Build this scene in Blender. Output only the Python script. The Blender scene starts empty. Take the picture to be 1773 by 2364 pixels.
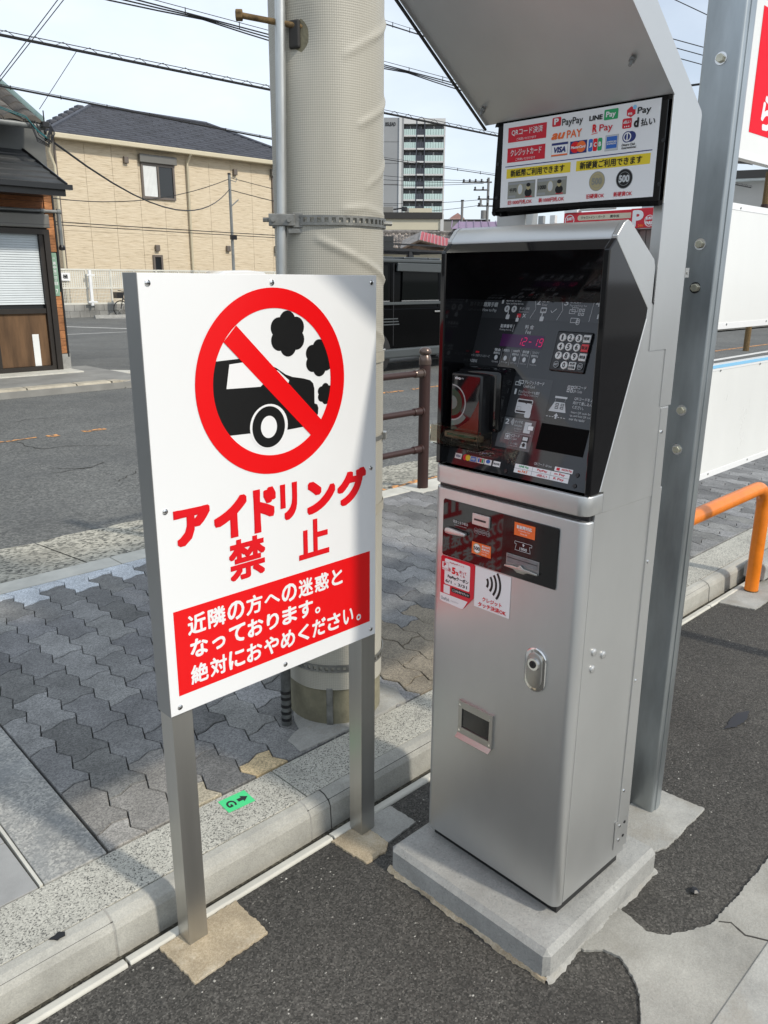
import bpy, bmesh, math, random
from mathutils import Vector, Matrix
random.seed(7)
R = math.radians
SC = bpy.context.scene
COL = SC.collection

# ------------------------------------------------------------------ camera, sky, sun, exposure
cam = bpy.data.cameras.new('camera')
cam.sensor_fit = 'VERTICAL'; cam.sensor_height = 36.0; cam.lens = 27.93
cam.clip_start = 0.05; cam.clip_end = 2000
camo = bpy.data.objects.new('camera', cam); COL.objects.link(camo)
yaw, pitch, roll = R(45.2594), R(-16.3688), R(0.3623)
fw = Vector((math.cos(pitch)*math.cos(yaw), math.cos(pitch)*math.sin(yaw), math.sin(pitch)))
rr = Vector((math.sin(yaw), -math.cos(yaw), 0)); uu = rr.cross(fw)
r2 = rr*math.cos(roll) + uu*math.sin(roll); u2 = -rr*math.sin(roll) + uu*math.cos(roll)
mw = Matrix((r2, u2, -fw)).transposed().to_4x4(); mw.translation = Vector((-0.7302, -1.2717, 1.5170))
camo.matrix_world = mw
SC.camera = camo

SUN = Vector((0.20, -1.15, 1.0)).normalized()          # towards the sun
w = bpy.data.worlds.new('World'); SC.world = w; w.use_nodes = True
nt = w.node_tree; bg = nt.nodes['Background']
sky = nt.nodes.new('ShaderNodeTexSky'); sky.sky_type = 'NISHITA'; sky.sun_disc = False
sky.sun_elevation = math.asin(SUN.z); sky.sun_rotation = math.atan2(SUN.x, SUN.y)
sky.air_density = 1.0; sky.dust_density = 1.2; sky.ozone_density = 1.2
tc = nt.nodes.new('ShaderNodeTexCoord')
mp = nt.nodes.new('ShaderNodeMapping'); mp.inputs['Scale'].default_value = (1.0, 1.0, 2.6)
nz = nt.nodes.new('ShaderNodeTexNoise'); nz.inputs['Scale'].default_value = 1.6; nz.inputs['Detail'].default_value = 6; nz.inputs['Roughness'].default_value = 0.55
cr = nt.nodes.new('ShaderNodeMapRange'); cr.inputs['From Min'].default_value = 0.3; cr.inputs['From Max'].default_value = 0.72
cr.inputs['To Min'].default_value = 0.42; cr.inputs['To Max'].default_value = 0.95
mx = nt.nodes.new('ShaderNodeMix'); mx.data_type = 'RGBA'
mx.inputs['B'].default_value = (8.4, 9.2, 10.2, 1)
L = nt.links.new
L(tc.outputs['Generated'], mp.inputs['Vector']); L(mp.outputs['Vector'], nz.inputs['Vector']); L(nz.outputs['Fac'], cr.inputs['Value'])
L(cr.outputs['Result'], mx.inputs['Factor']); L(sky.outputs['Color'], mx.inputs['A']); L(mx.outputs['Result'], bg.inputs['Color'])
bg.inputs['Strength'].default_value = 0.10

sl = bpy.data.lights.new('sun', 'SUN'); sl.energy = 2.3; sl.angle = R(3.0); sl.color = (1.0, 0.93, 0.82)
slo = bpy.data.objects.new('sun', sl); COL.objects.link(slo); slo.location = (0, 0, 30)
slo.rotation_euler = (-SUN).to_track_quat('-Z', 'Y').to_euler()
vs = SC.view_settings; vs.view_transform = 'Standard'; vs.look = 'None'; vs.exposure = 0.30; vs.gamma = 1.0; vs.use_curve_mapping = False
SC.cycles.max_bounces = 8; SC.cycles.glossy_bounces = 5; SC.cycles.diffuse_bounces = 4; SC.cycles.use_denoising = True

# ------------------------------------------------------------------ materials
def _new(name):
    m = bpy.data.materials.new(name); m.use_nodes = True
    return m, m.node_tree, m.node_tree.nodes['Principled BSDF']
def _ramp(t, stops, interp='LINEAR'):
    n = t.nodes.new('ShaderNodeValToRGB'); e = n.color_ramp.elements; n.color_ramp.interpolation = interp
    while len(e) < len(stops): e.new(0.5)
    for i, (p, c) in enumerate(stops):
        e[i].position = p; e[i].color = (c[0], c[1], c[2], 1)
    return n
def sc3(c, k): return tuple(min(1, x*k) for x in c[:3])
def pmat(name, col, rough=0.5, metal=0.0, var=0.12, scale=6, bump=0.0, bscale=150, coat=0.0, spec=0.5, stretch=None, rvar=0.0, objcol=False, detail=5):
    """painted, plastic or plain surface: two-scale colour variation, fine bump, roughness variation"""
    m, t, b = _new(name)
    tcn = t.nodes.new('ShaderNodeTexCoord'); src = tcn.outputs['Object']
    if stretch:
        mpn = t.nodes.new('ShaderNodeMapping'); mpn.inputs['Scale'].default_value = stretch
        t.links.new(src, mpn.inputs['Vector']); src = mpn.outputs['Vector']
    n = t.nodes.new('ShaderNodeTexNoise'); n.inputs['Scale'].default_value = scale; n.inputs['Detail'].default_value = detail; n.inputs['Roughness'].default_value = 0.6
    t.links.new(src, n.inputs['Vector'])
    rp = _ramp(t, [(0.28, sc3(col, 1-var)), (0.72, sc3(col, 1+var))]); t.links.new(n.outputs['Fac'], rp.inputs['Fac'])
    out = rp.outputs['Color']
    if objcol:
        oi = t.nodes.new('ShaderNodeObjectInfo'); mm = t.nodes.new('ShaderNodeMix'); mm.data_type = 'RGBA'; mm.blend_type = 'MULTIPLY'; mm.inputs['Factor'].default_value = 1
        t.links.new(out, mm.inputs['A']); t.links.new(oi.outputs['Color'], mm.inputs['B']); out = mm.outputs['Result']
    t.links.new(out, b.inputs['Base Color'])
    b.inputs['Roughness'].default_value = rough; b.inputs['Metallic'].default_value = metal
    b.inputs['Specular IOR Level'].default_value = spec
    if coat: b.inputs['Coat Weight'].default_value = coat; b.inputs['Coat Roughness'].default_value = 0.08
    if rvar:
        mr = t.nodes.new('ShaderNodeMapRange'); mr.inputs['To Min'].default_value = rough-rvar; mr.inputs['To Max'].default_value = rough+rvar
        t.links.new(n.outputs['Fac'], mr.inputs['Value']); t.links.new(mr.outputs['Result'], b.inputs['Roughness'])
    if bump:
        n2 = t.nodes.new('ShaderNodeTexNoise'); n2.inputs['Scale'].default_value = bscale; n2.inputs['Detail'].default_value = 3
        t.links.new(src, n2.inputs['Vector'])
        bp = t.nodes.new('ShaderNodeBump'); bp.inputs['Strength'].default_value = bump; bp.inputs['Distance'].default_value = 0.002
        t.links.new(n2.outputs['Fac'], bp.inputs['Height']); t.links.new(bp.outputs['Normal'], b.inputs['Normal'])
    return m
def grain(name, stops, scale, rough=0.85, bump=0.5, big=(0.85, 1.12), bigscale=0.9, dist=0.003, stain=None, stainscale=3.0, objcol=False, island=False, soft=0.35):
    """aggregate surface: every voronoi cell takes a colour from stops; a slow noise changes the level; stain adds patches"""
    m, t, b = _new(name); Lk = t.links.new
    tcn = t.nodes.new('ShaderNodeTexCoord')
    v = t.nodes.new('ShaderNodeTexVoronoi'); v.inputs['Scale'].default_value = scale; Lk(tcn.outputs['Object'], v.inputs['Vector'])
    sp = t.nodes.new('ShaderNodeSeparateColor'); Lk(v.outputs['Color'], sp.inputs['Color'])
    n = t.nodes.new('ShaderNodeTexNoise'); n.inputs['Scale'].default_value = scale*0.37; n.inputs['Detail'].default_value = 4; Lk(tcn.outputs['Object'], n.inputs['Vector'])
    mxv = t.nodes.new('ShaderNodeMix'); mxv.data_type = 'FLOAT'; mxv.inputs[0].default_value = soft
    Lk(sp.outputs['Red'], mxv.inputs['A']); Lk(n.outputs['Fac'], mxv.inputs['B'])
    rp = _ramp(t, stops); Lk(mxv.outputs[0], rp.inputs['Fac'])
    n2 = t.nodes.new('ShaderNodeTexNoise'); n2.inputs['Scale'].default_value = bigscale; n2.inputs['Detail'].default_value = 6; n2.inputs['Roughness'].default_value = 0.65; Lk(tcn.outputs['Object'], n2.inputs['Vector'])
    rp2 = _ramp(t, [(0.3, (big[0],)*3), (0.7, (big[1],)*3)]); Lk(n2.outputs['Fac'], rp2.inputs['Fac'])
    mm = t.nodes.new('ShaderNodeMix'); mm.data_type = 'RGBA'; mm.blend_type = 'MULTIPLY'; mm.inputs['Factor'].default_value = 1
    Lk(rp.outputs['Color'], mm.inputs['A']); Lk(rp2.outputs['Color'], mm.inputs['B']); out = mm.outputs['Result']
    if stain:
        n3 = t.nodes.new('ShaderNodeTexNoise'); n3.inputs['Scale'].default_value = stainscale; n3.inputs['Detail'].default_value = 7; n3.inputs['Roughness'].default_value = 0.7
        ad = t.nodes.new('ShaderNodeVectorMath'); ad.inputs[1].default_value = (3.3, 8.1, 1.7); Lk(tcn.outputs['Object'], ad.inputs[0]); Lk(ad.outputs['Vector'], n3.inputs['Vector'])
        r3 = _ramp(t, [(stain[1], (0, 0, 0)), (stain[2], (1, 1, 1))]); Lk(n3.outputs['Fac'], r3.inputs['Fac'])
        m3 = t.nodes.new('ShaderNodeMix'); m3.data_type = 'RGBA'; m3.inputs['B'].default_value = (*stain[0], 1)
        s3 = t.nodes.new('ShaderNodeMath'); s3.operation = 'MULTIPLY'; s3.inputs[1].default_value = stain[3]; Lk(r3.outputs['Color'], s3.inputs[0])
        Lk(s3.outputs[0], m3.inputs['Factor']); Lk(out, m3.inputs['A']); out = m3.outputs['Result']
    if objcol or island:
        m4 = t.nodes.new('ShaderNodeMix'); m4.data_type = 'RGBA'; m4.blend_type = 'MULTIPLY'; m4.inputs['Factor'].default_value = 1
        if objcol:
            oi = t.nodes.new('ShaderNodeObjectInfo'); Lk(oi.outputs['Color'], m4.inputs['B'])
        else:
            ge = t.nodes.new('ShaderNodeNewGeometry'); r4 = _ramp(t, [(0, (0.7,)*3), (1, (1.25,)*3)]); Lk(ge.outputs['Random Per Island'], r4.inputs['Fac']); Lk(r4.outputs['Color'], m4.inputs['B'])
        Lk(out, m4.inputs['A']); out = m4.outputs['Result']
    Lk(out, b.inputs['Base Color']); b.inputs['Roughness'].default_value = rough; b.inputs['Specular IOR Level'].default_value = 0.3
    if bump:
        bp = t.nodes.new('ShaderNodeBump'); bp.inputs['Strength'].default_value = bump; bp.inputs['Distance'].default_value = dist
        Lk(mxv.outputs[0], bp.inputs['Height']); Lk(bp.outputs['Normal'], b.inputs['Normal'])
    return m
def flat(name, col, rough=0.4, spec=0.4, emit=0):
    m, t, b = _new(name); b.inputs['Base Color'].default_value = (*col, 1); b.inputs['Roughness'].default_value = rough; b.inputs['Specular IOR Level'].default_value = spec
    if emit: b.inputs['Emission Color'].default_value = (*col, 1); b.inputs['Emission Strength'].default_value = emit
    return m
def glass(name, col=(0.02, 0.025, 0.03), rough=0.04, spec=0.6):
    m, t, b = _new(name); b.inputs['Base Color'].default_value = (*col, 1); b.inputs['Roughness'].default_value = rough; b.inputs['Specular IOR Level'].default_value = spec
    return m

M = {}
M['silver'] = pmat('silver_paint', (0.57, 0.575, 0.565), 0.40, 0.82, 0.05, 5, 0.06, 900, rvar=0.07, stretch=(1, 1, 0.45), detail=8)
M['alu'] = pmat('brushed_aluminium', (0.46, 0.455, 0.43), 0.34, 0.9, 0.06, 30, 0.05, 400, stretch=(1, 1, 0.05), rvar=0.05)
M['chrome'] = pmat('chrome', (0.75, 0.75, 0.74), 0.12, 1.0, 0.03, 20)
M['galv'] = pmat('galvanised_steel', (0.375, 0.405, 0.415), 0.36, 0.85, 0.36, 7, 0.1, 60, stretch=(1, 1, 0.25), rvar=0.1)
M['bolt'] = pmat('plated_bolt', (0.62, 0.60, 0.48), 0.3, 0.9, 0.2, 60)
M['white'] = pmat('white_panel', (0.82, 0.83, 0.83), 0.22, 0, 0.015, 2, coat=0.3)
M['dullwhite'] = pmat('dull_white', (0.74, 0.75, 0.73), 0.45, 0, 0.06, 2)
M['black'] = pmat('gloss_black', (0.006, 0.006, 0.007), 0.07, 0, 0.1, 5, spec=0.5)
M['satin'] = pmat('satin_black', (0.012, 0.012, 0.013), 0.3, 0, 0.15, 8)
M['panel'] = pmat('smoked_panel', (0.022, 0.023, 0.025), 0.06, 0, 0.05, 4, spec=0.6)
M['red'] = flat('print_red', (0.78, 0.004, 0.006), 0.3)
M['redtext'] = flat('print_red_deep', (0.72, 0.006, 0.012), 0.3)
M['crimson'] = flat('print_crimson', (0.62, 0.012, 0.03), 0.3)
M['ink'] = flat('print_black', (0.008, 0.008, 0.008), 0.35)
M['paper'] = flat('print_white', (0.82, 0.82, 0.82), 0.35)
M['redfield'] = flat('red_field', (0.80, 0.008, 0.025), 0.55, 0.12)
M['yellow'] = flat('print_yellow', (0.78, 0.60, 0.03), 0.35)
M['green'] = flat('print_green', (0.02, 0.36, 0.12), 0.35)
M['navy'] = flat('print_navy', (0.02, 0.03, 0.16), 0.35)
M['blue'] = flat('print_blue', (0.03, 0.14, 0.50), 0.35)
M['orange'] = flat('print_orange', (0.85, 0.16, 0.03), 0.35)
M['gold'] = flat('print_gold', (0.42, 0.36, 0.20), 0.35)
M['grey'] = flat('print_grey', (0.30, 0.31, 0.31), 0.35)
M['note'] = flat('print_note', (0.26, 0.26, 0.22), 0.4)
M['pale'] = flat('print_pale', (0.55, 0.57, 0.58), 0.35)
M['dim'] = flat('print_dim', (0.42, 0.43, 0.44), 0.35)
M['led'] = flat('led_red', (0.9, 0.02, 0.16), 0.4, 0.3, 0.18)
M['ledback'] = flat('led_window', (0.06, 0.012, 0.07), 0.15)
M['skyblue'] = flat('print_sky', (0.25, 0.55, 0.80), 0.35)
M['mint'] = flat('sticker_green', (0.06, 0.62, 0.22), 0.4)

# ------------------------------------------------------------------ mesh helpers
class MB:
    def __init__(s): s.v = []; s.f = []
    def add(s, vs_, fs_):
        n = len(s.v); s.v += [tuple(p) for p in vs_]; s.f += [tuple(i+n for i in f) for f in fs_]; return s
    def box(s, a, b):
        x0, y0, z0 = a; x1, y1, z1 = b
        return s.add([(x0,y0,z0),(x1,y0,z0),(x1,y1,z0),(x0,y1,z0),(x0,y0,z1),(x1,y0,z1),(x1,y1,z1),(x0,y1,z1)],
                     [(0,3,2,1),(4,5,6,7),(0,1,5,4),(1,2,6,5),(2,3,7,6),(3,0,4,7)])
    def prism(s, pts, axis, a, b):
        f = {'x': lambda p, h: (h, p[0], p[1]), 'y': lambda p, h: (p[0], h, p[1]), 'z': lambda p, h: (p[0], p[1], h)}[axis]
        n = len(pts)
        return s.add([f(p, a) for p in pts]+[f(p, b) for p in pts], [tuple(range(n-1, -1, -1)), tuple(range(n, 2*n))]+[(i, (i+1) % n, n+(i+1) % n, n+i) for i in range(n)])
    def cyl(s, p0, p1, r0, r1=None, n=16, caps=True):
        r1 = r0 if r1 is None else r1
        p0 = Vector(p0); p1 = Vector(p1); d = (p1-p0).normalized()
        u = d.orthogonal().normalized(); w_ = d.cross(u)
        ring = [u*math.cos(2*math.pi*i/n)+w_*math.sin(2*math.pi*i/n) for i in range(n)]
        fs_ = [(i, (i+1) % n, n+(i+1) % n, n+i) for i in range(n)]
        if caps: fs_ += [tuple(range(n-1, -1, -1)), tuple(range(n, 2*n))]
        return s.add([p0+q*r0 for q in ring]+[p1+q*r1 for q in ring], fs_)
    def tube(s, pts, r, n=8):
        pts = [Vector(p) for p in pts]; m = len(pts); u = None; vs_ = []
        for i in range(m):
            d = (pts[min(i+1, m-1)]-pts[max(i-1, 0)]).normalized()
            u = d.orthogonal().normalized() if u is None else (u-d*u.dot(d)).normalized()
            w_ = d.cross(u); ri = r[i] if isinstance(r, (list, tuple)) else r
            vs_ += [pts[i]+(u*math.cos(2*math.pi*k/n)+w_*math.sin(2*math.pi*k/n))*ri for k in range(n)]
        fs_ = [(i*n+k, i*n+(k+1) % n, (i+1)*n+(k+1) % n, (i+1)*n+k) for i in range(m-1) for k in range(n)]
        fs_ += [tuple(range(n-1, -1, -1)), tuple(range((m-1)*n, m*n))]
        return s.add(vs_, fs_)
    def lathe(s, prof, c=(0, 0, 0), n=24):
        vs_ = [(c[0]+r*math.cos(2*math.pi*k/n), c[1]+r*math.sin(2*math.pi*k/n), c[2]+z) for r, z in prof for k in range(n)]
        m = len(prof)
        fs_ = [(i*n+k, i*n+(k+1) % n, (i+1)*n+(k+1) % n, (i+1)*n+k) for i in range(m-1) for k in range(n)]
        fs_ += [tuple(range(n-1, -1, -1)), tuple(range((m-1)*n, m*n))]
        return s.add(vs_, fs_)
    def poly(s, pts): return s.add(pts, [tuple(range(len(pts)))])
    def slab(s, pts, th):
        """a plane polygon in space given thickness th along its normal (the first point's side stays)"""
        p = [Vector(q) for q in pts]; nrm = (p[1]-p[0]).cross(p[-1]-p[0]).normalized()*(-th); n = len(p)
        return s.add(p+[q+nrm for q in p], [tuple(range(n)), tuple(range(2*n-1, n-1, -1))]+[(i, n+i, n+(i+1) % n, (i+1) % n) for i in range(n)])
OFF = {}
def obj(name, mb, mat, parent=None, bevel=0, seg=2, smooth=False, loc=None, color=None, fix=True):
    o_ = Vector(loc) if loc is not None else (OFF.get(parent.name, Vector()) if parent is not None else Vector())
    me = bpy.data.meshes.new(name); me.from_pydata([tuple(Vector(p)-o_) for p in mb.v], [], mb.f); me.update()
    if bevel or fix:
        bm = bmesh.new(); bm.from_mesh(me)
        if fix: bmesh.ops.recalc_face_normals(bm, faces=bm.faces)
        if bevel:
            es = [e for e in bm.edges if len(e.link_faces) == 2 and e.calc_face_angle(0) > 0.45]
            bmesh.ops.bevel(bm, geom=es, offset=bevel, segments=seg, affect='EDGES', profile=0.5, clamp_overlap=True)
        bm.to_mesh(me); bm.free()
    if smooth:
        me.polygons.foreach_set('use_smooth', [True]*len(me.polygons))
        try: me.set_sharp_from_angle(angle=R(smooth if smooth is not True else 40))
        except Exception: pass
    if mat is not None: me.materials.append(mat)
    o = bpy.data.objects.new(name, me); COL.objects.link(o)
    if parent is not None: o.parent = parent
    if loc is not None: o.location = loc
    OFF[o.name] = o_
    if color: o.color = color
    return o
def thing(name, label, cat, loc=(0, 0, 0), group=None, rz=0, world=True):
    o = bpy.data.objects.new(name, None); COL.objects.link(o); o.location = loc; o.rotation_euler = (0, 0, rz)
    o.empty_display_size = 0.1
    OFF[o.name] = Vector(loc) if world else Vector()
    return tag(o, label, cat, group)
def tag(o, label, cat, group=None):
    o['label'] = label; o['category'] = cat
    if group: o['group'] = group
    return o
def struct(o): o['kind'] = 'structure'; return o
def stuff(o): o['kind'] = 'stuff'; return o
def copy_tree(o, parent=None):
    c = o.copy(); COL.objects.link(c)
    if parent is not None: c.parent = parent
    for ch in list(o.children): copy_tree(ch, c)
    return c

# flat print laid on a face: frame with origin, right, up, outward
class PF:
    def __init__(s, o, u, v, n): s.o, s.u, s.v, s.n = Vector(o), Vector(u), Vector(v), Vector(n).normalized(); s.k = 1
    def P(s, a, b, h): return s.o+s.u*a+s.v*b+s.n*h
    def rect(s, mb, a0, b0, a1, b1, h=0.0006, r=0):
        if r <= 0: return mb.poly([s.P(a0, b0, h), s.P(a1, b0, h), s.P(a1, b1, h), s.P(a0, b1, h)])
        pts = []
        for cx, cy, t0 in ((a1-r, b0+r, -90), (a1-r, b1-r, 0), (a0+r, b1-r, 90), (a0+r, b0+r, 180)):
            pts += [(cx+r*math.cos(R(t0+k*22.5)), cy+r*math.sin(R(t0+k*22.5))) for k in range(5)]
        return s.poly(mb, pts, h)
    def poly(s, mb, pts, h=0.0006): return mb.poly([s.P(a, b, h) for a, b in pts])
    def disc(s, mb, a, b, ra, rb=None, h=0.0006, n=28):
        rb = ra if rb is None else rb
        return s.poly(mb, [(a+ra*math.cos(2*math.pi*i/n), b+rb*math.sin(2*math.pi*i/n)) for i in range(n)], h)
    def ring(s, mb, a, b, r0, r1, h=0.0006, n=64, t0=0, t1=360, asp=1.0):
        full = abs(t1-t0) >= 360; m = n if full else n+1
        an = [R(t0+(t1-t0)*i/n) for i in range(m)]
        vs_ = [s.P(a+r0*math.cos(t), b+r0*asp*math.sin(t), h) for t in an]+[s.P(a+r1*math.cos(t), b+r1*asp*math.sin(t), h) for t in an]
        return mb.add(vs_, [(i, (i+1) % m, m+(i+1) % m, m+i) for i in range(n)])
    def line(s, mb, pts, wd, h=0.0006):
        for (a0, b0), (a1, b1) in zip(pts, pts[1:]):
            l = math.hypot(a1-a0, b1-b0) or 1; x, y = -(b1-b0)/l*wd/2, (a1-a0)/l*wd/2
            s.poly(mb, [(a0-x, b0-y), (a1-x, b1-y), (a1+x, b1+y), (a0+x, b0+y)], h)
    def frame(s, mb, a0, b0, a1, b1, wd, h=0.0006):
        s.rect(mb, a0, b0, a1, b0+wd, h); s.rect(mb, a0, b1-wd, a1, b1, h); s.rect(mb, a0, b0+wd, a0+wd, b1-wd, h); s.rect(mb, a1-wd, b0+wd, a1, b1-wd, h)
    def text(s, mb, body, a0, b0, a1, b1, h=0.0008, bold=0.0, shear=0.0, keep=False, res=3, square=False):
        vs_, fs_, (x0, y0, x1, y1) = glyphs(body, res, shear)
        x0 -= bold; y0 -= bold; x1 += bold; y1 += bold
        sx = (a1-a0)/max(x1-x0, 1e-6); sy = (b1-b0)/max(y1-y0, 1e-6)
        if keep: sx = sy = min(abs(sx), abs(sy)); 
        offs = [(0, 0)] if not bold else [(bold*math.cos(k*math.pi/4), bold*math.sin(k*math.pi/4)) for k in range(8)]+[(0, 0)]
        if square and bold:
            q = [-1+k/4 for k in range(8)]; offs = [(bold*a*k_, bold*c*k_) for k_ in (1, 0.5) for a, c in [(t_, -1) for t_ in q]+[(1, t_) for t_ in q]+[(-t_, 1) for t_ in q]+[(-1, -t_) for t_ in q]]
        for i, (ox, oy) in enumerate(offs):
            mb.add([s.P(a0+(x-x0+ox)*sx, b0+(y-y0+oy)*sy, h+i*(3e-5 if len(offs) < 20 else 1.2e-5)) for x, y in vs_], fs_)
_GL = {}
def glyphs(body, res, shear):
    key = (body, res, shear)
    if key not in _GL:
        c = bpy.data.curves.new('lettering', 'FONT'); c.body = body; c.size = 1; c.resolution_u = res; c.shear = shear
        o = bpy.data.objects.new('lettering', c); COL.objects.link(o)
        bpy.context.view_layer.update()
        me = bpy.data.meshes.new_from_object(o.evaluated_get(bpy.context.evaluated_depsgraph_get()))
        vs_ = [(v.co.x, v.co.y) for v in me.vertices]; fs_ = [tuple(p.vertices) for p in me.polygons]
        bpy.data.objects.remove(o); bpy.data.meshes.remove(me); bpy.data.curves.remove(c)
        xs = [p[0] for p in vs_]; ys = [p[1] for p in vs_]
        _GL[key] = (vs_, fs_, (min(xs), min(ys), max(xs), max(ys)))
    return _GL[key]
class Prints:
    """collects flat print by colour, one mesh per colour, all on one parent"""
    def __init__(s, pf, parent, name='lettering'): s.pf, s.parent, s.name, s.d = pf, parent, name, {}
    def __getitem__(s, k): return s.d.setdefault(k, MB())
    def done(s):
        for k, mb in s.d.items():
            nm, mk = k if isinstance(k, tuple) else (s.name, k)
            o = obj(nm, mb, M[mk], s.parent, fix=False)
            if not isinstance(k, tuple): o['kind'] = 'stuff'
# ------------------------------------------------------------------ ground, road, pavement
TILT = -0.0084                                                       # the street runs half a degree off the sign
M['lot'] = grain('lot_asphalt', [(0.0, (0.026, 0.025, 0.022)), (0.35, (0.054, 0.051, 0.045)), (0.72, (0.088, 0.083, 0.073)), (0.88, (0.125, 0.117, 0.104)), (0.965, (0.20, 0.19, 0.17)), (1.0, (0.50, 0.48, 0.44))], 255, 0.8, 1.0, (0.74, 1.25), 1.3, 0.005, stain=((0.034, 0.032, 0.029), 0.58, 0.74, 0.6), stainscale=2.2, soft=0.22)
M['road'] = grain('road_asphalt', [(0.0, (0.065, 0.067, 0.065)), (0.45, (0.125, 0.127, 0.120)), (0.80, (0.180, 0.181, 0.170)), (0.94, (0.25, 0.25, 0.23)), (1.0, (0.42, 0.41, 0.38))], 72, 0.85, 0.6, (0.82, 1.16), 0.8, 0.005, stain=((0.085, 0.088, 0.088), 0.50, 0.68, 0.6), stainscale=0.7, soft=0.32)
M['earth'] = pmat('ground_earth', (0.16, 0.155, 0.145), 0.95, 0, 0.2, 0.5)
M['sand'] = pmat('joint_sand', (0.045, 0.042, 0.036), 0.95, 0, 0.4, 60)
M['dirt'] = grain('gutter_dirt', [(0, (0.03, 0.028, 0.024)), (0.6, (0.07, 0.065, 0.05)), (0.9, (0.15, 0.14, 0.11)), (1, (0.4, 0.39, 0.34))], 160, 0.95, 1.0, (0.7, 1.3), 6, 0.006)
M['kerb'] = grain('kerb_concrete', [(0, (0.20, 0.197, 0.18)), (0.10, (0.36, 0.355, 0.32)), (0.5, (0.42, 0.41, 0.365)), (0.9, (0.47, 0.46, 0.41)), (1, (0.52, 0.51, 0.46))], 380, 0.88, 0.55, (0.78, 1.12), 5, 0.002, soft=0.4, stain=((0.25, 0.245, 0.22), 0.50, 0.74, 0.65), stainscale=6)
M['strip'] = pmat('edging_concrete', (0.56, 0.545, 0.48), 0.85, 0, 0.16, 7, 0.4, 200, spec=0.3, detail=8)
M['washed'] = grain('washed_aggregate', [(0, (0.04, 0.04, 0.037)), (0.16, (0.13, 0.128, 0.115)), (0.33, (0.40, 0.39, 0.34)), (0.8, (0.54, 0.525, 0.455)), (1, (0.66, 0.645, 0.565))], 330, 0.85, 0.7, (0.80, 1.1), 3.0, 0.0025, soft=0.25, stain=((0.13, 0.13, 0.12), 0.55, 0.78, 0.6), stainscale=5)
M['gutter'] = grain('gutter_aggregate', [(0, (0.05, 0.05, 0.045)), (0.3, (0.16, 0.155, 0.13)), (0.48, (0.42, 0.40, 0.33)), (0.8, (0.55, 0.52, 0.43)), (1, (0.64, 0.61, 0.52))], 62, 0.85, 0.9, (0.75, 1.12), 1.3, 0.004, soft=0.4, stain=((0.16, 0.155, 0.13), 0.5, 0.7, 0.55), stainscale=2.4)
M['paver'] = grain('paver_concrete', [(0, (0.10, 0.10, 0.10)), (0.4, (0.185, 0.185, 0.182)), (0.85, (0.275, 0.273, 0.265)), (1, (0.47, 0.46, 0.44))], 260, 0.85, 0.45, (0.74, 1.22), 8, 0.0015, objcol=True)
M['pavermass'] = grain('paver_concrete_mass', [(0, (0.10, 0.10, 0.10)), (0.4, (0.185, 0.185, 0.182)), (0.85, (0.275, 0.273, 0.265)), (1, (0.47, 0.46, 0.44))], 260, 0.85, 0.45, (0.74, 1.22), 8, 0.0015, island=True)
M['granite'] = grain('kerb_granite', [(0, (0.17, 0.17, 0.165)), (0.5, (0.31, 0.31, 0.29)), (0.85, (0.45, 0.44, 0.40)), (1, (0.56, 0.55, 0.49))], 170, 0.8, 0.4, (0.75, 1.15), 5, 0.002, stain=((0.20, 0.21, 0.21), 0.48, 0.66, 0.7), stainscale=5)
M['slabgrey'] = pmat('grey_slab', (0.31, 0.31, 0.30), 0.85, 0, 0.12, 9, 0.3, 260, spec=0.3)
M['mortar'] = grain('sand_mortar', [(0, (0.18, 0.14, 0.09)), (0.10, (0.36, 0.29, 0.19)), (0.5, (0.44, 0.36, 0.245)), (1, (0.56, 0.47, 0.34))], 340, 0.92, 0.8, (0.70, 1.2), 9, 0.003, soft=0.4, stain=((0.66, 0.60, 0.48), 0.50, 0.70, 0.6), stainscale=9)
M['patch'] = grain('cement_patch', [(0, (0.17, 0.168, 0.155)), (0.07, (0.33, 0.325, 0.30)), (0.5, (0.375, 0.37, 0.34)), (1, (0.43, 0.42, 0.385))], 300, 0.9, 0.6, (0.74, 1.14), 6, 0.003, soft=0.45, stain=((0.27, 0.24, 0.19), 0.48, 0.72, 0.6), stainscale=7)
M['apron'] = grain('concrete_apron', [(0, (0.16, 0.157, 0.14)), (0.08, (0.30, 0.293, 0.262)), (0.5, (0.345, 0.335, 0.30)), (1, (0.40, 0.39, 0.35))], 320, 0.9, 0.5, (0.74, 1.14), 5, 0.003, soft=0.45, stain=((0.23, 0.215, 0.18), 0.50, 0.72, 0.6), stainscale=5)
M['farpave'] = pmat('far_paving', (0.24, 0.235, 0.215), 0.85, 0, 0.22, 2.5, 0.3, 60, detail=7)
M['farkerb'] = pmat('old_kerb', (0.40, 0.36, 0.28), 0.88, 0, 0.3, 5, 0.4, 80, detail=8)
M['linepaint'] = pmat('line_paint', (0.62, 0.61, 0.58), 0.7, 0, 0.25, 9, detail=8)

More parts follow.
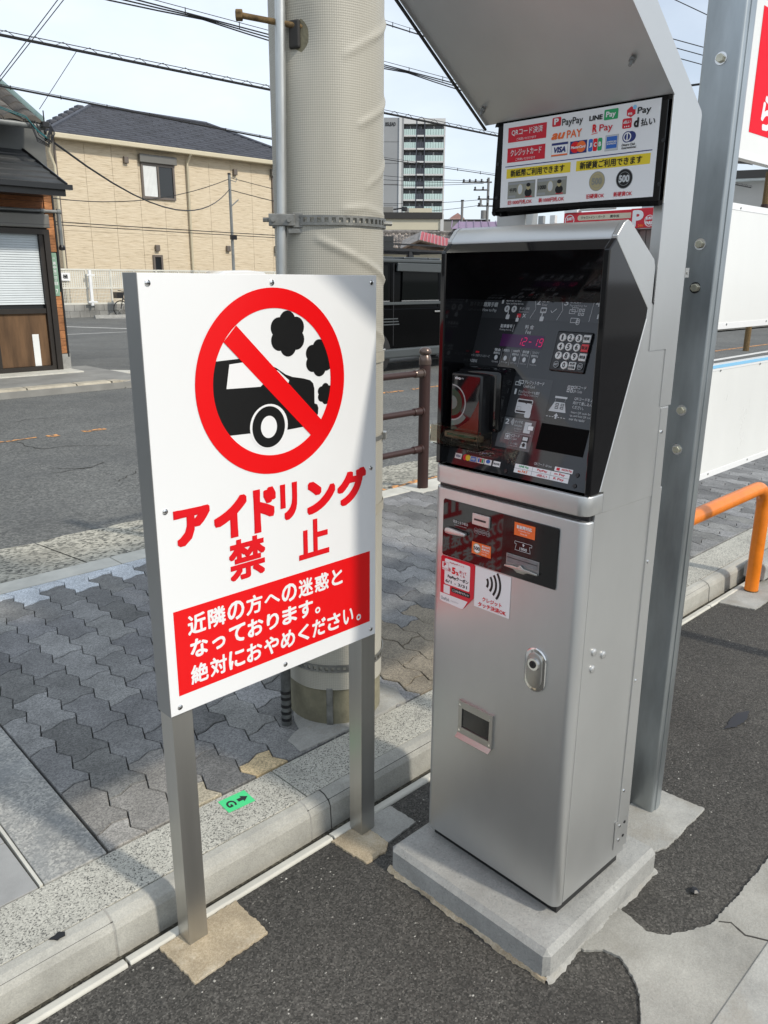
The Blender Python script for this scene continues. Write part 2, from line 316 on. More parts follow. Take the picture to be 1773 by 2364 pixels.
def sheet(name, pts, z, mat, th=0.0, tilt=True):
    mb = MB()
    if th: mb.prism(pts, 'z', z-th, z)
    else: mb.poly([(x, y, z) for x, y in pts])
    o = obj(name, mb, mat)
    if tilt: o.rotation_euler.z = TILT
    return o
def rect4(x0, y0, x1, y1): return [(x0, y0), (x1, y0), (x1, y1), (x0, y1)]
def ragged(pts, amp, step=0.012, seed=1):
    rnd = random.Random(seed); out = []; w_ = 0.0
    for (x0, y0), (x1, y1) in zip(pts, pts[1:]+pts[:1]):
        l = math.hypot(x1-x0, y1-y0); n = max(1, int(l/step))
        for i in range(n):
            t = i/n; w_ = 0.55*w_+rnd.uniform(-.55, .55); k = amp*(0.8*w_+0.35*rnd.uniform(-1, 1))*(0 if i == 0 else 1)
            out.append((x0+(x1-x0)*t-(y1-y0)/l*k, y0+(y1-y0)*t+(x1-x0)/l*k))
    return out
struct(sheet('ground', rect4(-500, -500, 500, 500), -0.22, M['earth'], tilt=False))
lot = struct(sheet('parking_lot', rect4(-14, -12, 40, 0.178), 0.0, M['lot'], 0.15))
struct(sheet('gutter_channel', rect4(-14, 0.15, 40, 0.26), -0.022, M['dirt'], 0.1))
road = struct(sheet('road', rect4(-60, 3.28, 160, 9.5), 0.0, M['road'], 0.15))
struct(sheet('far_parking_lot', rect4(4.72, 10.6, 60, 44), 0.004, M['road'], 0.12))
struct(sheet('far_pavement', rect4(-60, 9.42, 5.1, 11.9), 0.085, M['farpave'], 0.2))

# white edging strip along the lot, in lengths with open joints
edge = struct(obj('edging_strip', MB().box((-14, 0.168, -0.10), (40, 0.190, -0.006)), M['strip'])); edge.rotation_euler.z = TILT
xs = [-2.2, -1.5, -0.62, -0.118, 0.50, 1.1, 1.7, 2.3, 2.9, 3.5, 4.1, 4.7]
rnd = random.Random(3)
for a, b in zip(xs, xs[1:]):
    obj('edging_stone', MB().prism([(0.1650+rnd.uniform(-.002, .002), -0.08), (0.196, -0.08), (0.1945, 0.002), (0.190, 0.006), (0.170, 0.009), (0.1650, 0.004)], 'x', a+0.003, b-0.003), M['strip'], edge, bevel=0.002)

# near kerb: chamfered concrete stones
kerb = struct(obj('kerb', MB().box((-14, 0.245, -0.12), (40, 0.283, 0.068)), M['sand'])); kerb.rotation_euler.z = TILT
KP = [(0.2246, -0.10), (0.2345, 0.052), (0.2420, 0.066), (0.262, 0.0775), (0.285, 0.080), (0.285, -0.10)]
kx = [-2.9, -2.3, -1.7, -0.716, -0.116, 0.4715, 0.5465, 1.15, 1.75, 2.35, 3.02, 3.62, 4.22, 4.82, 5.42, 6.02, 6.62]
for a, b in zip(kx, kx[1:]):
    dy = rnd.uniform(-.0015, .0015)
    obj('kerb_stone', MB().prism([(y+dy, z) for y, z in KP], 'x', a+0.0018, b-0.0018), M['kerb'], kerb, bevel=0.0025)
obj('kerb_joint', MB().prism([(y+0.001, z-0.0005) for y, z in KP], 'x', 0.466, 0.477), M['patch'], kerb)
obj('kerb_joint', MB().prism([(y+0.001, z-0.0005) for y, z in KP], 'x', -0.121, -0.111), M['patch'], kerb)
obj('kerb_joint', MB().prism([(y+0.003, z-0.001) for y, z in KP], 'x', 0.540, 0.553), M['sand'], kerb)

# pavement bed, washed aggregate border, interlocking pavers
pave = struct(obj('pavement', MB().box((-14, 0.2855, -0.12), (40, 2.602, 0.060)), M['sand'])); pave.rotation_euler.z = TILT
ax = [-2.5, -1.3, -0.70, 0.500, 1.70, 2.90, 4.10, 5.3, 6.5, 9.0, 14.0]
for a, b in zip(ax, ax[1:]):
    obj('border_slab', MB().box((a+0.002, 0.2865, 0.02), (b-0.002, 0.4565, 0.0805)), M['washed'], pave, bevel=0.0015)
for a, b in ((-2.0, -0.4), (-0.4, 1.02), (1.02, 2.1), (2.1, 3.2), (3.2, 4.3), (4.3, 5.5), (5.5, 7.0), (7, 11)):
    obj('far_border_stone', MB().box((a+0.003, 2.462, 0.0), (b-0.003, 2.600, 0.086)), M['strip'], pave, bevel=0.003)
gp = MB()
for a, b in ((-3, 0.9), (0.9, 3.0), (3.0, 5.0), (5, 8), (8, 14)):
    rg = random.Random(int(a*7))
    front = [(a+0.004+(b-a-0.008)*i/24, 3.34+rg.uniform(-.02, .02)) for i in range(24, -1, -1)]
    vs_ = [(a+0.004, 2.603, 0.082), (b-0.004, 2.603, 0.082)]+[(x, y, 0.012) for x, y in front]
    mb = MB().add(vs_, [tuple(range(len(vs_)))]); obj('gutter_slab', mb, M['gutter'], pave)
obj('gutter_base', MB().box((-14, 2.61, -0.1), (40, 3.3, 0.003)), M['gutter'], pave)
# ramp strip and plain slabs on the near end
obj('granite_strip', MB().prism([(-0.186, 0.4595), (-0.024, 0.4595), (-0.004, 1.25), (0.02, 2.458), (-0.158, 2.458)], 'z', 0.0, 0.0835), M['granite'], pave, bevel=0.003)
obj('granite_lip', MB().prism([(-0.197, 0.4595), (-0.189, 0.4595), (-0.162, 2.458), (-0.170, 2.458)], 'z', 0.0, 0.084), M['strip'], pave)
for i in range(9):
    for j in range(14):
        x1 = -0.201-j*0.152; y0 = 0.4600+i*0.152+(0.072 if i == 0 else 0)
        ya = 0.4600 if i == 0 else 0.4600+0.225+(i-1)*0.30; yb = 0.4600+0.225+i*0.30-0.004 if i else 0.681
        if yb > 2.46: continue
        obj('square_slab', MB().box((x1-0.148+0.0005*0, ya, 0.0), (x1, yb, 0.0815+rnd.uniform(-.001, .001))), M['slabgrey'], pave, bevel=0.0015)

def clip(poly, nx, ny, d):                                           # keep nx*x + ny*y >= d
    out = []
    for (x0, y0), (x1, y1) in zip(poly, poly[1:]+poly[:1]):
        a = nx*x0+ny*y0-d; b = nx*x1+ny*y1-d
        if a >= 0: out.append((x0, y0))
        if a*b < 0: t = a/(a-b); out.append((x0+(x1-x0)*t, y0+(y1-y0)*t))
    return out
PX, PY, ZP = 0.1195, 0.243, 0.1215
def zig(y):                                                          # side joint: saw wave of the column edge
    t = ((y-0.699) % ZP)/ZP
    return 0.0125*(1-2*t/0.45) if t < 0.45 else 0.0125*(-1+2*(t-0.45)/0.55)
def cross(s): return (-0.008+0.0*s if s < 0.28 else -0.008+0.021*(s-0.28)/0.38 if s < 0.66 else 0.013-0.010*(s-0.66)/0.34)
def paver_outline(cx, y0, inset=0.0):
    """cx: left joint line of the column, y0: lower cross joint"""
    g = inset; pts = []
    ys = sorted({0.0, 1.0}|{k for k in [((0.699+ZP*(0.45*q)+ZP*n-y0)/PY) for n in range(-40, 60) for q in (0, 1)] if 0.02 < k < 0.98})
    lo = lambda s: y0+cross(s); hi = lambda s: y0+PY+cross(s)
    for s in (0, 0.28, 0.47, 0.66, 1): pts.append((cx+PX*s+zig(lo(s))*(1-abs(0)), lo(s)+g))
    left0, right0 = cx, cx+PX
    pts[0] = (left0+zig(lo(0))+g, lo(0)+g); pts[-1] = (right0+zig(lo(1))-g, lo(1)+g)
    pts[1:-1] = [(cx+PX*s, lo(s)+g) for s in (0.28, 0.47, 0.66)]
    for k in ys[1:-1]:
        y = y0+PY*k
        if lo(1)+0.004 < y < hi(1)-0.004: pts.append((right0+zig(y)-g, y))
    pts.append((right0+zig(hi(1))-g, hi(1)-g))
    pts += [(cx+PX*s, hi(s)-g) for s in (0.66, 0.47, 0.28)]
    pts.append((left0+zig(hi(0))+g, hi(0)-g))
    for k in reversed(ys[1:-1]):
        y = y0+PY*k
        if lo(0)+0.004 < y < hi(0)-0.004: pts.append((left0+zig(y)+g, y))
    return pts
def paver_mesh(mb, pts, z):
    n = len(pts); cx = sum(p[0] for p in pts)/n; cy = sum(p[1] for p in pts)/n
    top = [(cx+(x-cx)*(1-0.0022/max(0.03, math.hypot(x-cx, y-cy))), cy+(y-cy)*(1-0.0022/max(0.03, math.hypot(x-cx, y-cy)))) for x, y in pts]
    mb.add([(x, y, 0.05) for x, y in pts]+[(x, y, z-0.003) for x, y in pts]+[(x, y, z) for x, y in top],
           [tuple(range(2*n, 3*n))]+[(i, (i+1) % n, n+(i+1) % n, n+i) for i in range(n)]+[(n+i, n+(i+1) % n, 2*n+(i+1) % n, 2*n+i) for i in range(n)])
PC = Vector((0.913, 0.625))
cand = []
for ci in range(0, 92):
    cx = 0.200-PX*2+PX*ci
    for ri in range(-1, 10):
        y0 = 0.303-0.0+PY*ri+(0.1215 if ci % 2 == 1 else 0.0)
        p = paver_outline(cx, y0, 0.0016)
        p = clip(p, 0, 1, 0.4625); p = clip(p, 0, -1, -2.4575) if p else p
        p = clip(p, 1, -0.0225, -0.0265) if p else p
        if len(p) < 3: continue
        ar = abs(sum(a[0]*b[1]-b[0]*a[1] for a, b in zip(p, p[1:]+p[:1])))/2
        mx_, my_ = sum(a[0] for a in p)/len(p), sum(a[1] for a in p)/len(p)
        if ar < 0.0005 or (Vector((mx_, my_))-PC).length < 0.13: continue
        d = math.hypot(mx_+0.73, my_+1.27); cand.append((d, p, mx_, my_))
cand.sort(key=lambda c: c[0])
mass = MB(); rp_ = random.Random(11)
for i, (d, p, mx_, my_) in enumerate(cand):
    z = 0.0845+rp_.uniform(-.0014, .0014)
    if i < 296:
        mb = MB(); paver_mesh(mb, p, z)
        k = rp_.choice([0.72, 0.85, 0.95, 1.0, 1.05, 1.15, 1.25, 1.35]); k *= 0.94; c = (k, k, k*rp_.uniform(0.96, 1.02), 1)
        if my_ < 0.56 and 0.15 < mx_ < 0.62: c = (2.6, 2.05, 1.25, 1) if mx_ > 0.28 else (1.9, 1.7, 1.3, 1)  # front pavers tinted cream, sunlight put into their colour
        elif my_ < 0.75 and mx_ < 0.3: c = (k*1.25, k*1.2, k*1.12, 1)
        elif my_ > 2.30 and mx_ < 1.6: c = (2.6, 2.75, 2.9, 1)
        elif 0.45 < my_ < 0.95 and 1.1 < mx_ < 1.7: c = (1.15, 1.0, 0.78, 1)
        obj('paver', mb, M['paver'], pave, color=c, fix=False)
    else: paver_mesh(mass, p, z)
stuff(obj('paver_field', mass, M['pavermass'], pave, fix=False))
# mortar round the pole foot
obj('mortar_patch', MB().prism(ragged([(0.621, 0.468), (0.72, 0.4625), (1.09, 0.4625), (1.13, 0.55), (1.09, 0.66), (0.99, 0.76), (0.76, 0.68), (0.72, 0.625), (0.70, 0.575), (0.63, 0.545)], 0.006, 0.02), 'z', 0.06, 0.0885), M['patch'], pave, bevel=0.001)
obj('mortar_patch', MB().prism(ragged([(3.20, 2.36), (3.42, 2.36), (3.45, 2.455), (3.18, 2.455)], 0.012, 0.03, 5), 'z', 0.06, 0.0895), M['strip'], pave)
# worn centre line, lot lines
M['worn'] = None
m, t, b = _new('worn_orange_paint'); tcn = t.nodes.new('ShaderNodeTexCoord'); n_ = t.nodes.new('ShaderNodeTexNoise'); n_.inputs['Scale'].default_value = 22; n_.inputs['Detail'].default_value = 6
t.links.new(tcn.outputs['Object'], n_.inputs['Vector']); q_ = _ramp(t, [(0.44, (0.09, 0.088, 0.08)), (0.56, (0.72, 0.33, 0.10))]); t.links.new(n_.outputs['Fac'], q_.inputs['Fac']); t.links.new(q_.outputs['Color'], b.inputs['Base Color']); b.inputs['Roughness'].default_value = 0.8
M['worn'] = m
cl = MB()
for a, b_, y, h in ((1.2, 2.2, 6.60, .05), (2.29, 2.40, 6.58, .10), (2.66, 2.90, 6.60, .09), (6.0, 7.3, 6.60, .10), (7.5, 9.5, 6.6, .08), (11, 16, 6.6, .10), (16.5, 26, 6.55, .12), (30, 60, 6.6, .12)):
    cl.poly([(x, yy, 0.004) for x, yy in ragged(rect4(a, y-h/2, b_, y+h/2), 0.018, 0.05, 2)])
o = struct(obj('centre_line', cl, M['worn'])); o.rotation_euler.z = TILT
gl = MB()
for i in range(10):
    a0 = -2.0+i*1.0
    gl.poly([(x, y, 0.0868) for x, y in ragged(rect4(2.6+i*0.55, 2.607, 3.1+i*0.55, 2.66), 0.02, 0.04, 20+i)])
o = struct(obj('orange_kerb_paint', gl, M['worn'])); o.rotation_euler.z = TILT; o.location.z = -0.0035
ll = MB()
for pts in ([(9.6, 25.0), (9.75, 25.05), (11.9, 20.4), (11.75, 20.3)], [(13.4, 28.3), (13.5, 28.4), (16.3, 24.2), (16.15, 24.1)], [(8.0, 20.45), (17, 20.45), (17, 20.55), (8.0, 20.55)]):
    ll.poly([(x, y, 0.009) for x, y in pts])
struct(obj('parking_line', ll, M['linepaint']))
struct(obj('road_edge_line', MB().poly([(13, 5.35, 0.0045), (22, 5.6, 0.0045), (22, 5.75, 0.0045), (13, 5.5, 0.0045)]), M['linepaint']))

# far kerb stones with a rounded end at the lot entrance
fk = struct(obj('far_kerb', MB().box((-60, 9.52, -0.1), (4.4, 9.60, 0.06)), M['farkerb']))
FK = [(9.40, -0.05), (9.415, 0.085), (9.44, 0.112), (9.60, 0.115), (9.60, -0.05)]
fx = [-2.0, -0.8, 0.4, 1.6, 2.75, 3.28, 3.95, 4.45]
for a, b_ in zip(fx, fx[1:]): obj('far_kerb_stone', MB().prism(FK, 'x', a+0.008, b_-0.008), M['farkerb'], fk, bevel=0.006)
for i in range(4):
    t0, t1 = R(-90+i*22.5), R(-90+(i+1)*22.5-3); cx, cy = 4.46, 9.92
    pr = lambda r_, t_: (cx+r_*1.0*math.cos(t_), cy+r_*math.sin(t_))
    hz = 0.112-0.022*i
    obj('far_kerb_stone', MB().prism([pr(.52, t0), pr(.52, (t0+t1)/2), pr(.52, t1), pr(.34, t1), pr(.34, t0)], 'z', -0.05, hz), M['farkerb'], fk, bevel=0.006)
ap = struct(sheet('driveway_apron', [(4.55, 9.40), (12, 9.40), (12, 10.7), (5.4, 10.9), (4.62, 10.4)], 0.02, M['farpave'], 0.1))
obj('drain_slot', MB().box((4.95, 10.72, 0.0), (12, 10.78, 0.024)), M['satin'], ap)
struct(sheet('doorstep', rect4(-3, 10.95, 4.75, 11.5), 0.105, M['strip'], 0.2, tilt=False))
struct(sheet('entrance_concrete', [(4.62, 10.95), (4.62, 11.45), (4.78, 12.2), (5.9, 10.95)], 0.028, M['strip'], 0.1, tilt=False))

# concrete and mortar patches let into the lot
def pad(name, pts, mat, z=0.006, amp=0.0038, seed=1, th=0.05):
    o = obj(name, MB().prism(ragged(pts, amp, 0.006, seed), 'z', z-th, z), mat, bevel=0.0012, seg=1); return struct(o)
pad('post_footing', [(-0.043, 0.1635), (-0.037, 0.019), (0.168, 0.023), (0.171, 0.1620)], M['mortar'], seed=4)
pad('post_footing', [(0.488, 0.1600), (0.4995, 0.0276), (0.572, 0.025), (0.60, 0.045), (0.60, 0.1590)], M['mortar'], seed=5)
pad('concrete_patch', [(0.60, 0.045), (0.7201, 0.050), (0.7165, 0.1580), (0.60, 0.1588)], M['patch'], 0.0062, seed=6)
pad('post_pad', [(1.02, -0.335), (1.2337, -0.3400), (1.3729, -0.3792), (1.3814, -0.5089), (1.147, -0.5090), (1.02, -0.47)], M['patch'], seed=8)
pad('concrete_apron', [(0.30, -0.860), (0.50, -0.76), (0.5946, -0.7229), (0.6419, -0.6947), (0.6824, -0.6552), (0.7091, -0.6068), (0.70, -0.570), (0.665, -0.540), (0.665, -0.510), (0.845, -0.510), (0.838, -0.566), (0.8229, -0.6134), (0.842, -0.648), (0.8822, -0.6765), (0.9555, -0.7150), (1.0669, -0.722), (1.3, -0.7234), (2.2, -0.735), (2.2, -0.860)], M['apron'], 0.007, seed=9)
obj('lane_joint', MB().box((-2, -0.8355, -0.02), (9, -0.8300, 0.0078)), M['sand'], lot)
o = obj('concrete_lane', MB().box((-2, -2.6, -0.08), (9, -0.8350, 0.0105)), M['patch'], bevel=0.002); struct(o)
obj('crack', MB().prism(ragged([(0.982, -0.7175), (1.0, -0.74), (0.985, -0.78), (1.01, -0.828), (1.014, -0.828), (0.99, -0.78), (1.004, -0.74), (0.986, -0.7175)], 0.001, 0.01), 'z', 0.0, 0.0078), M['sand'], lot)
struct(obj('oil_stain', MB().poly([(x, y, 0.0042) for x, y in ragged([(1.86, -0.362), (1.99, -0.35), (2.05, -0.375), (1.99, -0.392), (1.90, -0.385)], 0.006, 0.01, 3)]), M['satin']))
# small things on the ground
st = obj('stone_chip', MB().lathe([(0.0, 0), (0.010, 0.002), (0.013, 0.007), (0.007, 0.012), (0.0, 0.013)], (1.035, -0.637, 0.001), 7), M['satin'])
tag(st, 'small dark stone lying on the asphalt right of the machine plinth', 'stone')
lf = obj('dark_leaf', MB().prism(ragged([(-0.245, 0.285), (-0.222, 0.291), (-0.209, 0.281), (-0.213, 0.270), (-0.231, 0.268), (-0.236, 0.276)], 0.004, 0.006, 9), 'z', 0.0808, 0.0822), M['ink'])
tag(lf, 'small black scrap of leaf stuck on the pale kerb border', 'leaf')

ck = MB(); rc = random.Random(21)
def crackline(x, y, a, n, st, wd, z):
    pts = [(x, y)]
    for i in range(n): a += rc.uniform(-.7, .7); x += st*math.cos(a); y += st*math.sin(a); pts.append((x, y)); a *= 0.9
    for i, ((x0, y0), (x1, y1)) in enumerate(zip(pts, pts[1:])):
        l = math.hypot(x1-x0, y1-y0); ox, oy = -(y1-y0)/l*wd*rc.uniform(.3, 1), (x1-x0)/l*wd*rc.uniform(.3, 1)
        ck.poly([(x0-ox, y0-oy, z), (x1-ox, y1-oy, z), (x1+ox, y1+oy, z), (x0+ox, y0+oy, z)])
for x, y, a, n in ((1.72, 5.02, 0.15, 9), (1.80, 5.2, -0.5, 6), (1.3, 5.9, 0.1, 8), (2.4, 7.6, 0.2, 10), (0.6, 4.6, 0.05, 12), (1.2, 6.66, 0.0, 40), (4.2, 4.2, 0.3, 8), (2.0, 4.4, 1.2, 6)): crackline(x, y, a, n, 0.06, 0.006, 0.0038)
struct(obj('road_crack', ck, M['joint'] if 'joint' in M else M['sand']))
gr = MB()
def chip(x, y, z, r_):
    a = rc.uniform(0, 6.28); e = rc.uniform(.6, 1.0); n = 5
    ring = [(x+r_*math.cos(a+k*1.2566)*rc.uniform(.8, 1.1), y+r_*e*math.sin(a+k*1.2566)*rc.uniform(.8, 1.1), z-0.0005) for k in range(n)]
    top = (x+rc.uniform(-.3, .3)*r_, y+rc.uniform(-.3, .3)*r_, z+r_*rc.uniform(.25, .5))
    gr.add(ring+[top], [(k, (k+1) % n, n) for k in range(n)])
def in_pad(x, y): return 0.5 < x < 1.07 and -0.57 < y < 0.0 or -0.05 < x < 0.18 and y > 0.01 or 0.48 < x < 0.73 and y > 0.01 or 1.0 < x < 1.39 and -0.52 < y < -0.33 or y < -0.54-0.0*x and 0.55 < x
for i in range(15000):
    x = rc.uniform(-0.5, 1.6) if i % 3 else rc.uniform(1.2, 3.4); y = rc.uniform(-0.84, 0.155)
    if in_pad(x, y): continue
    chip(x, y, 0.0, rc.choice([.0016, .002, .0024, .003, .0036, .0046]))
for i in range(500):
    chip(rc.uniform(-0.5, 1.8), rc.uniform(0.196, 0.222), -0.022, rc.choice([.0015, .002, .003, .004]))
m, t, b = _new('stone_grit'); ge_ = t.nodes.new('ShaderNodeNewGeometry'); rg_ = _ramp(t, [(0, (0.022, 0.021, 0.019)), (0.45, (0.06, 0.056, 0.05)), (0.78, (0.11, 0.103, 0.09)), (0.92, (0.20, 0.19, 0.165)), (1, (0.50, 0.48, 0.43))]); t.links.new(ge_.outputs['Random Per Island'], rg_.inputs['Fac']); t.links.new(rg_.outputs['Color'], b.inputs['Base Color']); b.inputs['Roughness'].default_value = 0.75
M['grit'] = m
stuff(obj('grit', gr, M['grit'], fix=False)); bpy.data.objects['grit']['label'] = 'stone chips standing out of the worn asphalt of the parking lot'
# ------------------------------------------------------------------ green marker sticker on the border
gs = thing('marker_sticker', 'small green sticker with a black arrow and letter G on the kerb border', 'sticker', (0.342, 0.407, 0.0812))
u = Vector((0.0824, -0.0597, 0)); u = (Vector((0.3862, 0.4311, 0))-Vector((0.3019, 0.4373, 0))).normalized(); v = Vector((-u.y, u.x, 0))
pf = PF((0.2985, 0.3745, 0.0812), u, v, (0, 0, 1))
mb = MB(); mb.box((0, 0, 0), (1, 1, 1)); mb.v = [tuple(pf.P(x*0.0855, y*0.062, z*0.0008)) for x, y, z in mb.v]
obj('sticker_sheet', mb, M['mint'], gs)
pr = Prints(pf, gs); mb = pr['arrow_mark', 'ink']
# the G lies upside down, the arrow points away from the pole
_o = PF(pf.P(0.0855, 0.062, 0), -u, -v, (0, 0, 1))
_o2 = PF(pf.P(0.0, 0.062, 0), -v, u, (0, 0, 1))
_o2.text(mb, 'G', 0.017, 0.010, 0.046, 0.038, 0.0012, bold=0.03)
pf.poly(mb, [(0.046, 0.024), (0.060, 0.024), (0.060, 0.016), (0.078, 0.031), (0.060, 0.046), (0.060, 0.038), (0.046, 0.038)], 0.0012)
pr.done()

# ------------------------------------------------------------------ no idling sign
sg = thing('no_idling_sign', 'white no idling sign board with red ring on two aluminium posts', 'sign', (0.3, 0.13, 0.0))
obj('board', MB().box((0.0, 0.1004, 0.6232), (0.60, 0.1040, 1.5242)), M['white'], sg, bevel=0.0008)
sm = M['alu']
M['trim'] = pmat('grey_trim', (0.27, 0.275, 0.27), 0.4, 0.5, 0.05, 4)
fr = obj('box_frame', MB().box((0.0, 0.1042, 0.6232), (0.60, 0.1530, 1.5242)), M['trim'], sg, bevel=0.002)
obj('frame_flange', MB().box((-0.0012, 0.1002, 0.6225), (0.0004, 0.1520, 1.5250)), M['trim'], sg)
for x in (0.0107, 0.5653):
    obj('post', MB().box((x, 0.1169, 0.0), (x+0.05, 0.1669, 0.6225)), sm, sg, bevel=0.0012)
pf = PF((0, 0.1004, 0), (1, 0, 0), (0, 0, 1), (0, -1, 0)); pr = Prints(pf, sg)
rd, bk, wh = pr['prohibition_ring', 'red'], pr['car_pictogram', 'ink'], pr['car_cutout', 'paper']
CX, CZ, RO, RI = 0.3010, 1.3022, 0.1960, 0.1550
pf.ring(rd, CX, CZ, RI, RO, 0.0010, 96)
def incirc(a, b, r=RI+0.004): return (a-CX)**2+(b-CZ)**2 <= r*r
def clipc(pts, r=RI+0.003, n=72):
    for k in range(n):
        t_ = 2*math.pi*k/n; nx, ny = -math.cos(t_), -math.sin(t_)
        pts = clip(pts, nx, ny, nx*CX+ny*CZ-r)
        if not pts: return pts
    return pts
body = [(0.10, 1.355), (0.2162, 1.359), (0.26, 1.352), (0.3046, 1.334), (0.330, 1.318), (0.348, 1.3115), (0.378, 1.306), (0.397, 1.3004), (0.405, 1.293), (0.4082, 1.282), (0.4082, 1.248), (0.416, 1.245), (0.419, 1.2365), (0.4175, 1.224), (0.4156, 1.2209), (0.409, 1.212), (0.40, 1.2), (0.331, 1.198), (0.2317, 1.2025), (0.10, 1.207)]
pf.poly(bk, clipc(body), 0.0004)
pf.poly(wh, [(0.1873, 1.3491), (0.228, 1.3514), (0.262, 1.3345), (0.272, 1.3118), (0.270, 1.3035), (0.262, 1.2979), (0.1777, 1.3003)], 0.0006)
pf.poly(wh, [(0.300, 1.331), (0.309, 1.328), (0.338, 1.305), (0.336, 1.300), (0.330, 1.2985), (0.303, 1.2985), (0.300, 1.302)], 0.0006)
pf.disc(wh, 0.2810, 1.2115, 0.0500, 0.0480, 0.0006, 40); pf.disc(bk, 0.2800, 1.2105, 0.0432, 0.0445, 0.0008, 40); pf.disc(wh, 0.2800, 1.2105, 0.0212, 0.0240, 0.0010, 32)
def puff(x, z, s):
    bk = pr['smoke_puff' if s > .045 else 'smoke_puff_' if s > .03 else 'smoke_puff__', 'ink']
    for k in range(6):
        t_ = R(90+k*60); q = [(x+s*0.56*math.cos(t_)+s*0.46*math.cos(2*math.pi*j/24), z+s*0.56*math.sin(t_)+s*0.46*math.sin(2*math.pi*j/24)) for j in range(24)]
        q = clipc(q)
        if q: pf.poly(bk, q, 0.0004+k*3e-5)
    q = clipc([(x+s*0.62*math.cos(2*math.pi*j/24), z+s*0.62*math.sin(2*math.pi*j/24)) for j in range(24)])
    if q: pf.poly(bk, q, 0.0007)
puff(0.3380, 1.4035, 0.0470); puff(0.4240, 1.3475, 0.0400); puff(0.4405, 1.2670, 0.0235)
q = [(0.20765, 1.4252), (0.17565, 1.3940), (0.3960, 1.1775), (0.4280, 1.2080)]
pf.poly(rd, q, 0.0012)
W_ = 0.056
for ch, a0, b0, a1, b1 in (('ア', 0.0379, 0.9925, 0.1225, 1.0700), ('イ', 0.1311, 0.9840, 0.2145, 1.0750), ('ド', 0.2313, 0.9804, 0.2920, 1.0790), ('リ', 0.3039, 0.9930, 0.3520, 1.0780), ('ン', 0.3800, 0.9920, 0.4660, 1.0690), ('グ', 0.4728, 0.9925, 0.5660, 1.0790)):
    pf.text(pr['lettering', 'redtext'], ch, a0, b0, a1, b1, 0.0008, bold=W_, square=True)
for ch, a0, b0, a1, b1 in (('禁', 0.1630, 0.8840, 0.2580, 0.9770), ('止', 0.3530, 0.8870, 0.4450, 0.9790)):
    pf.text(pr['lettering', 'redtext'], ch, a0, b0, a1, b1, 0.0008, bold=0.030, square=True)
pf.rect(pr['red_panel', 'red'], 0.0222, 0.6650, 0.5797, 0.8572, 0.0004)
def line_of(chars, a0, a1, b0, b1, bold, pfx=pf, key=('lettering', 'paper'), p=pr, h=0.0008, small='っ。ょゃュョッー、'):
    n = len(chars); st_ = (a1-a0)/n; H = b1-b0
    for i, ch in enumerate(chars):
        x0 = a0+i*st_; m_ = st_*0.05
        if ch == '。': pfx.text(p[key], ch, x0+st_*0.08, b0, x0+st_*0.42, b0+H*0.38, h, bold*.6)
        elif ch in 'っッ': pfx.text(p[key], ch, x0+st_*.15, b0+H*0.02, x0+st_*.85, b0+H*0.68, h, bold)
        elif ch == 'ー': pfx.text(p[key], ch, x0+m_, b0+H*0.42, x0+st_-m_, b0+H*0.56, h, bold)
        elif ch == 'へ': pfx.text(p[key], ch, x0+m_, b0+H*0.22, x0+st_-m_, b0+H*0.74, h, bold)
        elif ch in 'りいくと': pfx.text(p[key], ch, x0+st_*.14, b0+H*.03, x0+st_*.86, b0+H*.97, h, bold)
        else: pfx.text(p[key], ch, x0+m_, b0, x0+st_-m_, b0+H, h, bold)
line_of('近隣の方への迷惑と', 0.0505, 0.4935, 0.7945, 0.8395, 0.030)
line_of('なっております。', 0.0530, 0.4420, 0.7400, 0.7830, 0.034)
line_of('絶対におやめください。', 0.0505, 0.5760, 0.6800, 0.7245, 0.030)
pr.done()
for x, z in ((0.0199, 1.5070), (0.3002, 1.5080), (0.5838, 1.5080), (0.0211, 1.0729), (0.5824, 1.0719), (0.0222, 0.6396), (0.3038, 0.6402), (0.5832, 0.6419)):
    s_ = obj('screw', MB().add([(x+r_*math.cos(R(k*30)), 0.1003-h_, z+r_*math.sin(R(k*30))) for r_, h_ in ((0.0062, 0), (0.0058, 0.0016), (0.0034, 0.0030)) for k in range(12)],
        [(i*12+k, i*12+(k+1) % 12, (i+1)*12+(k+1) % 12, (i+1)*12+k) for i in range(2) for k in range(12)]+[tuple(range(24, 36))]), M['chrome'], sg, smooth=True)
    obj('screw_cross', MB().box((x-0.0026, 0.0968, z-0.0005), (x+0.0026, 0.0972, z+0.0005)).box((x-0.0005, 0.09675, z-0.0026), (x+0.0005, 0.09715, z+0.0026)), M['satin'], s_)
# ------------------------------------------------------------------ concrete plinth
pl = thing('machine_plinth', 'grey concrete plinth with chamfered edge carrying the payment machine', 'plinth', (0.78, -0.27, 0.0), None, R(-0.3168), world=False)
M['plinth'] = grain('plinth_concrete', [(0, (0.08, 0.08, 0.078)), (0.09, (0.27, 0.27, 0.255)), (0.2, (0.34, 0.34, 0.32)), (0.8, (0.385, 0.38, 0.355)), (1, (0.46, 0.455, 0.42))], 260, 0.9, 0.8, (0.78, 1.12), 7, 0.003, soft=0.3, stain=((0.26, 0.255, 0.235), 0.5, 0.72, 0.6), stainscale=9)
ct_, sn_ = math.cos(R(-0.3168)), math.sin(R(-0.3168))
def pb(x, y):                                                        # fitted slab frame -> plinth frame
    X, Y = 0.8+(x-.8)*ct_-(y+.4)*sn_-0.78, -0.4+(x-.8)*sn_+(y+.4)*ct_+0.27
    return (X*ct_+Y*sn_, -X*sn_+Y*ct_)
(ax0, ay0), (ax1, ay1) = pb(0.5306, -0.5283), pb(1.0367, -0.0274)
obj('block', MB().box((ax0, ay0, -0.05), (ax1, ay1, 0.0757)), M['plinth'], pl, bevel=0.013, seg=1)
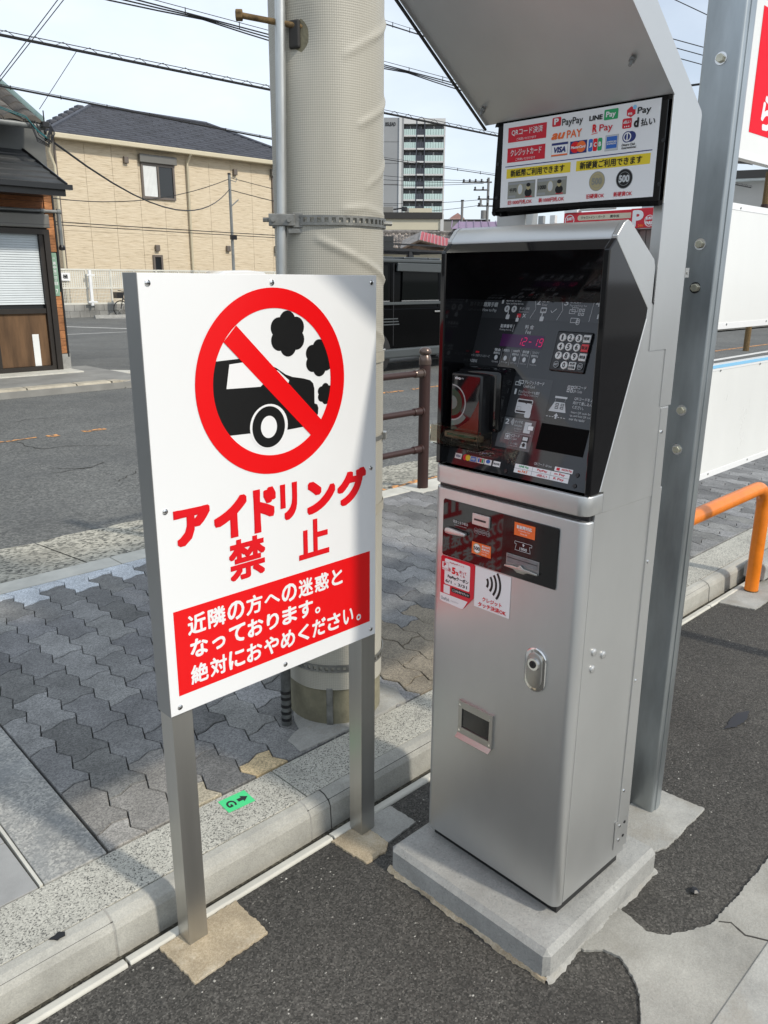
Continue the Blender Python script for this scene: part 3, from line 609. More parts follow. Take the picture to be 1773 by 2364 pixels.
rm = random.Random(5)
def fillet(p0, p1, out, n=60):
    """rough mortar squeezed out along the foot of the block"""
    mb = MB(); vs_ = []; d = Vector((p1[0]-p0[0], p1[1]-p0[1], 0)); o_ = Vector((*out, 0))
    for i in range(n+1):
        b_ = Vector((p0[0], p0[1], 0))+d*(i/n); wd = rm.uniform(0.006, 0.012)+0.004*math.sin(i*0.31); h = rm.uniform(0.006, 0.012)
        vs_ += [b_-o_*0.004+Vector((0, 0, h)), b_+o_*wd*0.5+Vector((0, 0, h*0.7)), b_+o_*wd+Vector((0, 0, -0.002))]
    return mb.add(vs_, [(i*3+k, i*3+k+1, i*3+k+4, i*3+k+3) for i in range(n) for k in range(2)])
obj('mortar_fillet', fillet((ax0, ay1), (ax0, ay0), (-1, 0)), M['mortar'], pl, smooth=True)
obj('mortar_fillet', fillet((ax0, ay0), (ax1, ay0), (0, -1)), M['patch'], pl, smooth=True)

# ------------------------------------------------------------------ parking payment machine
mc = thing('payment_machine', 'silver parking payment machine with black control panel on a concrete plinth', 'payment machine', (0.8, -0.4, 0.0), None, R(-1.4), world=False)
Y0, Y1 = -0.0848, 0.334
def xy_round(x0, x1, y0, y1, r, n=6):
    """plan outline, the two corners at x0 rounded"""
    pts = [(x1, y0), (x1, y1)]
    pts += [(x0+r-r*math.sin(R(90*k/n)), y1-r+r*math.cos(R(90*k/n))) for k in range(n+1)]
    pts += [(x0+r-r*math.cos(R(90*k/n)), y0+r-r*math.sin(R(90*k/n))) for k in range(n+1)]
    return pts
obj('cabinet', MB().box((-0.1435, Y0+0.0012, 0.1080), (0.125, Y1-0.0012, 1.0750)), M['silver'], mc, bevel=0.0015)
obj('foot', MB().box((-0.150, Y0+0.012, 0.074), (0.115, Y1-0.012, 0.1085)), M['satin'], mc)
door = obj('door', MB().prism(xy_round(-0.173, -0.1450, Y0, Y1, 0.021), 'z', 0.1055, 1.0490), M['silver'], mc, bevel=0.004, seg=3, smooth=50)
obj('shadow_gap', MB().box((-0.158, Y0+0.006, 1.0470), (-0.12, Y1-0.006, 1.0640)), M['satin'], mc)
# upper shell: band, two flanks, hood
band = obj('band', MB().prism(xy_round(-0.1775, -0.120, Y0, Y1, 0.024), 'z', 1.0610, 1.1030), M['silver'], mc, bevel=0.003, seg=2, smooth=50)
flank = [(-0.1200, 1.0612), (-0.1200, 1.1060), (-0.1360, 1.1078), (-0.0165, 1.4440), (-0.0150, 1.4620), (-0.1490, 1.5870), (-0.1500, 1.5960), (-0.1290, 1.6190), (-0.1170, 1.6245), (-0.1060, 1.6215), (-0.0085, 1.5570), (-0.0020, 1.5430), (-0.0020, 1.4770), (0.1000, 1.3800), (0.1040, 1.3700), (0.1120, 1.2600), (0.1120, 1.0612)]
for y in (Y0, Y1-0.012): obj('side_shell', MB().prism(flank, 'y', y, y+0.012), M['silver'], mc, bevel=0.0012, seg=1)
top = [(-0.1490, 1.5885), (-0.1497, 1.5958), (-0.1287, 1.6186), (-0.1170, 1.6241), (-0.1062, 1.6212), (-0.0088, 1.5568), (-0.0024, 1.5430), (-0.0024, 1.5300), (-0.012, 1.54), (-0.1080, 1.6050), (-0.1240, 1.6040), (-0.1400, 1.5860)]
obj('hood', MB().prism(top, 'y', Y0+0.0122, Y1-0.0122), M['silver'], mc, smooth=50)
obj('back_cover', MB().box((0.060, Y0+0.0125, 1.07), (0.1115, Y1-0.0125, 1.376)), M['silver'], mc)
# black recess: cheeks, ceiling, tilted panel
chk = [(-0.1700, 1.1040), (-0.1700, 1.5720), (-0.1660, 1.5760), (-0.1480, 1.5925), (-0.0150, 1.4660), (-0.0190, 1.4420), (-0.1370, 1.1040)]
for y in (Y0+0.0006, Y1-0.0146): obj('cheek', MB().prism(chk, 'y', y, y+0.014), M['black'], mc, bevel=0.0025, seg=2)
obj('recess_ceiling', MB().prism([(-0.1690, 1.5715), (-0.1475, 1.5915), (-0.020, 1.4740), (-0.0300, 1.4700), (-0.1500, 1.5790)], 'y', Y0+0.0148, Y1-0.0148), M['black'], mc)
obj('control_panel', MB().prism([(-0.1695, 1.1035), (-0.150, 1.1035), (-0.0295, 1.4760), (0.0, 1.4700), (-0.12, 1.1035)], 'y', Y0+0.0148, Y1-0.0148), M['panel'], mc)
TV = Vector((0.32, 0, 1.0)); TN = Vector((-1.0, 0, 0.32)).normalized()
pf = PF((-0.150, 0, 1.1), (0, -1, 0), TV, TN); pf.o = Vector((-0.1502, 0, 1.1)); 
# the panel plane really passes (-.150,1.1035) and (-.0295,1.4760): follow it
pf.v = Vector((0.1205/0.3725, 0, 1.0)); pf.o = Vector((-0.150-0.0035*0.1205/0.3725, 0, 1.1)); pf.n = Vector((-1.0, 0, 0.1205/0.3725)).normalized()
pn = Prints(pf, mc, 'panel_print')
G0, G1 = pn['pale'], pn['dim']
M['panelband'] = glass('panel_band', (0.035, 0.037, 0.040), 0.07); M['panelbox'] = glass('panel_box', (0.10, 0.105, 0.11), 0.12)
pf.rect(pn['panelband'], -0.318, 0.332, 0.066, 0.372, 0.0003)
pf.rect(pn['panelband'], -0.245, 0.128, -0.080, 0.212, 0.0003)
pf.rect(pn['panelbox'], -0.1908, 0.0602, -0.0967, 0.1250, 0.0005)
T = lambda s_, a0, b0, a1, b1, k='pale', bold=0.0: pf.text(pn[k], s_, a0, b0, a1, b1, 0.0009, bold)
def mid(s_, a, b, wd, h, k='pale', bold=0.0): T(s_, a-wd/2, b-h/2, a+wd/2, b+h/2, k, bold)
T('精算手順', -0.3189, 0.3560, -0.2777, 0.3665, bold=.02); T('How to Pay', -0.3189, 0.3440, -0.2777, 0.3520)
for d_, a in (('1', -0.2675), ('2', -0.171), ('3', -0.0999), ('4', -0.0231)): T(d_, a, 0.364, a+(0.005 if d_ == '1' else 0.0105), 0.3775, bold=.02)
T('駐車番号入力', -0.2557, 0.3690, -0.2144, 0.3770, bold=.02); T('Input parking slot no.', -0.2545, 0.3620, -0.206, 0.3668)
T('精 算', -0.1566, 0.3690, -0.138, 0.3770, bold=.02); T('Enter', -0.1560, 0.3620, -0.142, 0.3668)
T('お支払い', -0.0851, 0.3690, -0.0563, 0.3770, bold=.02); T('Pay parking fee', -0.0851, 0.3618, -0.0430, 0.3668)
T('押入れ・駐車', -0.2140, 0.3520, -0.1870, 0.3580); T('Mistaken button', -0.2140, 0.3465, -0.188, 0.3500, 'dim')
for p_ in ([(-0.1785, 0.3764), (-0.1701, 0.3551), (-0.1803, 0.3348)], [(-0.1086, 0.377), (-0.0998, 0.3548), (-0.1095, 0.3339)], [(-0.0284, 0.3757), (-0.0298, 0.3335)], [(-0.2177, 0.320), (-0.2186, 0.3042)]): pf.line(pn['pale'], p_, 0.0010, 0.0007)
def hand(a, b, k=1.0):
    pf.rect(G0, a-.002*k, b, a+.0005*k, b+.009*k, 0.0007, .001*k); pf.rect(G0, a-.0045*k, b-.008*k, a+.0055*k, b+.002*k, 0.0008, .002*k)
for a, s_ in ((-0.249, '0'), (-0.229, '9')): pf.disc(G0, a, 0.3532, .0072, .0072, 0.0007); mid(s_, a, 0.3532, .0045, .007, 'ink', .03)
hand(-0.2425, 0.339); hand(-0.1492, 0.338); hand(-0.214, 0.333, .8)
pf.rect(pn['crimson'], -0.2170, 0.3360, -0.2060, 0.3440, 0.0006, .002); mid('×', -0.1965, 0.340, .009, .009)
pf.rect(G0, -0.1570, 0.3470, -0.1410, 0.3590, 0.0006, .002); mid('精算', -0.149, 0.353, .012, .006, 'ink', .02)
pf.line(G0, [(-0.130, 0.353), (-0.1255, 0.3485), (-0.1160, 0.3570)], 0.0014, 0.0007)
pf.disc(pn['ink'], -0.1313, 0.3745, 0.0052, 0.0050, 0.0012)
for a, b in ((-0.083, 0.3480), (-0.0775, 0.3520)): pf.frame(G0, a, b, a+.015, b+.009, .0012, 0.0007)
for a in (-.0600, -.0520): 
    for b in (.3480, .3560): pf.frame(G0, a, b-.003, a+.006, b+.003, .0015, 0.0007)
pf.frame(G0, -0.075, 0.330, -0.057, 0.340, .0012, 0.0007); pf.ring(G0, -0.0560, 0.331, .0035, .0048, 0.0008, 20); pf.ring(G0, -0.0560, 0.3345, .0035, .0048, 0.0009, 20)
pf.rect(G0, -0.0130, 0.3400, -0.0095, 0.349, 0.0007, .001)
T('駐車番号', -0.2553, 0.3120, -0.222, 0.3200, bold=.02); T('Parking slot no.', -0.2553, 0.3055, -0.222, 0.3100)
T('料 金', -0.1867, 0.3120, -0.1631, 0.3210, bold=.02); T('Fee', -0.1821, 0.3020, -0.1676, 0.3105)
pf.rect(pn['ledback'], -0.2450, 0.2725, -0.1300, 0.2995, 0.0004)
SEG = {'1': 'bc', '2': 'abged', '9': 'abcdfg', '-': 'g'}
def seg7(c_, a, b, wd, h):
    sg_ = {'a': ((0, h), (wd, h)), 'b': ((wd, h), (wd, h/2)), 'c': ((wd, h/2), (wd, 0)), 'd': ((0, 0), (wd, 0)), 'e': ((0, 0), (0, h/2)), 'f': ((0, h/2), (0, h)), 'g': ((0, h/2), (wd, h/2))}
    for q_ in SEG[c_]:
        (x0, y0), (x1, y1) = sg_[q_]; k = 0.10
        xa, ya, xb, yb = x0+(x1-x0)*k, y0+(y1-y0)*k, x1-(x1-x0)*k, y1-(y1-y0)*k
        pf.line(pn['led'], [(a+xa+ya*.12, b+ya), (a+xb+yb*.12, b+yb)], 0.0016, 0.0008)
for c_, a in (('1', -0.1975), ('2', -0.1840), ('-', -0.1690), ('1', -0.1545), ('9', -0.1405)): seg7(c_, a, 0.2775, 0.0085, 0.0160)
for a, ja, jb, en in ((-0.2472, '現金', '使用中止', 'Cash unavailable'), (-0.2209, '釣銭切れ', '', 'Out of change'), (-0.1946, '1000円', '使用中止', 'Coins only'), (-0.1685, '領収書', '発行中止', 'Cannot issue receipt'), (-0.1422, 'クレジットカード', '使用中止', 'Cannot accept card')):
    pf.disc(G0, a, 0.2475, 0.0046, 0.0052, 0.0008, 20); mid(ja, a, 0.2640, .018, .0062, bold=.02)
    if jb: mid(jb, a, 0.2570, .019, .0055, bold=.02)
    mid(en, a, 0.2385, .018, .0040, 'dim')
    if a > -0.24: pf.line(pn['dim'], [(a-.0132, 0.268), (a-.0132, 0.232)], 0.0006, 0.0007)
pf.rect(pn['crimson'], -0.3095, 0.2535, -0.2990, 0.2575, 0.0006); T('ジャスト大和テクノロジーズ', -0.3253, 0.2450, -0.2658, 0.2510, 'dim'); T('CREVAS', -0.3160, 0.2320, -0.2988, 0.2390, 'dim', .03); pf.disc(pn['dim'], -0.3220, 0.2358, .0042, .0042, 0.0007)
# credit card column and touch payment box
pf.frame(G0, -0.1761, 0.1935, -0.1610, 0.2015, .0014, 0.0007); pf.frame(G0, -0.1680, 0.1975, -0.1545, 0.2050, .0014, 0.0008)
T('クレジットカード', -0.1524, 0.1980, -0.1005, 0.2060, bold=.02); T('Credit Card', -0.1524, 0.1905, -0.1226, 0.1965)
T('1', -0.1725, 0.1745, -0.1675, 0.1860, bold=.02); T('クレジットカードを選択', -0.1622, 0.1785, -0.1061, 0.1845, bold=.01); T('Select "Pay by Credit Card"', -0.1614, 0.1725, -0.1068, 0.1775, 'dim')
pf.rect(G0, -0.1595, 0.1365, -0.1175, 0.1665, 0.0006, .003); pf.rect(pn['ink'], -0.1575, 0.1590, -0.1195, 0.1645, 0.0007, .002); pf.rect(pn['ink'], -0.1575, 0.1385, -0.1195, 0.1420, 0.0007, .001)
pf.frame(pn['grey'], -0.1560, 0.1440, -0.1450, 0.1500, .0008, 0.0008)
pf.rect(G0, -0.1320, 0.1290, -0.1165, 0.1430, 0.0009, .004); pf.rect(G0, -0.1285, 0.1400, -0.1245, 0.1560, 0.0010, .002)
for k in range(5): pf.line(pn['ink'], [(-.1265+.006*math.cos(R(20+k*35)), .1555+.006*math.sin(R(20+k*35))), (-.1265+.0105*math.cos(R(20+k*35)), .1555+.0105*math.sin(R(20+k*35)))], .0012, 0.0011)
T('2', -0.1778, 0.1105, -0.1668, 0.1215, bold=.02)
for k in range(4): pf.ring(G0, -0.1640, 0.1165, .0015+.0024*k, .0027+.0024*k, 0.0008, 10, -50, 50)
T('タッチ式', -0.152, 0.1150, -0.1307, 0.1210, bold=.02); T('Contactless', -0.152, 0.1085, -0.1310, 0.1130); T('カードをタッチ', -0.150, 0.1010, -0.130, 0.1055); T('Tap your card', -0.148, 0.0965, -0.131, 0.1000, 'dim')
pf.rect(G0, -0.1245, 0.0975, -0.1070, 0.1200, 0.0008); pf.rect(pn['paper'], -0.1150, 0.1040, -0.1000, 0.1140, 0.0010, .001); pf.frame(pn['ink'], -0.1150, 0.1040, -0.1000, 0.1140, .0007, 0.0011)
for k in range(22): pf.rect(G0, -0.166+k*.003, 0.0932, -0.1645+k*.003, 0.0940, 0.0008)
pf.frame(G0, -0.1690, 0.0790, -0.1560, 0.0910, .0014, 0.0008); pf.rect(G0, -0.1655, 0.0820, -0.1595, 0.0880, 0.0008)
T('ICカード', -0.1534, 0.0855, -0.1303, 0.0915, bold=.02); T('IC Card', -0.1534, 0.0800, -0.1370, 0.0840); T('カードを挿入', -0.150, 0.0700, -0.131, 0.0745); T('Insert your card', -0.150, 0.0655, -0.131, 0.0690, 'dim')
pf.rect(pn['ink'], -0.1230, 0.0790, -0.1050, 0.0910, 0.0008, .001); pf.rect(G0, -0.1210, 0.0820, -0.1080, 0.0895, 0.0009); pf.poly(G0, [(-.1240, .0660), (-.1060, .0660), (-.1090, .0790), (-.1210, .0790)], 0.0008); pf.poly(pn['ink'], [(-.1185, .069), (-.1185, .073), (-.121, .073), (-.115, .078), (-.109, .073), (-.1115, .073), (-.1115, .069)], 0.0010)
# code reader column (the code itself is left out)
for a in (-.041, -.033):
    for b in (.1950, .2020): pf.frame(G0, a, b-.003, a+.006, b+.003, .0014, 0.0007)
T('QRコード', -0.0263, 0.1990, 0.0036, 0.2065, bold=.02); T('QR Code', -0.0265, 0.1915, -0.0040, 0.1975)
pf.rect(G0, -0.0652, 0.1775, -0.0351, 0.1815, 0.0008); pf.poly(G0, [(-.0739, .150), (-.0309, .150), (-.0379, .1698), (-.0635, .1698)], 0.0008)
for k in range(2):
    for j in range(2): pf.frame(pn['ink'], -.060+k*.013, .1560+j*.0065, -.052+k*.013, .1610+j*.0065, .0014, 0.0010)
pf.poly(G0, [(-.0545, .136), (-.0500, .136), (-.0500, .1415), (-.0465, .1415), (-.0523, .1475), (-.0580, .1415), (-.0545, .1415)], 0.0008)
for k in range(7):
    if k != 3: pf.rect(G0, -0.0766+k*.0072, 0.1388, -0.0720+k*.0072, 0.1400, 0.0008)
for k in range(5): pf.rect(G0, -.0630, .1712+k*.0014, -.0622, .1719+k*.0014, .0008); pf.rect(G0, -.0390, .1712+k*.0014, -.0382, .1719+k*.0014, .0008)
T('QRコードを上に', -0.018, 0.1775, 0.0335, 0.1845, bold=.02); T('向けて差し込んで', -0.0185, 0.1690, 0.0335, 0.1760, bold=.02); T('ください。', -0.018, 0.1605, 0.009, 0.1675, bold=.02)
T('Insert QR code facing', -0.0183, 0.1505, 0.0360, 0.1560); T('up, and hold QR code', -0.0190, 0.1440, 0.0340, 0.1495); T('over the reader', -0.0194, 0.1375, 0.0193, 0.1430)
T('QRコード', -0.0765, 0.0375, -0.0500, 0.0435); T('QR Code', -0.0470, 0.0380, -0.0316, 0.0425)
T('クレジットカード', -0.2634, 0.0370, -0.2240, 0.0430); T('Credit Card', -0.2200, 0.0375, -0.1955, 0.0425)
pf.rect(pn['paper'], -0.1238, 0.0145, 0.0158, 0.0328, 0.0006); pf.rect(pn['paper'], -0.0237, 0.0345, 0.0207, 0.0428, 0.0006)
for a in (-0.0773, -0.0308): pf.rect(pn['grey'], a-.0005, 0.0145, a+.0005, 0.0328, 0.0007)
pf.rect(pn['grey'], -0.1238, 0.0233, 0.0158, 0.0241, 0.0008)
for s_, a, b, k in (('LINE Pay', -0.100, 0.0285, 'green'), ('au PAY', -0.100, 0.0190, 'orange'), ('PayPay', -0.052, 0.0285, 'crimson'), ('d払い', -0.050, 0.0190, 'crimson'), ('m Pay', -0.008, 0.0285, 'crimson'), ('R Pay', -0.008, 0.0190, 'crimson'), ('AEON Pay', 0.006, 0.0388, 'crimson')): mid(s_, a, b, .026, .0055, k, .03)
pf.rect(pn['crimson'], -0.019, 0.0360, -0.0110, 0.0415, 0.0008)
for a, k in ((-0.2865, 'navy'), (-0.2409, 'blue'), (-0.2196, 'paper'), (-0.198, 'paper'), (-0.1735, 'paper')):
    pf.rect(pn['paper'], a-.010, 0.0175, a+.010, 0.0290, 0.0006)
    if k == 'blue': pf.rect(pn['blue'], a-.0085, 0.0180, a+.0085, 0.0285, 0.0007)
mid('VISA', -0.2865, 0.0232, .015, .006, 'navy', .03); pf.disc(pn['crimson'], -0.2650, 0.0236, .0075, .0068, 0.0007); pf.disc(pn['yellow'], -0.2570, 0.0236, .0072, .0066, 0.0008)
mid('AMEX', -0.2409, 0.0232, .013, .005, 'paper', .02)
for k, c_ in enumerate(('blue', 'crimson', 'green')): pf.rect(pn[c_], -.2275+k*.0056, .0190, -.2225+k*.0056, .0278, .0008, .001)
pf.disc(pn['blue'], -0.198, 0.0245, .0060, .0042, 0.0008); mid('DISCOVER', -0.1735, 0.0232, .017, .0042, 'ink', .02)
pn.done()
# black reader window, keypad, screws
scan = MB(); pf.rect(scan, -0.0822, 0.0700, 0.0346, 0.1240, 0.0010); obj('code_window', scan, flat('window_black', (0.0015, 0.0015, 0.0015), 0.5, 0.06), mc, fix=False)
sl_ = Matrix((pf.u, pf.v.normalized(), pf.n)).transposed().to_4x4(); VL = pf.v.length
def onpanel(mb_, a0, b0, a1, b1, h0, h1):
    q = MB().box((0, 0, 0), (1, 1, 1)); q.v = [tuple(pf.P(a0+(a1-a0)*x, b0+(b1-b0)*y, h0+(h1-h0)*z)) for x, y, z in q.v]; return mb_.add(q.v, q.f)
key = obj('keypad', onpanel(MB(), -0.0960, 0.2305, -0.0095, 0.3120, -0.001, 0.0050), M['satin'], mc, bevel=0.004, seg=3)
M['key'] = pmat('key_white', (0.70, 0.70, 0.68), 0.35, 0, 0.03, 9); M['keyred'] = pmat('key_red', (0.70, 0.04, 0.05), 0.35, 0, 0.03, 9); M['keydark'] = pmat('key_dark', (0.03, 0.03, 0.03), 0.35, 0, 0.05, 9)
ka = (-0.0785, -0.0590, -0.0392, -0.0197); kb = (0.2985, 0.2802, 0.2618, 0.2433)
lab = ['123', '456', '789', None]
kp = Prints(pf, key, 'key_print')
def rkey(a, b, s_, mat='key', r_=0.0086):
    mb_ = MB().cyl(pf.P(a, b, 0.0049), pf.P(a, b, 0.0078), r_, r_*0.93, 18); k_ = obj('key', mb_, M[mat], key, smooth=30)
    return k_
for j in range(3):
    for i in range(3): rkey(ka[i], kb[j], lab[j][i]); pf.text(kp['ink'], lab[j][i], ka[i]-(.0022 if lab[j][i] == '1' else .0034), kb[j]-.0052, ka[i]+(.0016 if lab[j][i] == '1' else .0034), kb[j]+.0052, 0.0082, .03)
rkey(ka[1], kb[3], '0'); pf.text(kp['ink'], '0', ka[1]-.0034, kb[3]-.0052, ka[1]+.0034, kb[3]+.0052, 0.0082, .03)
for a, s_ in ((ka[0], 'SET'), (ka[3], 'ESC')): rkey(a, kb[3], s_, 'keydark', 0.0072); pf.ring(kp['pale'], a, kb[3], .0060, .0066, 0.0081, 24); pf.text(kp['pale'], s_, a-.0048, kb[3]-.002, a+.0048, kb[3]+.002, 0.0082, .02)
for b, s_, mt in ((kb[0], '精算', 'key'), (kb[1], '取消', 'keyred'), (kb[2], '領収書', 'key')):
    obj('key', onpanel(MB(), ka[3]-.0088, b-.0078, ka[3]+.0088, b+.0078, 0.0049, 0.0078), M[mt], key, bevel=0.0015); pf.text(kp['ink'], s_, ka[3]-.0068, b-.0034, ka[3]+.0068, b+.0034, 0.0082, .02)
obj('key', onpanel(MB(), ka[2]-.0088, kb[3]-.0078, ka[2]+.0088, kb[3]+.0078, 0.0049, 0.0078), M['key'], key, bevel=0.0015)
pf.text(kp['ink'], '利用', ka[2]-.006, kb[3]+.0005, ka[2]+.006, kb[3]+.0062, 0.0082, .02); pf.text(kp['ink'], '証明書', ka[2]-.0072, kb[3]-.0060, ka[2]+.0072, kb[3]-.0008, 0.0082, .02)
kp.done()
for a, b in ((-0.1431, 0.0339), (-0.1439, 0.0129), (0.0332, 0.0344), (0.0331, 0.0131), (-0.325, 0.0339), (-0.325, 0.0129)):
    obj('panel_screw', MB().cyl(pf.P(a, b, -0.001), pf.P(a, b, 0.0022), .0052, .0042, 14), M['satin'], mc, smooth=30)
# card terminal with clear tray
ct = obj('card_terminal', MB().box((-0.1640, 0.2080, 1.1720), (-0.04, 0.2990, 1.3170)), M['satin'], mc, bevel=0.006, seg=3, smooth=40)
obj('terminal_back', MB().prism([(-0.135, 1.19), (-0.135, 1.325), (-0.05, 1.330), (-0.02, 1.30), (-0.02, 1.19)], 'y', 0.182, 0.3075), M['black'], ct, bevel=0.01, seg=3, smooth=40)
tp = PF((-0.1641, 0, 0), (0, -1, 0), (0, 0, 1), (-1, 0, 0)); tpr = Prints(tp, ct, 'terminal_print')
M['screen'] = glass('terminal_screen', (0.008, 0.009, 0.01), 0.06); M['dgreen'] = flat('print_dark_green', (0.006, 0.05, 0.03), 0.2); M['rust'] = flat('print_rust', (0.10, 0.014, 0.008), 0.2); M['teal'] = flat('print_teal', (0.11, 0.16, 0.145), 0.2)
tp.rect(tpr['screen'], -0.2940, 1.180, -0.2130, 1.312, 0.0004, 0.004)
def tclip(pts):
    for nx, ny, d in ((1, 0, -0.2930), (-1, 0, 0.2140), (0, 1, 1.181), (0, -1, -1.30)): pts = clip(pts, nx, ny, d) if pts else pts
    return pts
def tarc(k, r0, r1, t0, t1, h, cx=-0.293, cy=1.250):
    n = 20
    p_ = [(cx+r1*math.cos(R(t0+(t1-t0)*i/n)), cy+r1*math.sin(R(t0+(t1-t0)*i/n))) for i in range(n+1)]+[(cx+r0*math.cos(R(t1+(t0-t1)*i/n)), cy+r0*math.sin(R(t1+(t0-t1)*i/n))) for i in range(n+1)]
    p_ = tclip(p_)
    if p_: tp.poly(tpr[k], p_, h)
q = tclip([(-0.293, 1.181), (-0.214, 1.181), (-0.214, 1.262), (-0.240, 1.215), (-0.27, 1.195)]); tp.poly(tpr['rust'], q, 0.0005)
tarc('teal', 0.0, 0.0155, -90, 90, 0.0006); tarc('dgreen', 0.0155, 0.030, -90, 90, 0.0006); tarc('grey', 0.038, 0.041, -90, 90, 0.0006); tarc('teal', 0.041, 0.052, -90, -35, 0.0007)
tp.text(tpr['paper'], 'vivo', -0.2860, 1.3020, -0.2690, 1.3090, 0.0008, .02); tp.text(tpr['dim'], 'pay', -0.2670, 1.3030, -0.2600, 1.3070, 0.0008)
tpr.done()
mt_, t_, b_ = _new('smoked_clear_plastic'); b_.inputs['Base Color'].default_value = (0.93, 0.89, 0.78, 1); b_.inputs['Transmission Weight'].default_value = 1.0; b_.inputs['Roughness'].default_value = 0.03; b_.inputs['IOR'].default_value = 1.12
M['clear'] = mt_
tr = MB()
tr.prism([(-0.2060, 1.1620), (-0.2030, 1.1620), (-0.1980, 1.2000), (-0.2010, 1.2000)], 'y', 0.178, 0.321)
tr.box((-0.2050, 0.3185, 1.1600), (-0.1600, 0.3210, 1.2000)); tr.box((-0.2050, 0.178, 1.1600), (-0.1600, 0.1805, 1.1950)); tr.box((-0.2050, 0.178, 1.1580), (-0.1600, 0.321, 1.1605)); tr.box((-0.2000, 0.165, 1.1500), (-0.165, 0.178, 1.1525))
for y in (0.215, 0.25, 0.285): tr.box((-0.2030, y, 1.1605), (-0.170, y+0.002, 1.178))
tray = obj('card_tray', tr, M['clear'], mc)
obj('card_slot_lip', MB().box((-0.1800, 0.196, 1.172), (-0.164, 0.300, 1.186)), flat('lip_brown', (0.10, 0.075, 0.05), .3), tray, bevel=0.003)
obj('card_slot_bar', MB().box((-0.1850, 0.205, 1.1785), (-0.1802, 0.288, 1.1835)), M['dgreen'], tray, bevel=0.001)  # plain dark green bar in front of the slot lip
# coin and note plate on the door
M['plate'] = glass('plate_black', (0.010, 0.010, 0.011), 0.05, 0.6); M['plate2'] = glass('plate_black_right', (0.004, 0.004, 0.004), 0.12, 0.4)
plate = obj('coin_plate', MB().prism([(y, z) for y, z in [(0.3010-.0, 0.8900), (0.3010, 1.0200), (0.2970, 1.0250), (-0.0190, 1.0255), (-0.0232, 1.0215), (-0.0232, 0.8945), (-0.0190, 0.8890), (0.2970, 0.8860)]], 'x', -0.1755, -0.1725), M['plate'], mc, bevel=0.0008, seg=1)
obj('note_plate', MB().box((-0.1764, -0.0228, 0.8900), (-0.1752, 0.1220, 1.0248)), M['plate2'], mc, bevel=0.0004, seg=1)
pf = PF((-0.1756, 0, 0), (0, -1, 0), (0, 0, 1), (-1, 0, 0)); pd = Prints(pf, mc, 'door_print')
def T2(s_, a0, b0, a1, b1, k='pale', bold=0.0, h=0.0016): pf.text(pd[k], s_, a0, b0, a1, b1, h, bold)
T2('硬貨つまり解消', -0.267, 0.9735, -0.2219, 0.9805); T2('Clear coin jam', -0.263, 0.9670, -0.2260, 0.9710, 'dim')
for a, s_ in ((-0.1987, '500'), (-0.1872, '100'), (-0.1755, '50'), (-0.1633, '10')): pf.ring(pd['dim'], a, 0.9692, .0052, .0057, 0.0005, 24, asp=1.15); T2(s_, a-.0036, 0.9668, a+.0036, 0.9716, 'dim', h=.0006)
pf.rect(pd['orange'], -0.2085, 0.9135, -0.1527, 0.9418, 0.0004); pf.disc(pd['gold'], -0.1935, 0.9280, .0118, .0125, 0.0006); pf.disc(pd['paper'], -0.1935, 0.9280, .0095, .0102, 0.0007); T2('500', -0.2030, 0.9235, -0.1840, 0.9325, 'ink', .03, .0010)
T2('新500円', -0.1790, 0.9340, -0.1560, 0.9395, 'paper', .02, .0008); T2('硬貨対応', -0.1790, 0.9275, -0.1560, 0.9325, 'paper', .02, .0008); T2('New 500yen', -0.1790, 0.9220, -0.1580, 0.9255, 'paper', 0, .0008); T2('coin OK', -0.1790, 0.9165, -0.1640, 0.9200, 'paper', 0, .0008)
pf.rect(pd['orange'], -0.0906, 0.9862, -0.0357, 1.0153, 0.0014); T2('新紙幣対応', -0.0840, 1.0020, -0.0436, 1.0105, 'paper', .03, .0020); T2('Compatible with', -0.0794, 0.9965, -0.0490, 1.0000, 'paper', 0, .0020); T2('New bill', -0.0730, 0.9905, -0.0560, 0.9940, 'paper', 0, .0020)
pf.line(pd['pale'], [(-0.0872, 0.9728), (-0.0872, 0.9670), (-0.0830, 0.9670), (-0.0860, 0.9530), (-0.0450, 0.9530), (-0.0480, 0.9670), (-0.0420, 0.9670), (-0.0420, 0.9728), (-0.0872, 0.9728)], .0009, .0014)
T2('1000', -0.0735, 0.9555, -0.0539, 0.9620, 'pale', .03, .0016); pf.poly(pd['pale'], [(-.0655, .9645), (-.0625, .9645), (-.0625, .9675), (-.0600, .9675), (-.0640, .9710), (-.0680, .9675), (-.0655, .9675)], .0016)
pd.done()
obj('coin_slot', MB().box((-0.1800, 0.1575, 0.9835), (-0.1752, 0.2085, 1.0105)), M['silver'], mc, bevel=0.002, seg=2)
obj('coin_slit', MB().box((-0.1806, 0.1680, 0.9945), (-0.1798, 0.2015, 0.9990)), M['satin'], mc)
kn = MB(); 
for k in range(2): pass
obj('release_knob', MB().prism([(0.2840, 0.9455), (0.2870, 0.9520), (0.2840, 0.9590), (0.2700, 0.9600), (0.2240, 0.9570), (0.2225, 0.9530), (0.2260, 0.9490), (0.2700, 0.9450)], 'x', -0.186, -0.1765), M['silver'], mc, bevel=0.0022, seg=2, smooth=50)
bill = obj('note_slot', MB().box((-0.1790, 0.0192, 0.9105), (-0.1762, 0.1075, 0.9410)), M['trim'], mc, bevel=0.0012)
obj('note_shutter', MB().box((-0.1798, 0.0230, 0.9215), (-0.1788, 0.1035, 0.9395)), pmat('clear_grey', (0.16, 0.165, 0.17), 0.1, 0, 0.2, 40), bill, bevel=0.0004)
obj('note_line', MB().box((-0.1803, 0.0230, 0.9318), (-0.1797, 0.1035, 0.9332)), M['satin'], bill)
nl = [(-0.0, 0)]
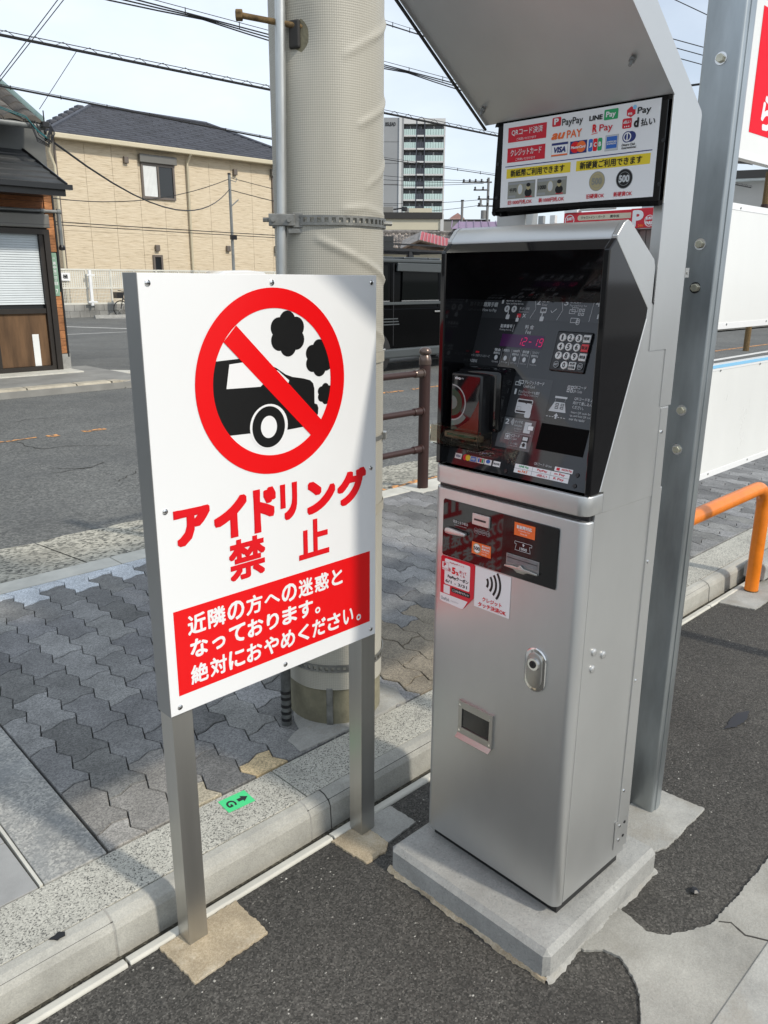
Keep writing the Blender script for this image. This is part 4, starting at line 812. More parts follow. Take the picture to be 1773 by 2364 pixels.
obj('note_lip', MB().prism([(0.1075, 0.9110), (0.1075, 0.9150), (0.085, 0.9180), (0.072, 0.9175), (0.064, 0.9240), (0.056, 0.9175), (0.040, 0.9170), (0.0192, 0.9150), (0.0192, 0.9110), (0.045, 0.9105), (0.055, 0.9050), (0.073, 0.9050), (0.083, 0.9105)], 'x', -0.1850, -0.1798), M['alu'], bill, bevel=0.0012, smooth=50)
# stickers on the door
pf = PF((-0.1732, 0, 0), (0, -1, 0), (0, 0, 1), (-1, 0, 0)); ps = Prints(pf, mc, 'sticker')
def T3(s_, a0, b0, a1, b1, k='ink', bold=0.0, h=0.0012): pf.text(ps[k], s_, a0, b0, a1, b1, h, bold)
pf.rect(ps['paper'], -0.1972, 0.7848, -0.0938, 0.8847, 0.0006)
for k in range(4): pf.ring(ps['ink'], -0.1760, 0.8520, .0145+.0118*k, .0205+.0118*k, 0.0009+k*1e-5, 24, -36, 36)
T3('クレジット', -0.1731, 0.8040, -0.116, 0.8150, 'redtext', .03); T3('タッチ決済OK', -0.1847, 0.7885, -0.1032, 0.8005, 'redtext', .03)
cp = [(-0.3040, 0.7950), (-0.3045, 0.8790), (-0.3000, 0.8840), (-0.2020, 0.8862), (-0.1975, 0.8820), (-0.1990, 0.8020), (-0.2300, 0.7655), (-0.2370, 0.7635), (-0.3010, 0.7660), (-0.3052, 0.7700)]
pf.poly(ps['crimson'], cp, 0.0006); pf.poly(ps['paper'], [(-0.3046, 0.7880), (-0.3052, 0.7705), (-0.3008, 0.7664), (-0.2370, 0.7640), (-0.2300, 0.7662), (-0.2170, 0.7880)], 0.0008)
pf.rect(ps['paper'], -0.2921, 0.8140, -0.2125, 0.8780, 0.0008, .004); pf.rect(ps['paper'], -0.3005, 0.8480, -0.2800, 0.8690, 0.0009, .002); pf.frame(ps['crimson'], -0.3005, 0.8480, -0.2800, 0.8690, .0006, 0.0011)
T3('P', -0.2955, 0.8570, -0.2870, 0.8670, 'crimson', .06, .0014); T3('ポイント', -0.2990, 0.8500, -0.2820, 0.8540, 'crimson', .02, .0014)
T3('PayPayポイント', -0.2760, 0.8690, -0.2300, 0.8735, 'crimson', .02); T3('最大', -0.2790, 0.8480, -0.2720, 0.8580, 'crimson', .02); T3('5', -0.2690, 0.8450, -0.2570, 0.8620, 'redtext', .05); T3('%', -0.2555, 0.8450, -0.2470, 0.8540, 'redtext', .04); T3('戻って', -0.2450, 0.8520, -0.2230, 0.8600, 'crimson', .02); T3('くる', -0.2420, 0.8440, -0.2280, 0.8505, 'crimson', .02)
T3('PayPayクーポン', -0.2812, 0.8300, -0.2160, 0.8410, 'ink', .04); T3('6/1 - 3/31', -0.2880, 0.8190, -0.2200, 0.8265, 'ink', .02)
pf.rect(ps['ink'], -0.2687, 0.7985, -0.2100, 0.8100, 0.0009, .003); T3('ここから今すぐゲット!', -0.2650, 0.8010, -0.2140, 0.8075, 'paper', .02, .0014)
pf.rect(ps['paper'], -0.2935, 0.7900, -0.2735, 0.8110, 0.0009)
T3('OnePark', -0.3010, 0.7710, -0.2737, 0.7800, 'dim', .02); T3('ご利用の詳細は店頭で', -0.2700, 0.7735, -0.2440, 0.7770, 'dim')
ps.done()
# lock, peep window
lk = MB(); pts = []
for cx_, r_, t0, t1 in ((0.7150, 0.0285, 0, 180), (0.6660, 0.0285, 180, 360)):
    pts += [(0.0135+r_*math.cos(R(t0+(t1-t0)*i/10)), cx_+r_*math.sin(R(t0+(t1-t0)*i/10))) for i in range(11)]
lock = obj('lock_handle', MB().prism(pts, 'x', -0.1790, -0.1725), M['chrome'], mc, bevel=0.003, seg=2, smooth=50)
p2 = [(0.0135+(y-0.0135)*0.72, 0.6905+(z-0.6905)*0.80) for y, z in pts]
obj('lock_paddle', MB().prism([(y, z) for y, z in p2 if True], 'x', -0.1815, -0.1785), M['alu'], lock, bevel=0.002, seg=2, smooth=50)
obj('lock_ring', MB().cyl((-0.1870, 0.0135, 0.7070), (-0.1810, 0.0135, 0.7070), .0140, .0155, 24), M['chrome'], lock, smooth=30)
obj('keyhole', MB().cyl((-0.1885, 0.0135, 0.7070), (-0.1868, 0.0135, 0.7070), .0085, None, 20).box((-0.1892, 0.0125, 0.7020), (-0.1884, 0.0145, 0.7120)), M['satin'], lock)
wf = MB(); wf.box((-0.1790, 0.1225, 0.5085), (-0.1725, 0.2290, 0.5270)).box((-0.1790, 0.1225, 0.4385), (-0.1725, 0.2290, 0.4560)).box((-0.1785, 0.2180, 0.4560), (-0.1725, 0.2290, 0.5085)).box((-0.1785, 0.1225, 0.4560), (-0.1725, 0.1320, 0.5085))
win = obj('receipt_window', wf, M['alu'], mc)
obj('window_pane', MB().box((-0.1755, 0.132, 0.456), (-0.1728, 0.218, 0.5085)), glass('window_dark', (0.02, 0.021, 0.02), 0.12), win)
obj('window_lip', MB().prism([(-0.1730, 0.4385), (-0.1790, 0.4385), (-0.1900, 0.4300), (-0.1900, 0.4285), (-0.1785, 0.4365), (-0.1730, 0.4365)], 'y', 0.1225, 0.2290), M['alu'], win)
for y, z in ((0.2235, 0.5175), (0.1285, 0.5175), (0.2235, 0.4475), (0.1285, 0.4475)): obj('rivet', MB().cyl((-0.1800, y, z), (-0.1788, y, z), .0030, .0022, 10), M['chrome'], win, smooth=30)
# side fittings
for x, z in ((-0.1037, 0.7443), (-0.0646, 0.7254), (-0.1045, 0.7043)): obj('rivet', MB().add([(x+r_*math.cos(R(k*22.5)), Y0-h_, z+r_*math.sin(R(k*22.5))) for r_, h_ in ((0.0088, -0.001), (0.0080, 0.002), (0.0050, 0.0040)) for k in range(16)], [(i*16+k, i*16+(k+1) % 16, (i+1)*16+(k+1) % 16, (i+1)*16+k) for i in range(2) for k in range(16)]+[tuple(range(32, 48))]), M['silver'], mc, smooth=True)
YC = Y0-0.0022
rp = obj('rear_plate', MB().prism([(0.0800, 0.2150), (0.0780, 1.2566), (0.1080, 1.2566), (0.1290, 0.2150)], 'y', YC, Y0+0.02), M['silver'], mc, bevel=0.0008, seg=1)
for x, z in ((0.0880, 0.9065), (0.0900, 0.6069), (0.0870, 1.2038), (0.0890, 0.3046)): obj('rivet', MB().cyl((x, YC-0.0022, z), (x, YC, z), .0032, .0042, 10), M['chrome'], mc, smooth=30)
hp = obj('hinge_plate', MB().prism([(0.0679, 0.2193), (0.0700, 0.1380), (0.1320, 0.1260), (0.1290, 0.2121)], 'y', Y0-0.0016, Y0), M['silver'], mc)
for x, z, k in ((0.0877, 0.2017, 'chrome'), (0.1104, 0.2026, 'satin'), (0.1091, 0.1629, 'satin'), (0.0891, 0.1593, 'chrome')): obj('hinge_screw', MB().cyl((x, Y0-0.0034, z), (x, Y0-0.0014, z), .0040, None, 10), M[k], hp)
obj('hinge_strip', MB().prism([(0.1010, 1.3780), (0.1060, 1.3780), (0.1150, 1.2620), (0.1110, 1.2600)], 'y', Y0-0.0010, Y0+0.012), M['satin'], mc)
for k in range(12): obj('hinge_tooth', MB().box((0.1020+k*0.0007, Y0-0.0016, 1.366-k*0.0085), (0.1085+k*0.0007, Y0-0.0004, 1.370-k*0.0085)), M['alu'], mc)
obj('shell_edge', MB().prism([(-0.0025, 1.4760), (0.0010, 1.4770), (0.1030, 1.3800), (0.1005, 1.3770)], 'y', Y0-0.0012, Y0+0.013), M['satin'], mc)
# rear columns, canopy, display
cs = [(0.0030, 1.3800), (0.0030, 1.8485), (-0.3600, 2.1020), (-0.3600, 2.1700), (-0.3500, 2.1760), (0.1130, 1.8350), (0.1165, 1.8274), (0.1165, 1.2600), (0.0700, 1.2600), (0.0700, 1.3800)]
col = obj('rear_column', MB().prism(cs, 'y', YC, YC+0.0026), M['silver'], mc)
obj('column_core', MB().box((0.0300, YC+0.0028, 1.30), (0.1130, -0.0500, 1.8180)), M['silver'], mc, bevel=0.001, seg=1)
obj('clip', MB().box((0.1165, YC-0.0006, 1.5230), (0.1330, YC+0.004, 1.5420)).cyl((0.126, YC-0.0022, 1.5325), (0.126, YC, 1.5325), .0034, None, 10), M['alu'], col)
col2 = obj('rear_column', MB().box((0.0672, 0.2900, 1.2), (0.1140, 0.3755, 1.8195)), M['silver'], mc, bevel=0.0012, seg=1)
c3 = [(0.0060, 1.8490), (-0.3580, 2.1030), (-0.3580, 2.1680), (-0.3500, 2.1730), (0.1100, 1.8345), (0.1135, 1.8270), (0.1135, 1.8200), (0.0675, 1.8200), (0.0675, 1.8630), (0.0060, 1.8630)]
can = obj('canopy', MB().prism(c3, 'y', YC+0.0027, 0.3700), M['silver'], mc, bevel=0.001, seg=1)
obj('canopy_edge', MB().prism([(0.0070, 1.8420), (0.0040, 1.8395), (-0.3600, 2.0945), (-0.3590, 2.0990)], 'y', 0.3660, 0.3712), M['satin'], can)
d_ = Vector((-0.3640, 0, 0.2545)).normalized(); nn = Vector((-0.2545, 0, -0.3640)).normalized()
for t_, y in ((0.10, -0.040), (0.05, 0.345)):
    c_ = Vector((0.006, y, 1.844))+d_*t_
    obj('canopy_screw', MB().cyl(c_-nn*0.001, c_+nn*0.004, .0060, None, 10).cyl(c_+nn*0.004, c_+nn*0.014, .0036, .0030, 8), M['trim'], can)
fr_pts = []
for cy_, cz_, t0 in ((0.3300, 1.6645, 90), (0.3300, 1.8430, 0), (-0.0758, 1.8430, -90), (-0.0758, 1.6645, 180)):
    fr_pts += [(cy_+0.008*math.sin(R(t0+k*22.5)), cz_+0.008*math.cos(R(t0+k*22.5))) for k in range(5)]
disp = obj('display', MB().prism(fr_pts, 'x', 0.0032, 0.0250), M['black'], mc, bevel=0.001, seg=1)
obj('display_mount', MB().box((0.0252, -0.0480, 1.68), (0.10, 0.2890, 1.8190)), M['silver'], mc)
obj('edge_highlight', MB().box((0.0012, YC-0.0002, 1.6600), (0.0029, YC+0.0022, 1.8480)), M['chrome'], mc)  # chrome sliver added as the bright highlight along the column's front edge
pf = PF((0.0030, -0.0236, 0.0394), (0, -0.974, 0), (0, 0, 0.974), (-1, 0, 0)); pb_ = Prints(pf, disp, 'display_print')
def T4(s_, a0, b0, a1, b1, k='ink', bold=0.0, h=0.0012, shear=0.0): pf.text(pb_[k], s_, a0, b0, a1, b1, h, bold, shear)
pf.rect(pb_['paper'], -0.3475, 1.6772, 0.0393, 1.8558, 0.0004)
pf.rect(pb_['crimson'], -0.3325, 1.8140, -0.2278, 1.8450, 0.0007); pf.rect(pb_['crimson'], -0.3325, 1.7722, -0.2284, 1.8023, 0.0007)
T4('QRコード決済', -0.3224, 1.8265, -0.2374, 1.8410, 'paper', .012); T4('ご利用いただけます', -0.308, 1.8165, -0.254, 1.8220, 'paper')
T4('クレジットカード', -0.3230, 1.7845, -0.2380, 1.7985, 'paper', .012); T4('ご利用いただけます', -0.308, 1.7745, -0.254, 1.7800, 'paper')
pf.rect(pb_['crimson'], -0.2136, 1.8330, -0.1910, 1.8510, 0.0007, .003); T4('P', -0.2085, 1.8365, -0.1965, 1.8490, 'paper', .04)
T4('PayPay', -0.1880, 1.8285, -0.1362, 1.8460, 'ink', .012); T4('LINE', -0.1208, 1.8335, -0.0892, 1.8430, 'ink', .04)
pf.rect(pb_['green'], -0.0861, 1.8305, -0.0539, 1.8500, 0.0007, .002); T4('Pay', -0.0815, 1.8325, -0.0590, 1.8460, 'paper', .03)
pf.poly(pb_['crimson'], [(-0.0345, 1.8430), (-0.0255, 1.8490), (-0.0155, 1.8450), (-0.0150, 1.8340), (-0.0245, 1.8290), (-0.0340, 1.8330)], 0.0007); pf.disc(pb_['skyblue'], -0.0175, 1.8465, .0042, .0042, 0.0009); T4('m', -0.0310, 1.8330, -0.0220, 1.8375, 'paper', .03)
T4('Pay', -0.0105, 1.8295, 0.0190, 1.8450, 'ink', .02)
T4('au', -0.2137, 1.8070, -0.1780, 1.8200, 'orange', .04, shear=0.3); T4('PAY', -0.1740, 1.8065, -0.1368, 1.8220, 'orange', .02)
T4('R', -0.1114, 1.8105, -0.1010, 1.8260, 'redtext', .05); pf.line(pb_['redtext'], [(-.1130, 1.8075), (-.0985, 1.8090)], .0012); T4('Pay', -0.0950, 1.8070, -0.0639, 1.8240, 'crimson', .012)
pf.rect(pb_['crimson'], -0.0425, 1.8095, -0.0215, 1.8280, 0.0007, .003); T4('d払い', -0.0400, 1.8180, -0.0240, 1.8245, 'paper', .03)
for k in range(3): pf.disc(pb_['paper'], -.0365+k*.0045, 1.8130, .0013, .0013, .0009, 10)
T4('d', -0.0165, 1.8090, -0.0055, 1.8270, 'ink', .05); T4('払い', -0.0010, 1.8095, 0.0300, 1.8235, 'ink', .02)
pf.rect(pb_['grey'], -0.2118, 1.7736, -0.1695, 1.8004, 0.0006); pf.rect(pb_['paper'], -0.2112, 1.7742, -0.1701, 1.7998, 0.0008); pf.rect(pb_['navy'], -0.2112, 1.7955, -0.1701, 1.7998, 0.0010); pf.rect(pb_['orange'], -0.2112, 1.7742, -0.1701, 1.7772, 0.0010); T4('VISA', -0.2050, 1.7800, -0.1745, 1.7920, 'navy', .05, .0012, 0.2)
pf.rect(pb_['navy'], -0.1644, 1.7742, -0.1224, 1.7990, 0.0007); pf.disc(pb_['redtext'], -0.1510, 1.7868, .0115, .0110, 0.0009); pf.disc(pb_['orange'], -0.1360, 1.7868, .0115, .0110, 0.0011); T4('MasterCard', -0.1610, 1.7840, -0.1255, 1.7895, 'paper', .04, .0014, .1)
for k, c_ in enumerate(('blue', 'redtext', 'green')): pf.rect(pb_[c_], -.1188+k*.0112, 1.7747, -.1085+k*.0112, 1.7988, .0007, .003); T4('JCB'[k], -.1165+k*.0112, 1.7825, -.1100+k*.0112, 1.7915, 'paper', .05)
pf.rect(pb_['grey'], -0.0790, 1.7716, -0.0485, 1.8015, 0.0006); pf.rect(pb_['pale'], -0.0784, 1.7722, -0.0491, 1.8009, 0.0007); pf.rect(pb_['blue'], -0.0760, 1.7760, -0.0515, 1.7985, 0.0009); T4('AMERICAN', -0.0748, 1.7872, -0.0528, 1.7902, 'paper', .03); T4('EXPRESS', -0.0740, 1.7832, -0.0535, 1.7862, 'paper', .03)
pf.disc(pb_['navy'], -0.0215, 1.7936, .0118, .0100, 0.0007); pf.disc(pb_['navy'], -0.0290, 1.7936, .0110, .0105, 0.00075); pf.disc(pb_['paper'], -0.0288, 1.7936, .0088, .0086, 0.0009); pf.disc(pb_['navy'], -0.0288, 1.7936, .0065, .0064, 0.0011); pf.rect(pb_['paper'], -0.0300, 1.7872, -0.0276, 1.8000, 0.0013)
T4('Diners Club', -0.0398, 1.7770, -0.0100, 1.7815, 'ink', .02, shear=.2); T4('International', -0.0398, 1.7715, -0.0070, 1.7758, 'ink', .02, shear=.2)
pf.rect(pb_['navy'], -0.3369, 1.7630, 0.0291, 1.7648, 0.0007)
pf.rect(pb_['yellow'], -0.3324, 1.7386, -0.1597, 1.7588, 0.0006); pf.rect(pb_['yellow'], -0.1456, 1.7390, 0.0265, 1.7590, 0.0006)
T4('新紙幣ご利用できます', -0.3205, 1.7412, -0.1745, 1.7562, 'ink', .022); T4('新硬貨ご利用できます', -0.1360, 1.7414, 0.0090, 1.7564, 'ink', .022)
def note(a0, b0, a1, b1, dark):
    pf.rect(pb_['note'], a0, b0, a1, b1, 0.0007); w_, h_ = a1-a0, b1-b0
    pf.disc(pb_['gold'], a0+w_*.46, b0+h_*.52, w_*.10, h_*.32, 0.0009); pf.disc(pb_['pale'], a0+w_*.46, b0+h_*.52, w_*.085, h_*.28, 0.0010)
    pf.rect(pb_['grey'], a0+w_*.03, b0+h_*.82, a0+w_*.97, b0+h_*.94, 0.0008); pf.rect(pb_['grey'], a0+w_*.03, b0+h_*.06, a0+w_*.30, b0+h_*.20, 0.0008); pf.rect(pb_['crimson'], a0+w_*.66, b0+h_*.05, a0+w_*.90, b0+h_*.10, 0.0009)
    pf.disc(pb_['ink'], a0+w_*.76, b0+h_*.30, w_*.13, h_*.24, 0.0009); pf.disc(pb_['gold'], a0+w_*.76, b0+h_*.62, w_*.07, h_*.17, 0.0011); pf.disc(pb_['ink'], a0+w_*.76, b0+h_*.74, w_*.075, h_*.11, 0.0012)
    T4('1000' if dark else '千円', a0+w_*.06, b0+h_*.38, a0+w_*.32, b0+h_*.62, 'ink', .03)
note(-0.3266, 1.6942, -0.2500, 1.7312, 0); note(-0.2449, 1.6953, -0.1669, 1.7316, 1)
for a, c0, c1, c2 in ((-0.0917, 'gold', 'note', 'gold'), (-0.0278, 'ink', 'grey', 'pale')):
    pf.disc(pb_['grey'], a, 1.7155, .0192, .0192, 0.0006); pf.disc(pb_[c0], a, 1.7155, .0180, .0180, 0.0008); pf.ring(pb_[c1], a, 1.7155, .0125, .0132, .0010, 32); T4('500', a-.0120, 1.7085, a+.0120, 1.7225, c2 if c0 == 'ink' else 'note', .05)
T4('旧1000円札OK', -0.3245, 1.6820, -0.2563, 1.6915, 'crimson', .02); T4('新1000円札OK', -0.2382, 1.6820, -0.1707, 1.6915, 'crimson', .02); T4('旧硬貨OK', -0.1145, 1.6822, -0.0717, 1.6915, 'crimson', .02); T4('新硬貨OK', -0.0497, 1.6822, -0.0070, 1.6915, 'crimson', .02)
pb_.done()
for y, z in ((-0.0735, 1.772), (-0.0735, 1.695), (0.326, 1.765), (0.326, 1.695)): obj('display_screw', MB().cyl((0.0012, y, z), (0.0034, y, z), .0040, None, 12), M['satin'], disp)
# ------------------------------------------------------------------ utility pole in its dimpled sheath
pole = thing('utility_pole', 'concrete utility pole wrapped in a dimpled beige sheath with steel band and conduit', 'utility pole', (0.913, 0.625, 0.08))
PCX, PCY = 0.913, 0.625
M['polecon'] = pmat('mossy_concrete', (0.20, 0.185, 0.125), 0.95, 0, 0.45, 9, 0.6, 160, detail=8)
M['concrete_pole'] = pmat('pole_concrete', (0.42, 0.41, 0.38), 0.9, 0, 0.15, 4, 0.3, 120)
m, t, b = _new('dimpled_sheath'); Lk = t.links.new
tcn = t.nodes.new('ShaderNodeTexCoord'); sx = t.nodes.new('ShaderNodeSeparateXYZ'); Lk(tcn.outputs['Object'], sx.inputs['Vector'])
def mth(op, a, bb=None):
    n = t.nodes.new('ShaderNodeMath'); n.operation = op
    for i, q in enumerate((a, bb)):
        if q is None: continue
        if isinstance(q, (int, float)): n.inputs[i].default_value = q
        else: Lk(q, n.inputs[i])
    return n.outputs[0]
an = mth('ARCTAN2', sx.outputs['Y'], sx.outputs['X'])
s1 = mth('SINE', mth('ADD', mth('MULTIPLY', an, 84.0), mth('MULTIPLY', sx.outputs['Z'], 520)))
s2_ = mth('SINE', mth('SUBTRACT', mth('MULTIPLY', an, 84.0), mth('MULTIPLY', sx.outputs['Z'], 520)))
dp = mth('MULTIPLY', s1, s2_)
nz_ = t.nodes.new('ShaderNodeTexNoise'); nz_.inputs['Scale'].default_value = 3.2; nz_.inputs['Detail'].default_value = 6
mpn = t.nodes.new('ShaderNodeMapping'); mpn.inputs['Scale'].default_value = (1, 1, 0.35); Lk(tcn.outputs['Object'], mpn.inputs['Vector']); Lk(mpn.outputs['Vector'], nz_.inputs['Vector'])
rp = _ramp(t, [(0.3, (0.36, 0.34, 0.285)), (0.55, (0.445, 0.425, 0.36)), (0.75, (0.50, 0.48, 0.41))]); Lk(nz_.outputs['Fac'], rp.inputs['Fac'])
dr = _ramp(t, [(0.25, (0.86, 0.86, 0.86)), (0.75, (1.04, 1.04, 1.04))]); Lk(mth('ADD', mth('MULTIPLY', dp, 0.5), 0.5), dr.inputs['Fac'])
mm = t.nodes.new('ShaderNodeMix'); mm.data_type = 'RGBA'; mm.blend_type = 'MULTIPLY'; mm.inputs['Factor'].default_value = 1; Lk(rp.outputs['Color'], mm.inputs['A']); Lk(dr.outputs['Color'], mm.inputs['B'])
Lk(mm.outputs['Result'], b.inputs['Base Color']); b.inputs['Roughness'].default_value = 0.5
bpn = t.nodes.new('ShaderNodeBump'); bpn.inputs['Strength'].default_value = 0.3; bpn.inputs['Distance'].default_value = 0.001; Lk(dp, bpn.inputs['Height']); Lk(bpn.outputs['Normal'], b.inputs['Normal'])
M['sheath'] = m
obj('pole_foot', MB().lathe([(0.157, 0.0), (0.157, 0.30), (0.150, 2.5), (0.13, 9.5)], (PCX, PCY, 0.02), 48), M['polecon'], pole, smooth=30)
TH0 = 229.1
def th_of(f): return TH0+math.degrees(math.asin(max(-1, min(1, f))))
ridges = [((-0.20, 1.622), (0.45, 1.575), 0.006), ((0.45, 1.575), (0.99, 1.512), 0.007), ((0.30, 2.085), (0.7, 2.13), 0.003), ((0.7, 2.13), (1.0, 2.20), 0.006), ((0.55, 1.92), (1.0, 2.005), 0.005), ((0.68, 1.765), (1.0, 1.845), 0.004), ((0.25, 1.700), (0.65, 1.708), 0.004), ((0.65, 1.708), (0.98, 1.690), 0.004), ((0.45, 1.40), (1.0, 1.33), 0.004), ((-0.9, 0.45), (0.1, 0.40), 0.003)]
RS = [(th_of(a[0]), a[1], th_of(c[0]), c[1], h) for a, c, h in ridges]
def bump_at(th, z):
    o_ = 0.0
    for t0, z0, t1, z1, h in RS:
        ax_, ay_ = (t1-t0)*0.0028, z1-z0; px_, py_ = (th-t0)*0.0028, z-z0; l2 = ax_*ax_+ay_*ay_
        q = max(0, min(1, (px_*ax_+py_*ay_)/l2)); dx, dy = px_-ax_*q, py_-ay_*q; d2 = dx*dx+dy*dy
        if d2 < 0.0016: o_ = max(o_, h*math.exp(-d2/0.000085)*(0.5+0.5*min(1, q*4+.3)))
    dx, dz = (th-th_of(-0.50))*0.0028, z-2.13; o_ -= 0.012*math.exp(-(dx*dx*350+dz*dz*160))
    return o_+0.0010*math.sin(th*0.13+z*4)+0.0003*math.sin(z*9+th*.05)
zs = [0.2165+i*0.0075 for i in range(320)]+[2.7, 3.4, 4.6, 5.6]; ths = [TH0-180+i*1.8 for i in range(200)]
vs_ = []
for z in zs:
    for th in ths:
        f_ = abs((th-TH0)) < 100 and z < 2.62
        r_ = 0.1625-0.004*(z/5)+(bump_at(th, z) if f_ else 0.0)
        vs_.append((PCX+r_*math.cos(R(th)), PCY+r_*math.sin(R(th)), z))
n_ = len(ths)
obj('sheath', MB().add(vs_, [(i*n_+k, i*n_+(k+1) % n_, (i+1)*n_+(k+1) % n_, (i+1)*n_+k) for i in range(len(zs)-1) for k in range(n_)]), M['sheath'], pole, smooth=True)
def band(name, z, h, r_, teeth, mat=None):
    mb = MB(); n = 96
    def hoop(z0, z1, ra, rb):
        vs2 = [(PCX+rq*math.cos(2*math.pi*k/n), PCY+rq*math.sin(2*math.pi*k/n), zq) for rq, zq in ((ra, z0), (rb, z0), (rb, z1), (ra, z1)) for k in range(n)]
        mb.add(vs2, [(a*n+k, a*n+(k+1) % n, ((a+1) % 4)*n+(k+1) % n, ((a+1) % 4)*n+k) for a in range(4) for k in range(n)])
    if not teeth: hoop(z-h/2, z+h/2, r_, r_+0.0018)
    else:
        hoop(z+h*0.26, z+h/2, r_, r_+0.003); hoop(z-h/2, z-h*0.22, r_, r_+0.003)
        for k in range(52):
            a0, a1 = 2*math.pi*k/52, 2*math.pi*(k+0.45)/52; q = [(PCX+(r_+rq)*math.cos(a), PCY+(r_+rq)*math.sin(a)) for rq, a in ((0, a0), (0.0032, a0), (0.0032, a1), (0, a1))]
            mb.prism(q, 'z', z-h*0.24, z+h*0.28)
    return obj(name, mb, mat or M['bandsteel'], pole, smooth=30)
M['bandsteel'] = pmat('band_steel', (0.24, 0.24, 0.225), 0.5, 0.7, 0.3, 30, 0.2, 200)
M['tape'] = pmat('tan_tape', (0.36, 0.335, 0.27), 0.6, 0, 0.2, 8)
band('perforated_band', 1.6720, 0.0260, 0.1650, True); band('perforated_band', 0.2950, 0.0240, 0.1650, True)
for z in (1.288, 0.813): band('sheath_strap', z, 0.030, 0.1640, False, M['tape'])
bk_ = band('sheath_strap', 1.041, 0.012, 0.1640, False, M['bandsteel'])
q = Vector((math.cos(R(th_of(0.985))), math.sin(R(th_of(0.985))), 0)); c_ = Vector((PCX, PCY, 1.041))+q*0.169; w_ = q.cross(Vector((0, 0, 1)))
def obox(c, u, v, w, a, b_, d):
    return MB().add([c+u*sx_*a+v*sy_*b_+w*sz_*d for sz_ in (-1, 1) for sy_ in (-1, 1) for sx_ in (-1, 1)], [(0, 2, 3, 1), (4, 5, 7, 6), (0, 1, 5, 4), (1, 3, 7, 5), (3, 2, 6, 7), (2, 0, 4, 6)])
Zv = Vector((0, 0, 1))
obj('buckle', obox(c_, q, w_, Zv, 0.006, 0.014, 0.012), M['alu'], pole, bevel=0.002)
obj('band_bolt', MB().cyl(Vector((PCX, PCY, 1.672))+q*0.158+w_*0.02, Vector((PCX, PCY, 1.672))+q*0.185, 0.0065, None, 10), M['bandsteel'], pole)
# steel strip at the foot, conduit, clamp, step bolt
sq = Vector((math.cos(R(222.5)), math.sin(R(222.5)), 0)); sw = Vector((-sq.y, sq.x, 0))
obj('foot_strip', obox(Vector((PCX, PCY, 0.155))+sq*0.158, sq, sw, Zv, 0.005, 0.011, 0.068), M['bandsteel'], pole, bevel=0.003)
p0, p1 = Vector((0.7000, 0.6265, 0.285)), Vector((0.7385, 0.6060, 2.30)); dz = (p1-p0)/(p1.z-p0.z)
M['conduit'] = pmat('worn_conduit', (0.55, 0.56, 0.54), 0.36, 0.75, 0.25, 14, 0.2, 120, stretch=(1, 1, 0.2))
obj('conduit', MB().cyl(p0, p0+dz*5.0, 0.0142, None, 20), M['conduit'], pole, smooth=40)
lc = obj('lower_conduit', MB().cyl((0.6985, 0.627, 0.05), (0.7000, 0.6265, 0.295), 0.0165, None, 18), pmat('taped_conduit', (0.10, 0.105, 0.10), 0.6, 0.2, 0.5, 25, 0.3, 90), pole, smooth=40)
for z in (0.10, 0.125, 0.15, 0.178, 0.20): obj('tape_ring', MB().cyl((0.6987, 0.6269, z), (0.6989, 0.6269, z+0.010), 0.0180, 0.0176, 18), M['satin'], lc)
cz = 1.672; cp_ = p0+dz*(cz-p0.z); tw = (Vector((PCX, PCY, cz))-cp_).normalized(); ls = Vector((-tw.y, tw.x, 0))
view = (Vector((-0.73, -1.27, cz))-cp_).normalized(); vr = Vector((-view.y, view.x, 0))
cl_ = obj('conduit_clamp', obox(cp_+view*0.012, view, vr, Zv, 0.010, 0.036, 0.016), M['bandsteel'], pole, bevel=0.002)
for k in (-0.024, 0.020): obj('clamp_bolt', MB().cyl(cp_+view*0.020+vr*k, cp_+view*0.033+vr*k, 0.0070, None, 6), M['bandsteel'], cl_)
obj('clamp_bolt', MB().cyl(cp_+view*0.012-vr*0.034, cp_+view*0.012-vr*0.052, 0.006, None, 6), M['bandsteel'], cl_)
obj('clamp_bracket', obox(cp_+view*0.004+vr*0.048, view, vr, Zv, 0.012, 0.018, 0.020), M['bandsteel'], cl_, bevel=0.002)
obj('clamp_bracket', obox(cp_+view*0.004+vr*0.040-Zv*0.028, view, vr, Zv, 0.010, 0.022, 0.006), M['bandsteel'], cl_)
M['rusty'] = pmat('rusty_bolt', (0.16, 0.105, 0.045), 0.8, 0.3, 0.6, 60, 0.6, 90)
lf_ = Vector((-0.756, 0.655, 0.0)); b0 = Vector((0.790, 0.560, 2.150)); b1 = b0+lf_*0.175+Vector((0, 0, 0.026))
st_ = obj('step_bolt', MB().cyl(b0, b1, 0.0076, None, 12), M['rusty'], pole, smooth=40)
obj('step_bolt_head', MB().cyl(b1-lf_*0.006, b1+lf_*0.012, 0.0145, None, 6), M['rusty'], st_, bevel=0.002)
hq = Vector((math.cos(R(th_of(-0.55))), math.sin(R(th_of(-0.55))), 0)); hw = Vector((-hq.y, hq.x, 0))
obj('sheath_opening', MB().prism([(0, 0)]*0+[(-0.018, -0.045), (0.012, -0.045), (0.022, -0.01), (0.024, 0.018), (0.010, 0.038), (-0.018, 0.042)], 'x', -0.002, 0.002) if False else obox(Vector((PCX, PCY, 2.135))+hq*0.155, hq, hw, Zv, 0.006, 0.017, 0.034), pmat('dark_opening', (0.03, 0.028, 0.025), 0.7), pole, bevel=0.0055, seg=3)

